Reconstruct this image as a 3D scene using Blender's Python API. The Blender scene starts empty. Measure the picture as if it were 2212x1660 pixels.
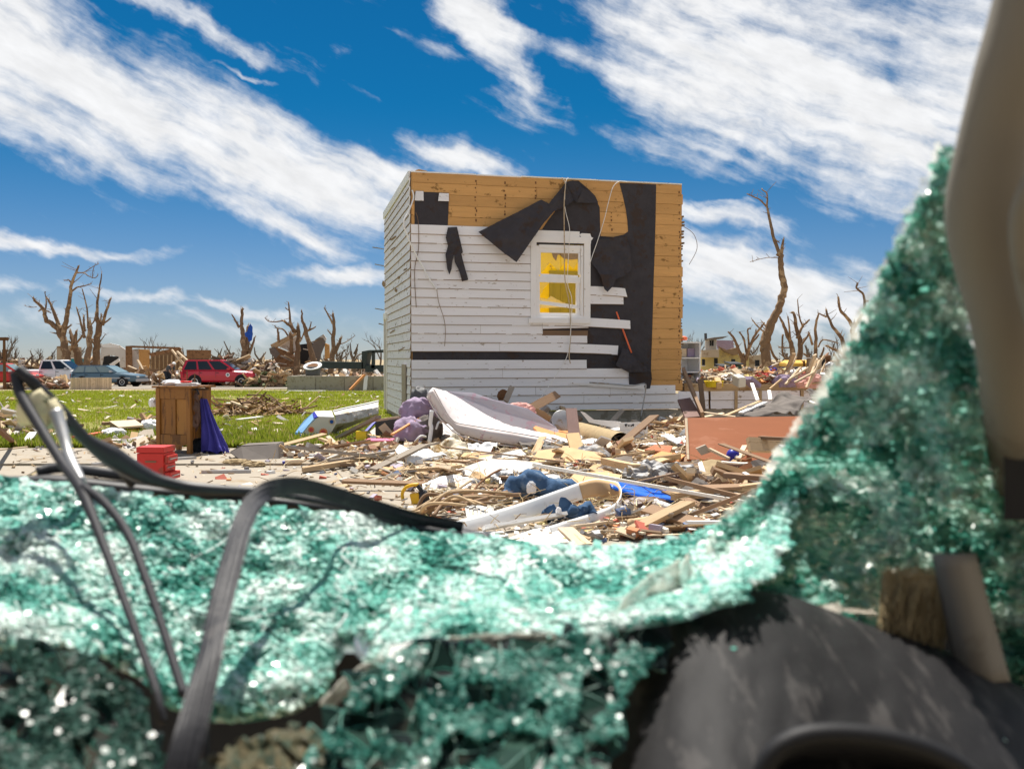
import bpy, bmesh, math, random
from mathutils import Vector, Matrix, noise
random.seed(7)
R = random.Random(11)
SC = bpy.context.scene
COL = SC.collection
# ------------------------------------------------------------------ camera
F = 1966.0                      # focal length in units of a 2212 px wide frame
EYE = Vector((0, 0, 1.2))
PITCH = -math.atan(55 / F)
cam_d = bpy.data.cameras.new('camera')
cam = bpy.data.objects.new('camera', cam_d)
COL.objects.link(cam)
cam.location = EYE
cam.rotation_euler = (math.pi / 2 + PITCH, 0, 0)
cam_d.lens = F / 2212 * 36
cam_d.sensor_width = 36
cam_d.clip_start = 0.02
cam_d.clip_end = 3000
cam_d.dof.use_dof = True
cam_d.dof.focus_distance = 15.0
cam_d.dof.aperture_fstop = 7.5
SC.camera = cam
# ------------------------------------------------------------------ sun and sky
SUN_AZ = math.radians(-14)      # measured from +Y towards +X
SUN_EL = math.radians(65)
sl = bpy.data.lights.new('sun', 'SUN')
sl.energy = 4.7
sl.angle = math.radians(0.55)
sl.color = (1, 0.95, 0.87)
so = bpy.data.objects.new('sun', sl)
COL.objects.link(so)
sdir = Vector((math.sin(SUN_AZ) * math.cos(SUN_EL), math.cos(SUN_AZ) * math.cos(SUN_EL), math.sin(SUN_EL)))
so.rotation_euler = sdir.to_track_quat('Z', 'Y').to_euler()
so.location = (0, 0, 30)
SC.view_settings.view_transform = 'Standard'
SC.view_settings.look = 'None'
SC.view_settings.exposure = 0.8
SC.view_settings.gamma = 1
SC.cycles.use_denoising = True
SC.cycles.max_bounces = 8
SC.cycles.transparent_max_bounces = 16
SC.cycles.sample_clamp_indirect = 6
SC.cycles.caustics_reflective = False
SC.cycles.caustics_refractive = False

W = bpy.data.worlds.new('World')
SC.world = W
W.use_nodes = True
NT = W.node_tree
NT.nodes.clear()


class NX:
    """tiny expression helper for math nodes"""
    def __init__(s, nt): s.nt = nt
    def m(s, op, a, b=None, c=None, clamp=False):
        n = s.nt.nodes.new('ShaderNodeMath'); n.operation = op; n.use_clamp = clamp
        for i, v in enumerate((a, b, c)):
            if v is None: continue
            if isinstance(v, (int, float)): n.inputs[i].default_value = v
            else: s.nt.links.new(v, n.inputs[i])
        return n.outputs[0]
    def ss(s, x, lo, hi):
        n = s.nt.nodes.new('ShaderNodeMapRange'); n.interpolation_type = 'SMOOTHSTEP'
        s.nt.links.new(x, n.inputs[0]); n.inputs[1].default_value = lo; n.inputs[2].default_value = hi
        return n.outputs[0]
    def comb(s, x, y, z=0.0):
        n = s.nt.nodes.new('ShaderNodeCombineXYZ')
        for i, v in enumerate((x, y, z)):
            if isinstance(v, (int, float)): n.inputs[i].default_value = v
            else: s.nt.links.new(v, n.inputs[i])
        return n.outputs[0]
    def noise(s, vec, scale, detail=6, rough=.55, dist=0):
        n = s.nt.nodes.new('ShaderNodeTexNoise'); n.inputs['Scale'].default_value = scale
        n.inputs['Detail'].default_value = detail; n.inputs['Roughness'].default_value = rough
        n.inputs['Distortion'].default_value = dist
        s.nt.links.new(vec, n.inputs['Vector'])
        return n.outputs['Fac']
    def mix(s, f, a, b, blend='MIX'):
        n = s.nt.nodes.new('ShaderNodeMix'); n.data_type = 'RGBA'; n.blend_type = blend
        for i, v in ((0, f), (6, a), (7, b)):
            if isinstance(v, (int, float)): n.inputs[i].default_value = v
            elif isinstance(v, tuple): n.inputs[i].default_value = (*v[:3], 1)
            else: s.nt.links.new(v, n.inputs[i])
        return n.outputs[2]


def build_world():
    x = NX(NT)
    tc = NT.nodes.new('ShaderNodeTexCoord')
    sep = NT.nodes.new('ShaderNodeSeparateXYZ')
    NT.links.new(tc.outputs['Generated'], sep.inputs[0])
    az = x.m('MULTIPLY', x.m('ARCTAN2', sep.outputs[0], sep.outputs[1]), 19.66)     # hundreds of px
    el = x.m('MULTIPLY', x.m('ARCSINE', sep.outputs[2]), 19.66)
    # warped coordinates so cloud edges are ragged
    pv = x.comb(az, el, 0)
    w1 = x.noise(pv, .55, 5, .55); w2 = x.noise(x.comb(az, el, 7.3), .55, 5, .55)
    w3 = x.noise(x.comb(az, el, 3.1), 2.6, 6, .65)
    A = x.m('ADD', az, x.m('MULTIPLY', x.m('SUBTRACT', w1, .5), 2.2))
    E = x.m('ADD', el, x.m('MULTIPLY', x.m('SUBTRACT', w2, .5), 1.5))
    # streak noise, stretched along a slope falling to the right
    t = math.radians(-24)
    A2 = x.m('ADD', az, x.m('MULTIPLY', x.m('SUBTRACT', w1, .5), .7)); E2 = x.m('ADD', el, x.m('MULTIPLY', x.m('SUBTRACT', w2, .5), .45))
    sa = x.m('ADD', x.m('MULTIPLY', A2, math.cos(t)), x.m('MULTIPLY', E2, math.sin(t)))
    sb = x.m('SUBTRACT', x.m('MULTIPLY', E2, math.cos(t)), x.m('MULTIPLY', A2, math.sin(t)))
    streak = x.noise(x.comb(x.m('MULTIPLY', sa, .24), x.m('MULTIPLY', sb, 1.5)), 1.0, 7, .54, .1)
    puff = x.noise(x.comb(x.m('MULTIPLY', sa, 1.1), x.m('MULTIPLY', sb, 3.4)), 1.0, 6, .58)
    # cloud banks seen in the photograph: centre, half axes (px of the 2212 frame), fall to the right in degrees
    banks = [(150, 190, 560, 150, 15, 1.1), (520, 340, 560, 120, 18, 1.1), (850, 400, 330, 70, 16, .95), (1010, 362, 190, 48, 14, .95), (40, 60, 260, 120, 25, 1.0),
             (130, 525, 270, 26, 3, .9), (720, 600, 260, 34, 6, .8), (620, 470, 260, 60, 16, .85),
             (400, 30, 260, 34, 20, .8), (540, 110, 160, 24, 26, .75), (540, 165, 110, 12, 14, .6), (760, 130, 90, 30, 0, .35),
             (1040, 60, 230, 78, 50, 1.1), (1120, 150, 150, 55, 52, 1.0), (940, 130, 90, 40, 20, .5), (1250, 130, 110, 60, 0, .55),
             (1640, 150, 420, 210, 14, 1.15), (1480, 40, 300, 110, 5, 1.0), (1900, 290, 330, 150, 32, 1.1), (1620, 300, 260, 70, 14, .9),
             (2150, 150, 400, 260, 10, 1.0), (1560, 470, 200, 36, 11, .85), (1560, 445, 150, 14, 9, .6),
             (1650, 600, 420, 85, 9, 1.15), (1480, 560, 150, 70, 0, .9), (1900, 680, 420, 90, 6, 1.0), (2150, 640, 300, 80, 10, 1.0),
             (420, 655, 360, 22, 3, .7), (300, 705, 700, 36, 0, .42), (150, 640, 300, 16, 2, .5), (1700, 760, 500, 40, 0, .3)]
    f = None
    for cx, cy, a, b, ang, w in banks:
        a0 = math.atan((cx - 1106) / F); e0 = math.atan((775 - cy) / F * math.cos(a0))
        k = math.radians(-ang)
        du = x.m('SUBTRACT', A, a0 * 19.66); dv = x.m('SUBTRACT', E, e0 * 19.66)
        u = x.m('DIVIDE', x.m('ADD', x.m('MULTIPLY', du, math.cos(k)), x.m('MULTIPLY', dv, math.sin(k))), a / 100)
        v = x.m('DIVIDE', x.m('SUBTRACT', x.m('MULTIPLY', dv, math.cos(k)), x.m('MULTIPLY', du, math.sin(k))), b / 100)
        r = x.m('SQRT', x.m('ADD', x.m('MULTIPLY', u, u), x.m('MULTIPLY', v, v)))
        g = x.m('MULTIPLY', x.m('SUBTRACT', 1.25, r, clamp=True), w)
        f = g if f is None else x.m('MAXIMUM', f, g)
    # the same broken cloud carries on round the rest of the sky
    low = x.noise(x.comb(x.m('MULTIPLY', sa, .10), x.m('MULTIPLY', sb, .22), 2.0), 1.0, 4, .5)
    out = x.m('MAXIMUM', x.ss(x.m('ABSOLUTE', az), 10.5, 15), x.ss(el, 8.2, 11))
    f = x.m('MAXIMUM', f, x.m('MULTIPLY', out, x.m('MULTIPLY', x.m('SUBTRACT', low, .34), 3.6)))
    dens = x.m('ADD', x.m('MULTIPLY', f, 1.0), x.m('ADD', x.m('MULTIPLY', x.m('SUBTRACT', streak, .5), 1.9),
                                                   x.m('ADD', x.m('MULTIPLY', x.m('SUBTRACT', puff, .5), .7), x.m('MULTIPLY', x.m('SUBTRACT', w3, .5), .35))))
    cov = x.m('POWER', x.ss(dens, .20, 1.12), 1.0)
    lit = x.m('ADD', .86, x.m('MULTIPLY', x.m('SUBTRACT', puff, .5), .35))
    sky = NT.nodes.new('ShaderNodeTexSky')
    sky.sky_type = 'NISHITA'
    sky.sun_disc = False
    sky.sun_elevation = SUN_EL
    sky.sun_rotation = SUN_AZ
    sky.altitude = 600
    sky.air_density = 1.0
    sky.dust_density = 0.0
    sky.ozone_density = 2.2
    hs = NT.nodes.new('ShaderNodeHueSaturation')
    hs.inputs['Saturation'].default_value = 1.0
    hs.inputs['Value'].default_value = 1.0
    NT.links.new(x.mix(1.0, sky.outputs[0], x.mix(x.ss(el, .1, 5.5), (.29, .33, .44), (.018, .255, .385)), 'MULTIPLY'), hs.inputs['Color'])
    ccol = x.mix(lit, (0, 0, 0), (5.9, 5.95, 6.05))
    col = x.mix(cov, hs.outputs[0], ccol)
    bg = NT.nodes.new('ShaderNodeBackground')
    bg.inputs['Strength'].default_value = 0.1
    NT.links.new(col, bg.inputs['Color'])
    wo = NT.nodes.new('ShaderNodeOutputWorld')
    NT.links.new(bg.outputs[0], wo.inputs[0])


build_world()

# ------------------------------------------------------------------ helpers: space
FWD = Vector((0, math.cos(PITCH), math.sin(PITCH)))
UPV = Vector((0, -math.sin(PITCH), math.cos(PITCH)))


def ray(x, y):
    return FWD + Vector(((x - 1106) / F, 0, 0)) + UPV * (-(y - 830) / F)


def P(x, y, d):
    """the point seen at (x, y) that stands d metres out along +Y"""
    r = ray(x, y)
    return EYE + r * (d / r.y)


def PZ(x, y, z=0.0):
    """the point seen at (x, y) at height z"""
    r = ray(x, y)
    return EYE + r * ((z - EYE.z) / r.z)


def gz(x, y):
    """height of the land"""
    h = -0.0162 * max(0.0, min(y, 75) - 20)
    return h


def hump(x, y):
    """how high the rubble in front of the house is heaped"""
    k = max(0, min(1, (x + .9 + (y - 7.5) * .62) / 1.4))
    k *= max(0, min(1, (y - 5.3) / 1.2)) * max(0, min(1, (15.6 - y) / .8))
    return k * (.012 + .045 * (noise.noise((x * .7, y * .7, 3)) + .5))


# ------------------------------------------------------------------ helpers: meshes
class MB:
    def __init__(s):
        s.v = []; s.f = []; s.c = None
    def add(s, vs, fs, col=None):
        o = len(s.v)
        s.v += [Vector(q) for q in vs]
        s.f += [[i + o for i in q] for q in fs]
        if col is not None:
            if s.c is None: s.c = []
            s.c += [col] * len(vs)
        return s
    def hexa(s, p, col=None):
        """8 corners: bottom loop 0-3, top loop 4-7"""
        return s.add(p, [(3, 2, 1, 0), (4, 5, 6, 7), (0, 1, 5, 4), (1, 2, 6, 5), (2, 3, 7, 6), (3, 0, 4, 7)], col)
    def box(s, a, b, col=None):
        (x0, y0, z0), (x1, y1, z1) = a, b
        return s.hexa([(x0, y0, z0), (x1, y0, z0), (x1, y1, z0), (x0, y1, z0), (x0, y0, z1), (x1, y0, z1), (x1, y1, z1), (x0, y1, z1)], col)
    def obox(s, c, size, rot, col=None):
        """oriented box: centre, size, 3x3 rotation"""
        c = Vector(c); hx, hy, hz = [q / 2 for q in size]
        pts = [c + rot @ Vector(q) for q in ((-hx, -hy, -hz), (hx, -hy, -hz), (hx, hy, -hz), (-hx, hy, -hz), (-hx, -hy, hz), (hx, -hy, hz), (hx, hy, hz), (-hx, hy, hz))]
        return s.hexa(pts, col)
    def bar(s, a, b, w, t, up=(0, 0, 1), col=None):
        """straight board from a to b, w wide (sideways), t thick (along up)"""
        a, b = Vector(a), Vector(b); d = (b - a)
        x = d.normalized(); y = Vector(up).cross(x)
        if y.length < 1e-4: y = Vector((1, 0, 0)).cross(x)
        y.normalize(); z = x.cross(y)
        return s.obox((a + b) / 2, (d.length, w, t), Matrix((x, y, z)).transposed(), col)
    def tube(s, pts, r, n=8, cap=True, col=None):
        pts = [Vector(p) for p in pts]
        if not isinstance(r, (list, tuple)): r = [r] * len(pts)
        vs = []; prev = None
        for i, p in enumerate(pts):
            d = (pts[min(i + 1, len(pts) - 1)] - pts[max(i - 1, 0)])
            d = d.normalized() if d.length > 1e-9 else Vector((0, 0, 1))
            if prev is None:
                u = d.orthogonal().normalized()
            else:
                u = (prev - d * prev.dot(d))
                u = u.normalized() if u.length > 1e-6 else d.orthogonal().normalized()
            prev = u; w = d.cross(u)
            for k in range(n):
                a = 2 * math.pi * k / n
                vs.append(p + (u * math.cos(a) + w * math.sin(a)) * r[i])
        fs = []
        for i in range(len(pts) - 1):
            for k in range(n):
                k2 = (k + 1) % n
                fs.append((i * n + k, i * n + k2, (i + 1) * n + k2, (i + 1) * n + k))
        if cap:
            fs.append(tuple(range(n))[::-1]); m = (len(pts) - 1) * n
            fs.append(tuple(range(m, m + n)))
        return s.add(vs, fs, col)
    def cyl(s, a, b, r, n=16, r2=None, col=None):
        return s.tube([a, b], [r, r if r2 is None else r2], n, True, col)
    def lathe(s, c, prof, n=20, axis=None, col=None):
        """prof: (radius, height) pairs about axis (default z)"""
        M3 = Matrix.Identity(3) if axis is None else Vector(axis).to_track_quat('Z', 'Y').to_matrix()
        c = Vector(c); vs = []; fs = []
        for r, h in prof:
            for k in range(n):
                a = 2 * math.pi * k / n
                vs.append(c + M3 @ Vector((r * math.cos(a), r * math.sin(a), h)))
        for i in range(len(prof) - 1):
            for k in range(n):
                k2 = (k + 1) % n
                fs.append((i * n + k, i * n + k2, (i + 1) * n + k2, (i + 1) * n + k))
        fs.append(tuple(range(n))[::-1]); m = (len(prof) - 1) * n
        fs.append(tuple(range(m, m + n)))
        return s.add(vs, fs, col)
    def grid(s, fn, nu, nv, thick=0.0, col=None):
        """fn(i/nu, j/nv) -> point; thick > 0 gives the sheet a back"""
        g = [[Vector(fn(i / nu, j / nv)) for j in range(nv + 1)] for i in range(nu + 1)]
        idx = lambda i, j: i * (nv + 1) + j
        vs = [p for row in g for p in row]
        fs = [(idx(i, j), idx(i + 1, j), idx(i + 1, j + 1), idx(i, j + 1)) for i in range(nu) for j in range(nv)]
        if thick:
            nn = []
            for i in range(nu + 1):
                for j in range(nv + 1):
                    a = g[min(i + 1, nu)][j] - g[max(i - 1, 0)][j]; b = g[i][min(j + 1, nv)] - g[i][max(j - 1, 0)]
                    c = a.cross(b); nn.append(c.normalized() if c.length > 1e-12 else Vector((0, 0, 1)))
            m = len(vs)
            vs = vs + [p - q * thick for p, q in zip(vs, nn)]
            fs += [tuple(k + m for k in q[::-1]) for q in fs[:nu * nv]]
            ring = [idx(i, 0) for i in range(nu + 1)] + [idx(nu, j) for j in range(1, nv + 1)] + [idx(i, nv) for i in range(nu - 1, -1, -1)] + [idx(0, j) for j in range(nv - 1, 0, -1)]
            for k in range(len(ring)):
                a, b = ring[k], ring[(k + 1) % len(ring)]
                fs.append((b, a, a + m, b + m))
        return s.add(vs, fs, col)
    def poly(s, pts, depth, col=None):
        """flat polygon (3D points) pushed along vector depth"""
        n = len(pts); d = Vector(depth)
        vs = [Vector(p) for p in pts] + [Vector(p) + d for p in pts]
        fs = [tuple(range(n))[::-1], tuple(range(n, 2 * n))] + [(i, (i + 1) % n, n + (i + 1) % n, n + i) for i in range(n)]
        return s.add(vs, fs, col)
    def build(s, name, mat, parent=None, smooth=False, local=False, origin=None, bevel=0, fix=True, mats=None):
        """link the collected faces as one mesh object. Points are world points unless local"""
        if parent is not None and not local:
            o = parent.location if parent.parent is None else parent.parent.location + parent.location
        elif origin is not None: o = Vector(origin)
        elif parent is None and not local:
            xs = [p.x for p in s.v]; ys = [p.y for p in s.v]; zs = [p.z for p in s.v]
            o = Vector(((min(xs) + max(xs)) / 2, (min(ys) + max(ys)) / 2, min(zs)))
        else: o = Vector((0, 0, 0))
        me = bpy.data.meshes.new(name)
        me.from_pydata([tuple(p - o) for p in s.v], [], s.f)
        if s.c is not None:
            at = me.color_attributes.new('pc', 'FLOAT_COLOR', 'POINT')
            at.data.foreach_set('color', [q for c in s.c for q in (c[0], c[1], c[2], 1)])
        me.update()
        if fix:
            b = bmesh.new(); b.from_mesh(me)
            bmesh.ops.recalc_face_normals(b, faces=b.faces)
            if bevel:
                bmesh.ops.bevel(b, geom=[e for e in b.edges if e.is_manifold and e.calc_face_angle(0) > .5], offset=bevel, segments=2, affect='EDGES', clamp_overlap=True)
            b.to_mesh(me); b.free()
        if smooth:
            me.polygons.foreach_set('use_smooth', [True] * len(me.polygons))
        if isinstance(mat, str): mat = MATS[mat]
        me.materials.append(mat)
        if mats:
            for q in mats[0]: me.materials.append(MATS[q])
            me.polygons.foreach_set('material_index', mats[1])
        ob = bpy.data.objects.new(name, me)
        COL.objects.link(ob)
        if parent is not None: ob.parent = parent
        elif not local: ob.location = o
        return ob


def thing(name, label, cat, loc=(0, 0, 0), group=None, rz=0):
    o = bpy.data.objects.new(name, None)
    COL.objects.link(o)
    o.location = Vector(loc); o.rotation_euler = (0, 0, rz); o.empty_display_size = .2
    o['label'] = label; o['category'] = cat
    if group: o['group'] = group
    return o


def tag(o, label, cat, group=None):
    o['label'] = label; o['category'] = cat
    if group: o['group'] = group
    return o


def kind(o, k, label=None):
    o['kind'] = k
    if label: o['label'] = label
    return o


def lerp_path(pts, t):
    """point at parameter t (0..1) on a polyline of tuples, evenly by index"""
    n = len(pts) - 1; k = min(int(t * n), n - 1); u = t * n - k
    return [a + (b - a) * u for a, b in zip(pts[k], pts[k + 1])]


def smooth_path(pts, sub=6):
    """Catmull-Rom through points"""
    pts = [Vector(p) for p in pts]; out = []
    for i in range(len(pts) - 1):
        p0, p1, p2, p3 = pts[max(i - 1, 0)], pts[i], pts[i + 1], pts[min(i + 2, len(pts) - 1)]
        for k in range(sub):
            t = k / sub
            out.append(.5 * ((2 * p1) + (p2 - p0) * t + (2 * p0 - 5 * p1 + 4 * p2 - p3) * t * t + (3 * p1 - p0 - 3 * p2 + p3) * t ** 3))
    out.append(pts[-1])
    return out


def rough_sheet(pts, thick=.004, sub=3, amp=.01, freq=3.0, seed=0, crease=None):
    """an outline of 3D points filled, subdivided and crumpled, with a back: returns (verts, faces)"""
    b = bmesh.new()
    vs = [b.verts.new(p) for p in pts]
    es = [b.edges.new((vs[i], vs[(i + 1) % len(vs)])) for i in range(len(vs))]
    bmesh.ops.triangle_fill(b, use_beauty=True, edges=es)
    for _ in range(sub):
        bmesh.ops.subdivide_edges(b, edges=b.edges[:], cuts=1, use_grid_fill=True)
    bmesh.ops.recalc_face_normals(b, faces=b.faces)
    b.normal_update()
    for v in b.verts:
        q = v.co * freq + Vector((seed, seed * 1.7, 0))
        v.co += v.normal * amp * (noise.noise(q) + .5 * noise.noise(q * 2.7))
    vs = [v.co.copy() for v in b.verts]
    b.verts.index_update(); b.normal_update()
    fs = [[v.index for v in f.verts] for f in b.faces]
    ns = [v.normal.copy() for v in b.verts]
    bd = [(e.verts[0].index, e.verts[1].index) for e in b.edges if len(e.link_faces) == 1]
    b.free()
    m = len(vs)
    vs2 = vs + [p - n * thick for p, n in zip(vs, ns)]
    fs2 = fs + [[k + m for k in f[::-1]] for f in fs] + [[i, j, j + m, i + m] for i, j in bd]
    return vs2, fs2


def rot(ax, ay, az):
    return (Matrix.Rotation(az, 3, 'Z') @ Matrix.Rotation(ay, 3, 'Y') @ Matrix.Rotation(ax, 3, 'X'))


# ------------------------------------------------------------------ helpers: materials
MATS = {}


def M(name, col, rough=.7, spec=.3, var=.18, scale=6, stretch=(1, 1, 1), bump=.15, metal=0, dirt=None, dirt_amt=.5, dirt_scale=5, dirt_stretch=(1, 1, 1),
      rnd=0.0, detail=6, attr=False, trans=0.0, coat=0.0, bscale=None, world=False):
    m = bpy.data.materials.new(name); m.use_nodes = True
    nt = m.node_tree; x = NX(nt)
    bs = nt.nodes['Principled BSDF']
    bs.inputs['Roughness'].default_value = rough
    bs.inputs['Specular IOR Level'].default_value = spec
    bs.inputs['Metallic'].default_value = metal
    bs.inputs['Coat Weight'].default_value = coat
    tc = nt.nodes.new('ShaderNodeTexCoord')
    oi = nt.nodes.new('ShaderNodeObjectInfo')
    src = tc.outputs['Object']
    if world:
        ge = nt.nodes.new('ShaderNodeNewGeometry'); src = ge.outputs['Position']
    sh = nt.nodes.new('ShaderNodeVectorMath'); sh.operation = 'ADD'
    nt.links.new(src, sh.inputs[0])
    off = x.m('MULTIPLY', oi.outputs['Random'], 37.0 if not world else 0)
    nt.links.new(x.comb(off, off, off), sh.inputs[1])
    mp = nt.nodes.new('ShaderNodeMapping'); mp.inputs['Scale'].default_value = stretch
    nt.links.new(sh.outputs[0], mp.inputs[0])
    nz = x.noise(mp.outputs[0], scale, detail, .6)
    if attr:
        a = nt.nodes.new('ShaderNodeAttribute'); a.attribute_name = 'pc'; base = a.outputs['Color']
    else:
        rg = nt.nodes.new('ShaderNodeRGB'); rg.outputs[0].default_value = (*col, 1); base = rg.outputs[0]
    fac = x.m('ADD', 1 - var, x.m('MULTIPLY', nz, 2 * var))
    if rnd:
        fac = x.m('MULTIPLY', fac, x.m('ADD', 1 - rnd, x.m('MULTIPLY', oi.outputs['Random'], 2 * rnd)))
    c = x.mix(1.0, base, x.comb(fac, fac, fac), 'MULTIPLY')
    if dirt:
        mp2 = nt.nodes.new('ShaderNodeMapping'); mp2.inputs['Scale'].default_value = dirt_stretch
        nt.links.new(sh.outputs[0], mp2.inputs[0])
        dz = x.noise(mp2.outputs[0], dirt_scale, 8, .68)
        th = .5 + (.5 - dirt_amt) * .55
        k = x.ss(dz, th - .03, th + .045)
        c = x.mix(k, c, dirt)
    nt.links.new(c, bs.inputs['Base Color'])
    if bump:
        bp = nt.nodes.new('ShaderNodeBump'); bp.inputs['Strength'].default_value = bump; bp.inputs['Distance'].default_value = .02
        bz = nz if bscale is None else x.noise(mp.outputs[0], bscale, 6, .6)
        nt.links.new(bz, bp.inputs['Height']); nt.links.new(bp.outputs[0], bs.inputs['Normal'])
    if trans:
        bs.inputs['Transmission Weight'].default_value = trans
    MATS[name] = m
    return m


M('dirt', (.40, .31, .215), .95, .1, .4, 1.2, bump=.5, dirt=(.16, .15, .05), dirt_amt=.45, dirt_scale=.35, world=True)
M('lawn', (.19, .185, .05), .95, .1, .45, 2.2, bump=.5, dirt=(.25, .22, .08), dirt_amt=.36, dirt_scale=.8, world=True)
M('grass', (.18, .25, .02), .8, .15, .3, .7, bump=0, attr=True, world=True)


def add_translucent(name, k):
    nt = MATS[name].node_tree; bs = nt.nodes['Principled BSDF']; out = nt.nodes['Material Output']
    t = nt.nodes.new('ShaderNodeBsdfTranslucent'); mx = nt.nodes.new('ShaderNodeMixShader'); mx.inputs[0].default_value = k
    nt.links.new(bs.inputs['Base Color'].links[0].from_socket, t.inputs[0])
    nt.links.new(bs.outputs[0], mx.inputs[1]); nt.links.new(t.outputs[0], mx.inputs[2]); nt.links.new(mx.outputs[0], out.inputs[0])


add_translucent('grass', .5)
M('concrete', (.325, .285, .23), .9, .15, .16, 3, bump=.25, dirt=(.29, .225, .15), dirt_amt=.36, dirt_scale=2.2, bscale=60, world=True)
M('asphalt', (.26, .23, .19), .95, .1, .25, 4, bump=.3, world=True)
M('gray_concrete', (.36, .33, .28), .9, .15, .18, 2.5, bump=.25, dirt=(.26, .23, .18), dirt_amt=.4, rnd=.08)
M('siding', (.83, .815, .82), .55, .3, .07, 3, (.3, 1, 6), .12, dirt=(.32, .24, .16), dirt_amt=.235, dirt_scale=9, dirt_stretch=(.8, 1, 2.2), rnd=.04)
M('siding_worn', (.82, .80, .84), .6, .3, .1, 3, (.3, 1, 6), .15, dirt=(.24, .17, .10), dirt_amt=.31, dirt_scale=8, dirt_stretch=(.55, .6, 1.8), rnd=.04)
M('trim', (.84, .825, .81), .5, .3, .06, 5, bump=.08, dirt=(.34, .24, .15), dirt_amt=.22, dirt_scale=11)
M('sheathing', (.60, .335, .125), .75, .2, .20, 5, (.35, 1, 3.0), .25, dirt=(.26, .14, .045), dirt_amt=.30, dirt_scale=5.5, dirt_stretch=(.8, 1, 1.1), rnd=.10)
M('tar_paper', (.048, .044, .050), .8, .25, .35, 5, bump=.5, bscale=9, dirt=(.05, .035, .03), dirt_amt=.4, dirt_scale=3)
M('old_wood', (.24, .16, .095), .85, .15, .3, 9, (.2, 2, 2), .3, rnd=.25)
M('pine', (.48, .345, .205), .8, .2, .2, 9, (.16, 2, 2), .25, dirt=(.28, .17, .08), dirt_amt=.36, dirt_scale=4, dirt_stretch=(.3, 1, 1), rnd=.22)
M('pale_pine', (.60, .475, .33), .8, .2, .15, 9, (.16, 2, 2), .2, dirt=(.36, .23, .12), dirt_amt=.3, dirt_scale=4, dirt_stretch=(.3, 1, 1), rnd=.18)
M('brown_wood', (.26, .165, .10), .75, .2, .3, 8, (.16, 2, 2), .25, rnd=.25)
M('gray_wood', (.34, .29, .235), .9, .1, .25, 9, (.16, 2, 2), .3, rnd=.2)
M('white_wood', (.80, .78, .74), .6, .25, .08, 6, (.3, 1, 1), .15, dirt=(.34, .24, .15), dirt_amt=.28, dirt_scale=5, rnd=.06)
M('oak', (.27, .115, .022), .45, .4, .3, 5, (1.6, 1.6, .22), .15, detail=9, dirt=(.14, .055, .012), dirt_amt=.42, dirt_scale=7, dirt_stretch=(2, 2, .3))
M('oak_pale', (.36, .165, .034), .45, .4, .3, 5, (1.6, 1.6, .22), .15, detail=9, dirt=(.20, .085, .02), dirt_amt=.4, dirt_scale=7, dirt_stretch=(2, 2, .3))
M('bark', (.21, .135, .082), .95, .1, .35, 3, (2, 2, .5), .5, dirt=(.40, .28, .17), dirt_amt=.40, dirt_scale=1.4, rnd=.12)
M('bark_far', (.15, .115, .085), .95, .1, .25, 2, bump=0, rnd=.2)
M('yellow_wall', (.88, .68, .04), .7, .2, .08, 2, bump=.1, dirt=(.5, .36, .12), dirt_amt=.3)
M('olive', (.30, .28, .10), .6, .3, .12, 3, bump=.1)
M('plaster', (.55, .51, .47), .9, .1, .15, 4, bump=.3)
M('white_plastic', (.80, .80, .80), .35, .4, .05, 4, bump=.06)
M('white_metal', (.80, .80, .79), .4, .4, .06, 3, bump=.08, dirt=(.42, .33, .22), dirt_amt=.2, dirt_scale=4)
M('gray_metal', (.42, .42, .42), .42, .5, .15, 3, bump=.1, metal=.55, dirt=(.33, .26, .18), dirt_amt=.36)
M('sheet_metal', (.50, .48, .44), .5, .4, .18, 4, (.5, 3, 3), .2, metal=.3, dirt=(.32, .25, .17), dirt_amt=.4)
M('rust', (.16, .08, .04), .9, .15, .4, 5, bump=.4)
M('red_paint', (.58, .028, .022), .4, .4, .12, 3, bump=.05, dirt=(.34, .05, .03), dirt_amt=.35, dirt_scale=6)
M('red_car', (.55, .012, .035), .28, .5, .06, 1, bump=0, coat=.4)
M('white_car', (.78, .78, .78), .3, .5, .05, 1, bump=0, coat=.3)
M('blue_car', (.085, .15, .20), .3, .5, .08, 1, bump=0, coat=.3)
M('silver_car', (.44, .45, .47), .35, .5, .06, 1, bump=0, coat=.3)
M('car_glass', (.018, .024, .028), .08, .6, .1, 1, bump=0)
M('car_glass_pale', (.20, .27, .28), .12, .6, .2, 2, bump=0)
M('black_plastic', (.022, .022, .026), .5, .4, .2, 5, bump=.08)
M('tyre', (.022, .021, .021), .85, .2, .2, 8, bump=.2)
M('alloy', (.46, .46, .46), .35, .5, .08, 4, bump=0, metal=.6)
M('lamp_glass', (.72, .72, .70), .15, .5, .05, 3, bump=0)
M('blue_plastic', (.008, .13, .62), .3, .5, .1, 3, bump=.06)
M('sky_blue', (.22, .42, .68), .45, .4, .06, 3, bump=.05)
M('bright_blue', (.02, .27, .70), .4, .4, .06, 3, bump=.05)
M('navy', (.018, .02, .30), .4, .4, .1, 3, bump=.05)
M('flower_red', (.66, .10, .10), .6, .2, .1, 6, bump=0)
M('flower_orange', (.80, .27, .10), .6, .2, .1, 6, bump=0)
M('flower_blue', (.02, .10, .38), .6, .2, .1, 6, bump=0)
M('ivory', (.66, .63, .56), .5, .3, .06, 4, bump=.05)
M('denim', (.055, .105, .19), .9, .1, .3, 12, bump=.3, dirt=(.13, .18, .25), dirt_amt=.4, dirt_scale=6, rnd=.1)
M('purple_cloth', (.055, .05, .27), .85, .2, .25, 7, bump=.2)
M('dark_cloth', (.03, .035, .045), .9, .1, .3, 7, bump=.2)
M('lilac_cloth', (.34, .27, .37), .9, .1, .2, 7, bump=.2)
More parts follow.
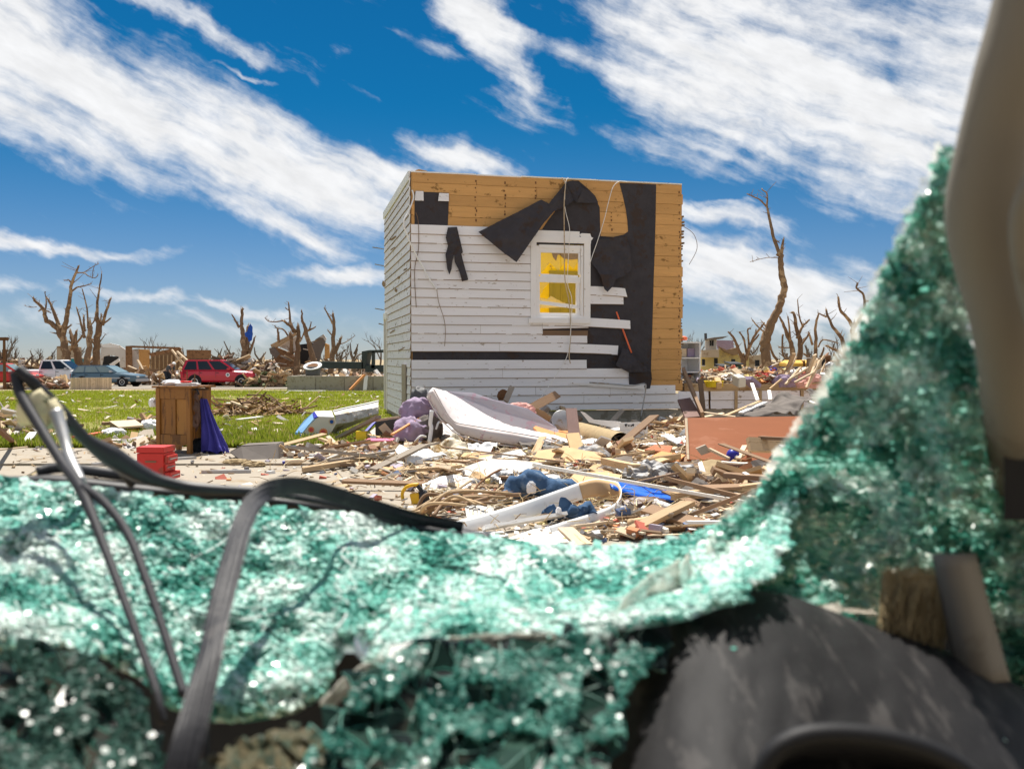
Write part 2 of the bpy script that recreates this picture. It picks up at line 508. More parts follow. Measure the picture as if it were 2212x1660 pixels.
M('pink_cloth', (.72, .40, .35), .9, .1, .15, 7, bump=.2)
M('brown_leather', (.09, .045, .03), .5, .4, .4, 6, bump=.2)
M('pink_card', (.62, .16, .26), .8, .2, .1, 4, bump=.05)
M('card', (.56, .38, .21), .85, .15, .12, 4, bump=.08, rnd=.15)
M('orange_board', (.37, .125, .05), .6, .3, .12, 5, (.25, 1, 3), .08, dirt=(.43, .165, .08), dirt_amt=.36, dirt_scale=3.0, dirt_stretch=(.5, 1, 2.2))
M('orange_panel', (.66, .30, .12), .7, .2, .15, 4, bump=.1)
M('orange_paint', (.80, .16, .06), .45, .4, .1, 4, bump=0)
M('yellow_plastic', (.80, .60, .02), .4, .4, .1, 4, bump=.05)
M('yellow_tool', (.72, .42, .01), .4, .4, .15, 9, bump=.05)
M('green_plastic', (.03, .45, .22), .4, .4, .1, 4, bump=.05)
M('dumpster_green', (.05, .10, .075), .6, .3, .2, 3, bump=.1)
M('teal', (.02, .24, .30), .5, .3, .1, 3, bump=0)
M('blue_tarp', (.015, .09, .46), .6, .3, .2, 3, bump=.2)
M('gray_cloth', (.17, .15, .135), .9, .1, .2, 5, bump=.2)
M('gray_bag', (.30, .29, .285), .5, .35, .3, 6, bump=.4, dirt=(.36, .29, .2), dirt_amt=.42, dirt_scale=5)
M('white_bag', (.82, .82, .83), .4, .4, .1, 6, bump=.3)
M('burlap', (.38, .29, .17), .95, .1, .3, 14, bump=.4)
M('stained', (.60, .53, .40), .6, .3, .1, 4, bump=.15, dirt=(.24, .14, .035), dirt_amt=.43, dirt_scale=4.5)
M('mauve_wood', (.21, .125, .105), .7, .3, .12, 4, bump=.08)
M('slate', (.085, .085, .088), .6, .3, .15, 4, bump=.08, rnd=.2)
M('litter', (1, 1, 1), .8, .2, .12, 9, bump=.1, attr=True)
M('skin', (.42, .24, .16), .6, .3, .08, 9, bump=0)
M('yellow_house', (.60, .48, .20), .85, .15, .12, .6, (1, 1, 3), .1, dirt=(.42, .33, .17), dirt_amt=.38, dirt_scale=.8)
M('tan_wall', (.42, .34, .25), .85, .15, .15, 1, bump=.1, dirt=(.26, .18, .11), dirt_amt=.4, dirt_scale=.9)
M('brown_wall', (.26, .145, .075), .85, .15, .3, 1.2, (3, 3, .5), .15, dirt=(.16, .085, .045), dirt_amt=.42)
M('pale_wall', (.56, .53, .50), .85, .15, .12, 1, bump=.1, dirt=(.36, .30, .24), dirt_amt=.38, dirt_scale=1)
M('shingle', (.17, .145, .125), .95, .1, .3, 5, bump=.3)
M('bus_yellow', (.78, .46, .07), .45, .4, .08, 2, bump=0)
M('army_green', (.035, .05, .045), .7, .3, .2, 2, bump=0)

M('mattress', (.66, .61, .595), .8, .2, .08, 4, bump=.1, dirt=(.50, .33, .37), dirt_amt=.30, dirt_scale=13)
M('mattress_gray', (.52, .49, .53), .8, .2, .08, 4, bump=.1, dirt=(.55, .38, .44), dirt_amt=.36, dirt_scale=6)
# ================================================================== the land
def build_land():
    mb = MB()
    ys = [-30, 5, 12, 20, 30, 40, 50, 60, 75, 120, 250, 600, 2500]; xs = [-1800, -300, -80, -30, -10, 0, 10, 30, 80, 300, 1800]
    n = len(xs)
    mb.add([(x, y, gz(x, y)) for y in ys for x in xs], [(j * n + i, j * n + i + 1, (j + 1) * n + i + 1, (j + 1) * n + i) for j in range(len(ys) - 1) for i in range(n - 1)])
    kind(mb.build('ground', 'dirt', origin=(0, 0, 0)), 'structure')
    # earth and crushed rubble heaped before the house
    mb = MB()
    mb.grid(lambda a, b: (-5 + a * 14, 5.2 + b * 10.6, hump(-5 + a * 14, 5.2 + b * 10.6) - .012 + .02 * noise.noise(((-5 + a * 14) * 3, (5.2 + b * 10.6) * 3, 0))), 110, 90)
    kind(mb.build('dirt_terrain', 'dirt', origin=(0, 0, 0), smooth=True), 'structure')
    # lawn
    mb = MB()
    mb.grid(lambda a, b: (-42 + a * 44, 12.15 + b * 35 + .4 * noise.noise((a * 9, b * 3, 1)), gz(0, 12.15 + b * 35) + .012), 40, 40)
    kind(mb.build('lawn', 'lawn', origin=(0, 0, 0), smooth=True), 'structure')
    # road in front of the parked cars
    mb = MB()
    mb.grid(lambda a, b: (-70 + a * 60, 52 + b * 16, gz(0, 52 + b * 16) + .02), 4, 8)
    kind(mb.build('road', 'asphalt', origin=(0, 0, 0)), 'structure')
    # pavement of slabs with open joints
    pv = bpy.data.objects.new('sidewalk', None); COL.objects.link(pv); kind(pv, 'structure')
    x = -13.0
    while x < -1.2:
        w = 1.48
        mb = MB(); d = R.uniform(-.004, .004)
        mb.hexa([(x, 10.18, -.05), (x + w, 10.16, -.05), (x + w + .05, 11.93, -.05), (x + .05, 11.95, -.05),
                 (x, 10.18, .03 + d), (x + w, 10.16, .03 - d), (x + w + .05, 11.93, .03 + d), (x + .05, 11.95, .03)])
        mb.build('slab', 'concrete', pv, bevel=.006)
        x += w + .012
    dv = bpy.data.objects.new('driveway_pavement', None); COL.objects.link(dv); kind(dv, 'structure')
    for i, (xa, xb) in enumerate([(-13, -9.06), (-9, -5.06), (-5, -1.9), (-1.85, 1.0)]):
        for (ya, yb) in ((4.2, 7.1), (7.13, 10.12)):
            sk = lambda y: -(y - 9.6) * .30
            mb = MB(); z = .012 + R.uniform(-.003, .003)
            q = [(xa + sk(ya), ya), (xb + sk(ya), ya), (xb + sk(yb), yb), (xa + sk(yb), yb)]
            mb.hexa([(*p, -.06) for p in q] + [(*p, z) for p in q])
            mb.build('slab', 'concrete', dv, bevel=.006)


def build_grass():
    rr = random.Random(5)
    vs = []; fs = []; cs = []
    def blade(x, y, h, col):
        a = rr.uniform(0, 6.28); w = h * rr.uniform(.10, .2); lean = h * rr.uniform(.1, .6); b = rr.uniform(0, 6.28)
        z = gz(x, y) + .005
        o = len(vs)
        dx, dy = math.cos(a) * w, math.sin(a) * w
        vs.extend([(x - dx, y - dy, z), (x + dx, y + dy, z), (x + math.cos(b) * lean, y + math.sin(b) * lean, z + h)])
        fs.append((o, o + 1, o + 2)); cs.extend([col] * 3)
    n = 0
    while n < 120000:
        y = 12.1 + 33 * (rr.random() ** 2.0)
        x = rr.uniform(-.60, .08) * y
        if y > 15 and x > -.11 * y - .2 and y < 21: continue
        if x > -1.0 and y < 15: continue
        k = noise.noise((x * .35, y * .35, 0)) + .4 * noise.noise((x * 1.3, y * 1.3, 4))
        wild = max(0, min(1, (17.5 - y) / 4))          # long rough grass near the pavement
        if k < -.28 - .1 * wild and rr.random() < .85: continue
        if wild > .3 and rr.random() < .35: continue
        h = (.03 + .0012 * y) * rr.uniform(.7, 1.4) + wild * rr.uniform(0, .09)
        t = rr.random()
        g = (.245 + .08 * t, .31 + .06 * t, .025)
        if wild > .2: g = (.19 + .08 * t, .25 + .06 * t, .03)
        if rr.random() < .10: g = (.40, .33, .13)
        blade(x, y, h, g); n += 1
    mb = MB(); mb.v = [Vector(q) for q in vs]; mb.f = fs; mb.c = cs
    kind(mb.build('grass', 'grass', origin=(0, 0, 0), fix=False), 'stuff', 'mown green lawn grass between pavement and road')


build_land()
build_grass()

# ================================================================== the house
HO = P(890, 905, 15.7); HO.z = 0
HA = math.atan2(.232, .973)
HU = Vector((math.cos(HA), math.sin(HA), 0)); HV = Vector((-math.sin(HA), math.cos(HA), 0))
HLEN, HDEP, HTOP = 5.0, 4.6, 4.40
house = thing('wooden_house', 'roofless white clapboard house with torn black tar paper and yellow room inside', 'house', HO, rz=HA)


def zA(x, y): return ((1080 + x / 2.10667) / 1.38883, (480 + y / 2.10667) / 1.38883)


def on_plane(px, p0, n):
    r = ray(*px); t = (p0 - EYE).dot(n) / r.dot(n)
    w = EYE + r * t - HO
    return Vector((w.dot(HU), w.dot(HV), w.z))


def fw(x, y, off=0.0):
    """zoom-A pixel -> house-local point on the front wall, off metres proud of it"""
    return on_plane(zA(x, y), HO - HV * off, HV)


def lw(x, y, off=0.0):
    return on_plane(zA(x, y), HO - HU * off, HU)


def bw(x, y, v):
    return on_plane(zA(x, y), HO + HV * v, HV)


def to_world(p): return HO + HU * p[0] + HV * p[1] + Vector((0, 0, p[2]))


def clap(u0, u1, z0, z1, side='f', drop=0.0, mat='siding', e0=0.0, e1=0.0, off=0.0, tear=0.0):
    """one clapboard, wedge-shaped; side f = front wall (u), l = left wall (v). drop lowers its far end, e0/e1 slant its ends"""
    mb = MB(); n = max(2, int((u1 - u0) / .11)); h = z1 - z0
    prof = [(.011, 0.0), (.033, 0.0), (.033, .009), (.017, h), (.011, h)]
    rings = []
    for i in range(n + 1):
        t = i / n
        wob = .0035 * noise.noise((u0 + t * 3.1, z0 * 9, 1)); dz = -drop * t * t
        ring = []
        for y, z in prof:
            u = u0 + (u1 - u0) * t
            if i == 0: u += e0 * (z / h)
            if i == n: u += e1 * (z / h)
            zz = z0 + z + dz + (wob if z < h * .5 else 0)
            if tear and z < h * .5: zz += tear * t * h * .8
            y = y + off + (drop * .35 * t)
            ring.append((u, -y, zz) if side == 'f' else (-y, u, zz))
        rings.append(ring)
    m = len(prof)
    mb.add([p for r in rings for p in r], [(i * m + k, i * m + (k + 1) % m, (i + 1) * m + (k + 1) % m, (i + 1) * m + k) for i in range(n) for k in range(m)]
           + [tuple(range(m)), tuple(range(n * m, n * m + m))[::-1]])
    # worn drip edge; its brown also paints the shadow gap under each board
    wear_shade = .66 if side == 'f' else .8
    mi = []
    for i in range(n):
        w = 1 if noise.noise((u0 * 3 + i * .47, z0 * 17, 9)) * .35 + noise.noise((i * 1.9, z0 * 31, 2)) * .3 + .5 < wear_shade else 0
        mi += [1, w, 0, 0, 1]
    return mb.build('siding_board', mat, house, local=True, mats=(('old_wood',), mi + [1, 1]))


def hbox(name, a, b, mat, parent=None, bevel=0):
    a, b = [min(p, q) for p, q in zip(a, b)], [max(p, q) for p, q in zip(a, b)]
    return MB().box(a, b).build(name, mat, parent or house, local=True, bevel=bevel)


def build_house():
    PITCHB = .155
    wa = fw(1112, 541); wb = fw(1412, 992)
    WU0, WU1, WZ0, WZ1 = wa.x, wb.x, wb.z, wa.z          # window opening
    # ---- sheathing planks of the front wall
    z = .62; k = 0
    while z < HTOP - .02:
        z1 = min(z + .19 + .004 * math.sin(k * 2.1), HTOP + .03 * noise.noise((k, 0, 0)))
        segs = [(0.0, HLEN)]
        if z1 > WZ0 and z < WZ1:
            segs = [(0.0, WU0), (WU1, HLEN)]
        elif R.random() < .6:
            c = R.uniform(1.2, 3.8); segs = [(0.0, c), (c + .004, HLEN)]
        for a, b in segs:
            e = R.uniform(-.02, .03) if b == HLEN else 0
            MB().box((a, R.uniform(-.002, .004), z + .002), (b + e, .022, z1 - .003)).build('sheathing_board', 'sheathing', house, local=True)
        z = z1; k += 1
    hbox('inner_wall', (0, .10, .62), (WU0, .118, HTOP - .1), 'yellow_wall')
    hbox('inner_wall', (WU1, .10, .62), (HLEN, .118, HTOP - .1), 'yellow_wall')
    hbox('inner_wall', (WU0, .10, .62), (WU1, .118, WZ0), 'yellow_wall')
    hbox('inner_wall', (WU0, .10, WZ1), (WU1, .118, HTOP - .1), 'yellow_wall')
    for i in range(13):
        u = .02 + i * (HLEN - .08) / 12
        if WU0 - .04 < u < WU1: continue
        hbox('stud', (u, .024, .62), (u + .045, .098, HTOP - .03), 'pale_pine')
    # plate along the broken top, its white painting the sunlit rim
    a = 0.0
    while a < HLEN - .1:
        b = min(HLEN, a + R.uniform(.6, 1.3)); dz = R.uniform(-.008, .012)
        hbox('top_plate', (a, -.012, HTOP + dz), (b - .01, .13, HTOP + dz + .022), 'white_wood'); a = b
    # splintered rise at the near corner
    mb = MB(); p = [fw(*q) for q in ((345, 90), (352, 64), (372, 58), (420, 68), (452, 86), (480, 92))]
    mb.poly(p, (0, .025, 0)); mb.build('splinter', 'sheathing', house, local=True)
    # rusted nail lines where the studs are
    nb = MB()
    for xs_, y0, y1 in ((432, 92, 150), (730, 130, 405), (915, 140, 405), (1108, 140, 240), (1430, 150, 180), (1590, 300, 470), (2018, 200, 1440)):
        y = y0
        while y < y1:
            p = fw(xs_ + R.gauss(0, 3), y); w_, h_ = R.uniform(.004, .014), R.uniform(.01, .035)
            if R.random() < .75: nb.box((p.x - w_, -.0045, p.z - h_), (p.x + w_, .001, p.z + h_ * .3))
            y += R.uniform(14, 34)
    kind(nb.build('nail_stains', 'rust', house, local=True), 'stuff')
    # holes and broken patches in the left wall
    for (x, y, w_, h_) in ((212, 492, 26, 7), (150, 785, 10, 22), (226, 822, 8, 14), (242, 742, 9, 9), (285, 690, 14, 5), (300, 640, 12, 4), (200, 1085, 22, 4), (260, 1195, 24, 4), (205, 560, 20, 4)):
        q = []
        for k in range(9):
            a = k * .698; q.append(lw(x + math.cos(a) * w_ * R.uniform(.5, 1.1) + math.sin(a) * h_ * .3, y + math.sin(a) * h_ * R.uniform(.5, 1.2) - math.cos(a) * w_ * .55, .037))
        MB().poly(q, (.004, 0, 0)).build('broken_patch', 'old_wood', house, local=True)
    # ---- tar paper layers
    def tar(pts, off, amp=.002, sub=2, th=.003, mat='tar_paper', name='tar_paper', seed=0, fr=3):
        q = [fw(t[0], t[1], off + (t[2] if len(t) > 2 else 0)) for t in pts]
        v, f = rough_sheet(q, th, sub, amp, fr, seed)
        return MB().add(v, f).build(name, mat, house, local=True)
    tar([(1640, 145), (1756, 148), (1872, 155), (1868, 380), (1862, 600), (1855, 800), (1850, 1000), (1842, 1230), (1836, 1450), (1400, 1456), (800, 1460), (330, 1462), (332, 1195), (700, 1195), (1080, 1195),
         (1080, 1042), (1418, 1042), (1418, 535), (1105, 535), (1105, 440), (1150, 440), (1190, 380), (1230, 330), (1262, 240), (1290, 150), (1340, 132), (1380, 130),
         (1440, 180), (1480, 220), (1515, 300), (1520, 480), (1600, 487), (1670, 470), (1695, 450), (1690, 380), (1680, 310), (1660, 220)], .0065, .001)
    tar([(345, 200), (450, 203), (562, 208), (560, 310), (555, 416), (450, 416), (345, 416)], .006, .001)
    # hanging, folded flaps that stand off the wall
    tar([(748, 455, .10), (860, 395, .16), (1000, 325, .14), (1145, 250, .09), (1195, 275, .13), (1250, 205, .08), (1300, 145, .03), (1330, 200, .05), (1356, 252, .07),
         (1290, 300, .09), (1228, 322, .13), (1160, 400, .17), (1090, 500, .20), (1035, 580, .22), (990, 645, .24), (900, 580, .21), (820, 515, .16)], .03, .035, 4, .004, name='tar_flap', seed=3, fr=4)
    tar([(1300, 138, .03), (1345, 128, .05), (1385, 142, .09), (1404, 180, .11), (1385, 230, .12), (1372, 268, .09), (1355, 250, .05), (1330, 200, .04)], .02, .026, 3, .004, name='tar_flap', seed=5, fr=6)
    tar([(1404, 175, .10), (1445, 190, .08), (1485, 225, .05), (1506, 268, .06), (1440, 272, .10), (1368, 268, .10), (1388, 228, .12)], .02, .01, 2, .004, name='tar_flap', seed=6, fr=6)
    tar([(1462, 650, .02), (1482, 560, .04), (1505, 500, .05), (1600, 490, .06), (1690, 482, .05), (1708, 560, .08), (1716, 690, .09), (1690, 722, .10), (1650, 740, .10),
         (1618, 752, .11), (1600, 795, .12), (1565, 832, .13), (1545, 815, .12), (1525, 745, .09), (1495, 690, .05)], .035, .026, 4, .004, name='tar_flap', seed=8, fr=5)
    tar([(556, 425, .02), (612, 424, .03), (632, 500, .05), (650, 582, .06), (640, 592, .06), (662, 670, .07), (684, 757, .08), (646, 766, .09), (628, 700, .08), (600, 642, .07), (596, 590, .06),
         (584, 640, .05), (578, 690, .05), (566, 724, .05), (552, 690, .04), (540, 600, .03), (556, 540, .03), (542, 490, .04)], .035, .026, 4, .004, name='tar_flap', seed=9, fr=7)
    tar([(1662, 1186, .09), (1700, 1198, .10), (1760, 1262, .12), (1842, 1336, .05), (1770, 1340, .10), (1700, 1342, .13), (1652, 1316, .17), (1618, 1296, .18)], .03, .026, 4, .004, name='tar_flap', seed=10, fr=5)
    tar([(1700, 1345, .05), (1842, 1338, .05), (1845, 1380, .03), (1832, 1450, .01), (1760, 1440, .01), (1700, 1430, .01)], .012, .006, 2, .004, name='tar_flap', seed=11, fr=5)
    # ---- white clapboards of the front wall
    ux = lambda x, y: fw(x, y).x
    zb = 1.326
    ce = ux(1076, 750)
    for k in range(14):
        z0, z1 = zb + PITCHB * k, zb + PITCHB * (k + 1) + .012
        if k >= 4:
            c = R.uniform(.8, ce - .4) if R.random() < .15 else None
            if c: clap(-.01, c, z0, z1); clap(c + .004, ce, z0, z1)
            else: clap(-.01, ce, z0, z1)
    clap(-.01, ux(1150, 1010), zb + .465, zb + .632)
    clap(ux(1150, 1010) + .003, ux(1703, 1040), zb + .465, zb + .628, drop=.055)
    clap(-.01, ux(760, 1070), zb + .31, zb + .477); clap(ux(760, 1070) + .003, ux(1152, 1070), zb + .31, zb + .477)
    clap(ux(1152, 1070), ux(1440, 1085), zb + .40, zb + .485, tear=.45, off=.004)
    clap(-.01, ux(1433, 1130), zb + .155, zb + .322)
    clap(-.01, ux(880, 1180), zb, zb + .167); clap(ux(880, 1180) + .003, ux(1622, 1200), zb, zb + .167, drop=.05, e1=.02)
    hbox('brown_backing', fw(1150, 1112, .012), fw(1440, 1078, .02), 'brown_wood')
    # right of the window
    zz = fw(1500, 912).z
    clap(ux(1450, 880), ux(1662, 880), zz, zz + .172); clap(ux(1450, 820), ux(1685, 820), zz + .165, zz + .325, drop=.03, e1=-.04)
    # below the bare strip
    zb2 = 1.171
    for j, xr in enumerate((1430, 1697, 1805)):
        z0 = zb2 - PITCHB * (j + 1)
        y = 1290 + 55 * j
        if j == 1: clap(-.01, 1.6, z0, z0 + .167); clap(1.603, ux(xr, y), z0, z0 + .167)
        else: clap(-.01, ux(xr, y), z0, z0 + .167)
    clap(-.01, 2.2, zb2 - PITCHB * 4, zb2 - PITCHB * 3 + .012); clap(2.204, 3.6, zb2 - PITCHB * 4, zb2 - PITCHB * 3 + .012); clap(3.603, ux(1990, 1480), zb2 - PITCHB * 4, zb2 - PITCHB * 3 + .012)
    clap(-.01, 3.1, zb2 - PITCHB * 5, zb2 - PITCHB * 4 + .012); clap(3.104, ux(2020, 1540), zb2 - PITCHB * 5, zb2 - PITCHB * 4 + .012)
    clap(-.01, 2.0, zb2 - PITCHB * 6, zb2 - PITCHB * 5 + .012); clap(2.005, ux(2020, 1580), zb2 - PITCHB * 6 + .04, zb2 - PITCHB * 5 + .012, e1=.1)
    # peeled slivers near the foot
    for (x0, y0, x1, y1) in ((1330, 1408, 1795, 1428), (1390, 1418, 1798, 1440)):
        a, b = fw(x0, y0, .04), fw(x1, y1, .09)
        MB().bar(a, b, .012, .035, (0, 0, 1)).build('siding_splinter', 'trim', house, local=True)
    # remnants of the top courses
    for (x0, x1, y0, y1) in ((345, 402, 196, 256), (493, 562, 210, 259)):
        a, b = fw(x0, y1, .012), fw(x1, y0, .034)
        mb = MB(); mb.hexa([(a.x, -.012, a.z), (b.x, -.012, a.z), (b.x, -.036, a.z), (a.x, -.036, a.z), (a.x + .02, -.012, b.z), (b.x, -.012, b.z), (b.x, -.02, b.z), (a.x + .02, -.02, b.z)])
        mb.build('siding_board', 'siding', house, local=True)
    # ---- left wall
    dv = lw(180, 1000).y
    z = .12; k = 0
    while z < HTOP - .05:
        z1 = min(z + PITCHB, HTOP)
        end = HDEP
        if z < 2.05: end = dv
        if R.random() < .4:
            c = R.uniform(.6, end - .5)
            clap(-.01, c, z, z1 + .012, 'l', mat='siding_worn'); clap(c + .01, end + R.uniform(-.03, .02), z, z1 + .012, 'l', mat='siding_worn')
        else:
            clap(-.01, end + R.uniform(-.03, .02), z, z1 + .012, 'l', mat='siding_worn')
        z = z1; k += 1
    hbox('sheathing', (0, 0, .5), (.022, HDEP, HTOP), 'sheathing')
    hbox('inner_wall', (.08, .121, .62), (.1, HDEP, HTOP - .1), 'yellow_wall')
    hbox('corner_board', (-.036, -.004, 3.55), (-.012, .05, HTOP + .02), 'trim')
    hbox('rake_board', (-.05, .02, HTOP - .13), (-.034, HDEP, HTOP + .03), 'trim', bevel=.004)
    # side door at the back of the left wall
    d = hbox('door_opening', (-.006, dv + .1, .1), (-.003, HDEP - .12, 2.02), 'old_wood')
    hbox('door_casing', (-.05, dv, .1), (-.012, dv + .11, 2.06), 'trim', bevel=.004)
    hbox('door_casing', (-.05, HDEP - .12, .1), (-.012, HDEP, 2.06), 'trim', bevel=.004)
    hbox('door_casing', (-.055, dv - .03, 2.06), (-.012, HDEP + .02, 2.2), 'trim', bevel=.004)
    a, b = lw(268, 1290, .045), lw(290, 1560, .045)
    hbox('downspout_board', (-.06, min(a.y, b.y), .35), (-.036, max(a.y, b.y) + .01, a.z), 'gray_wood')
    for (zz_, len_) in ((3.62, .25), (3.25, .2), (2.28, .2), (1.95, .12)):
        MB().bar((-.04, HDEP - .02, zz_), (-.04 - len_, HDEP - .05, zz_ + .03), .02, .02).build('bracket', 'gray_metal', house, local=True)
    # right and back walls
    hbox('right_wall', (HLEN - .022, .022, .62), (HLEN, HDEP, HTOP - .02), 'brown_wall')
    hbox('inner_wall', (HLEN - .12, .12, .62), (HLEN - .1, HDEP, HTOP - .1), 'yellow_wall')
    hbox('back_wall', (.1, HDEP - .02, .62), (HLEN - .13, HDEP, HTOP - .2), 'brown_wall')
    # broken lath ends along the right-hand corner
    zz = .8
    while zz < HTOP - .5:
        e = .02 + .05 * max(0, noise.noise((zz * 3, 5, 1))) + (.06 if 3.0 < zz < 3.85 else .015) * R.random()
        hbox('lath_end', (HLEN + .001, R.uniform(.03, .1), zz), (HLEN + e, R.uniform(.12, .3), zz + .03), 'old_wood'); zz += .055
    # ---- room behind the window
    V = 3.1
    hbox('room_wall', (.14, V, .72), (HLEN - .14, V + .08, HTOP - .35), 'yellow_wall')
    hbox('room_floor', (.14, .13, .66), (HLEN - .14, HDEP - .05, .70), 'pale_pine')
    a, b = bw(1196, 905, V), bw(1345, 703, V)
    hbox('room_door', (a.x, V - .05, a.z - .8), (b.x + .15, V - .003, b.z), 'olive')
    for i in range(4):
        u = a.x + (b.x + .15 - a.x) * (i + .5) / 4
        hbox('door_batten', (u - .015, V - .062, a.z - .8), (u + .015, V - .051, b.z - .05), 'olive')
    p = [bw(x, y, V - .03) for x, y in ((1215, 590), (1222, 612), (1240, 636), (1248, 600), (1262, 596), (1290, 622), (1330, 628), (1378, 625), (1390, 560), (1215, 560))]
    MB().poly(p, (0, .02, 0)).build('torn_ceiling_lath', 'old_wood', house, local=True)
    p = [bw(x, y, V - .5) for x, y in ((1128, 900), (1140, 870), (1180, 880), (1205, 862), (1240, 880), (1290, 905), (1310, 930), (1120, 935))]
    v_, f_ = rough_sheet(p, .03, 2, .05, 4, 2)
    MB().add(v_, f_).build('fallen_plaster', 'plaster', house, local=True)
    # ---- window
    win = thing('window', '', '', (0, 0, 0)); win.parent = house
    for q in ('label', 'category'): del win[q]
    def wbox(name, x0, y0, x1, y1, o0, o1, mat='trim', sk=0.0, parent=None):
        """frame member between two zoom pixels, from o0 to o1 metres proud; sk lowers its right end"""
        a, b = fw(x0, y1), fw(x1, y0)
        mb = MB()
        mb.hexa([(a.x, -o0, a.z), (b.x, -o0, a.z - sk), (b.x, -o1, a.z - sk), (a.x, -o1, a.z), (a.x, -o0, b.z), (b.x, -o0, b.z - sk), (b.x, -o1, b.z - sk), (a.x, -o1, b.z)])
        return mb.build(name, mat, parent or win, local=True, bevel=.003)
    wbox('casing', 1076, 520, 1112, 1002, .012, .045); wbox('casing', 1412, 520, 1453, 1004, .012, .045)
    wbox('head_casing', 1076, 490, 1455, 519, .012, .05)
    wbox('head_board', 1108, 453, 1385, 489, .012, .035)
    p = [fw(x, y, .04) for x, y in ((1388, 470), (1402, 462), (1455, 465), (1462, 486), (1475, 492), (1460, 512), (1430, 490), (1400, 488))]
    MB().poly(p, (0, .015, 0)).build('broken_moulding', 'trim', win, local=True)
    wbox('sill', 1060, 1003, 1452, 1030, .0, .085)
    wbox('apron', 1112, 985, 1412, 1001, -.02, .03)
    wbox('jamb', 1113, 541, 1130, 985, -.07, .02); wbox('jamb', 1394, 541, 1411, 985, -.07, .02); wbox('jamb', 1131, 541, 1393, 556, -.07, .018)
    up = wbox('upper_sash', 1131, 557, 1393, 583, -.035, .0); s = win
    wbox('sash_stile', 1131, 584, 1143, 724, -.035, 0); wbox('sash_stile', 1380, 584, 1393, 724, -.035, 0)
    wbox('meeting_rail', 1131, 738, 1393, 770, -.045, .008, sk=.008)
    wbox('broken_muntin', 1143, 722, 1380, 733, -.04, -.015, sk=.02)
    wbox('sash_stile', 1131, 771, 1140, 965, -.06, -.03); wbox('sash_stile', 1368, 771, 1393, 965, -.06, -.03, sk=.02)
    wbox('lower_rail', 1131, 890, 1372, 910, -.03, .0, sk=.075)
    wbox('sash_bottom', 1131, 966, 1393, 984, -.06, -.02)
    # panes: what is left of the glass
    def pane(pts, off):
        MB().poly([fw(x, y, off) for x, y in pts], (0, .003, 0)).build('pane', 'window_glass', win, local=True)
    pane([(1144, 584), (1379, 584), (1379, 640), (1350, 690), (1300, 640), (1255, 700), (1200, 650), (1144, 715)], -.02)
    pane([(1141, 772), (1200, 772), (1170, 800), (1141, 850)], -.045)
    # ---- floor that is left to the right of the standing room
    XE = 10.2
    hbox('floor_deck', (HLEN + .05, .03, .60), (XE, HDEP + .4, .70), 'old_wood')
    u = HLEN + .06
    while u < XE:
        w = R.uniform(.8, 1.6); hbox('rim_joist', (u, -.012, .60), (min(u + w, XE), .028, .735 + R.uniform(-.015, .02)), 'pine'); u += w + .01
    u = HLEN - .05; i = 0
    for (u0, u1) in ((4.92, 5.55), (5.56, 6.6), (6.61, 7.45), (7.46, 8.6), (8.61, 10.1)):
        for (za, zb_) in ((.265, .435), (.425, .60)):
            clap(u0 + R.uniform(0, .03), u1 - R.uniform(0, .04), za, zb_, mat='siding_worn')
    for u in (6.06, 6.56, 7.44): hbox('batten', (u, -.05, .22), (u + .06, -.034, .60), 'pine')
    hbox('foundation', (.01, .01, -.1), (XE, .2, .262), 'gray_concrete'); hbox('foundation', (.01, .21, -.1), (.2, HDEP, .3), 'gray_concrete')
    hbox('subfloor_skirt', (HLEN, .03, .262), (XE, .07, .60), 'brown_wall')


wg = bpy.data.materials.new('window_glass'); wg.use_nodes = True
def _wg():
    nt = wg.node_tree; x = nt.nodes; x.clear()
    o = x.new('ShaderNodeOutputMaterial'); m = x.new('ShaderNodeMixShader'); t = x.new('ShaderNodeBsdfTransparent'); g = x.new('ShaderNodeBsdfGlossy'); fr = x.new('ShaderNodeFresnel')
    g.inputs['Roughness'].default_value = .03; t.inputs[0].default_value = (.9, .93, .92, 1)
    nt.links.new(fr.outputs[0], m.inputs[0]); nt.links.new(t.outputs[0], m.inputs[1]); nt.links.new(g.outputs[0], m.inputs[2]); nt.links.new(m.outputs[0], o.inputs[0])
    MATS['window_glass'] = wg
_wg()
build_house()


def wall_line(name, label, cat, pts, r, mat, sub=5, n=6):
    """a cord or rod given by zoom-A pixels and how far it stands off the wall"""
    q = smooth_path([to_world(fw(x, y, o)) for x, y, o in pts], sub)
    return tag(MB().tube(q, r, n).build(name, mat, smooth=True), label, cat)


wall_line('rope', 'thick white cord hanging from the roof edge past the window', 'rope', [(1276, 112, .03), (1298, 150, .09), (1292, 230, .16), (1290, 330, .14), (1292, 560, .10), (1296, 760, .10), (1322, 900, .09), (1332, 1080, .10), (1322, 1230, .12), (1330, 1285, .12)], .010, 'pale_pine')
wall_line('rope', 'thin looped cord beside the thick cord in front of the window', 'rope', [(1316, 112, .03), (1300, 148, .09), (1296, 300, .12), (1325, 440, .10), (1318, 600, .09), (1312, 780, .10), (1340, 900, .10), (1318, 1200, .12), (1270, 1310, .14), (1205, 1410, .2), (1130, 1520, .4)], .006, 'white_wood')
wall_line('cable', 'slack white cable sagging from the roof edge to the window trim', 'cable', [(1690, 140, .02), (1640, 135, .05), (1600, 170, .09), (1572, 260, .10), (1545, 370, .10), (1505, 500, .09), (1470, 600, .06), (1450, 665, .05)], .007, 'white_wood')
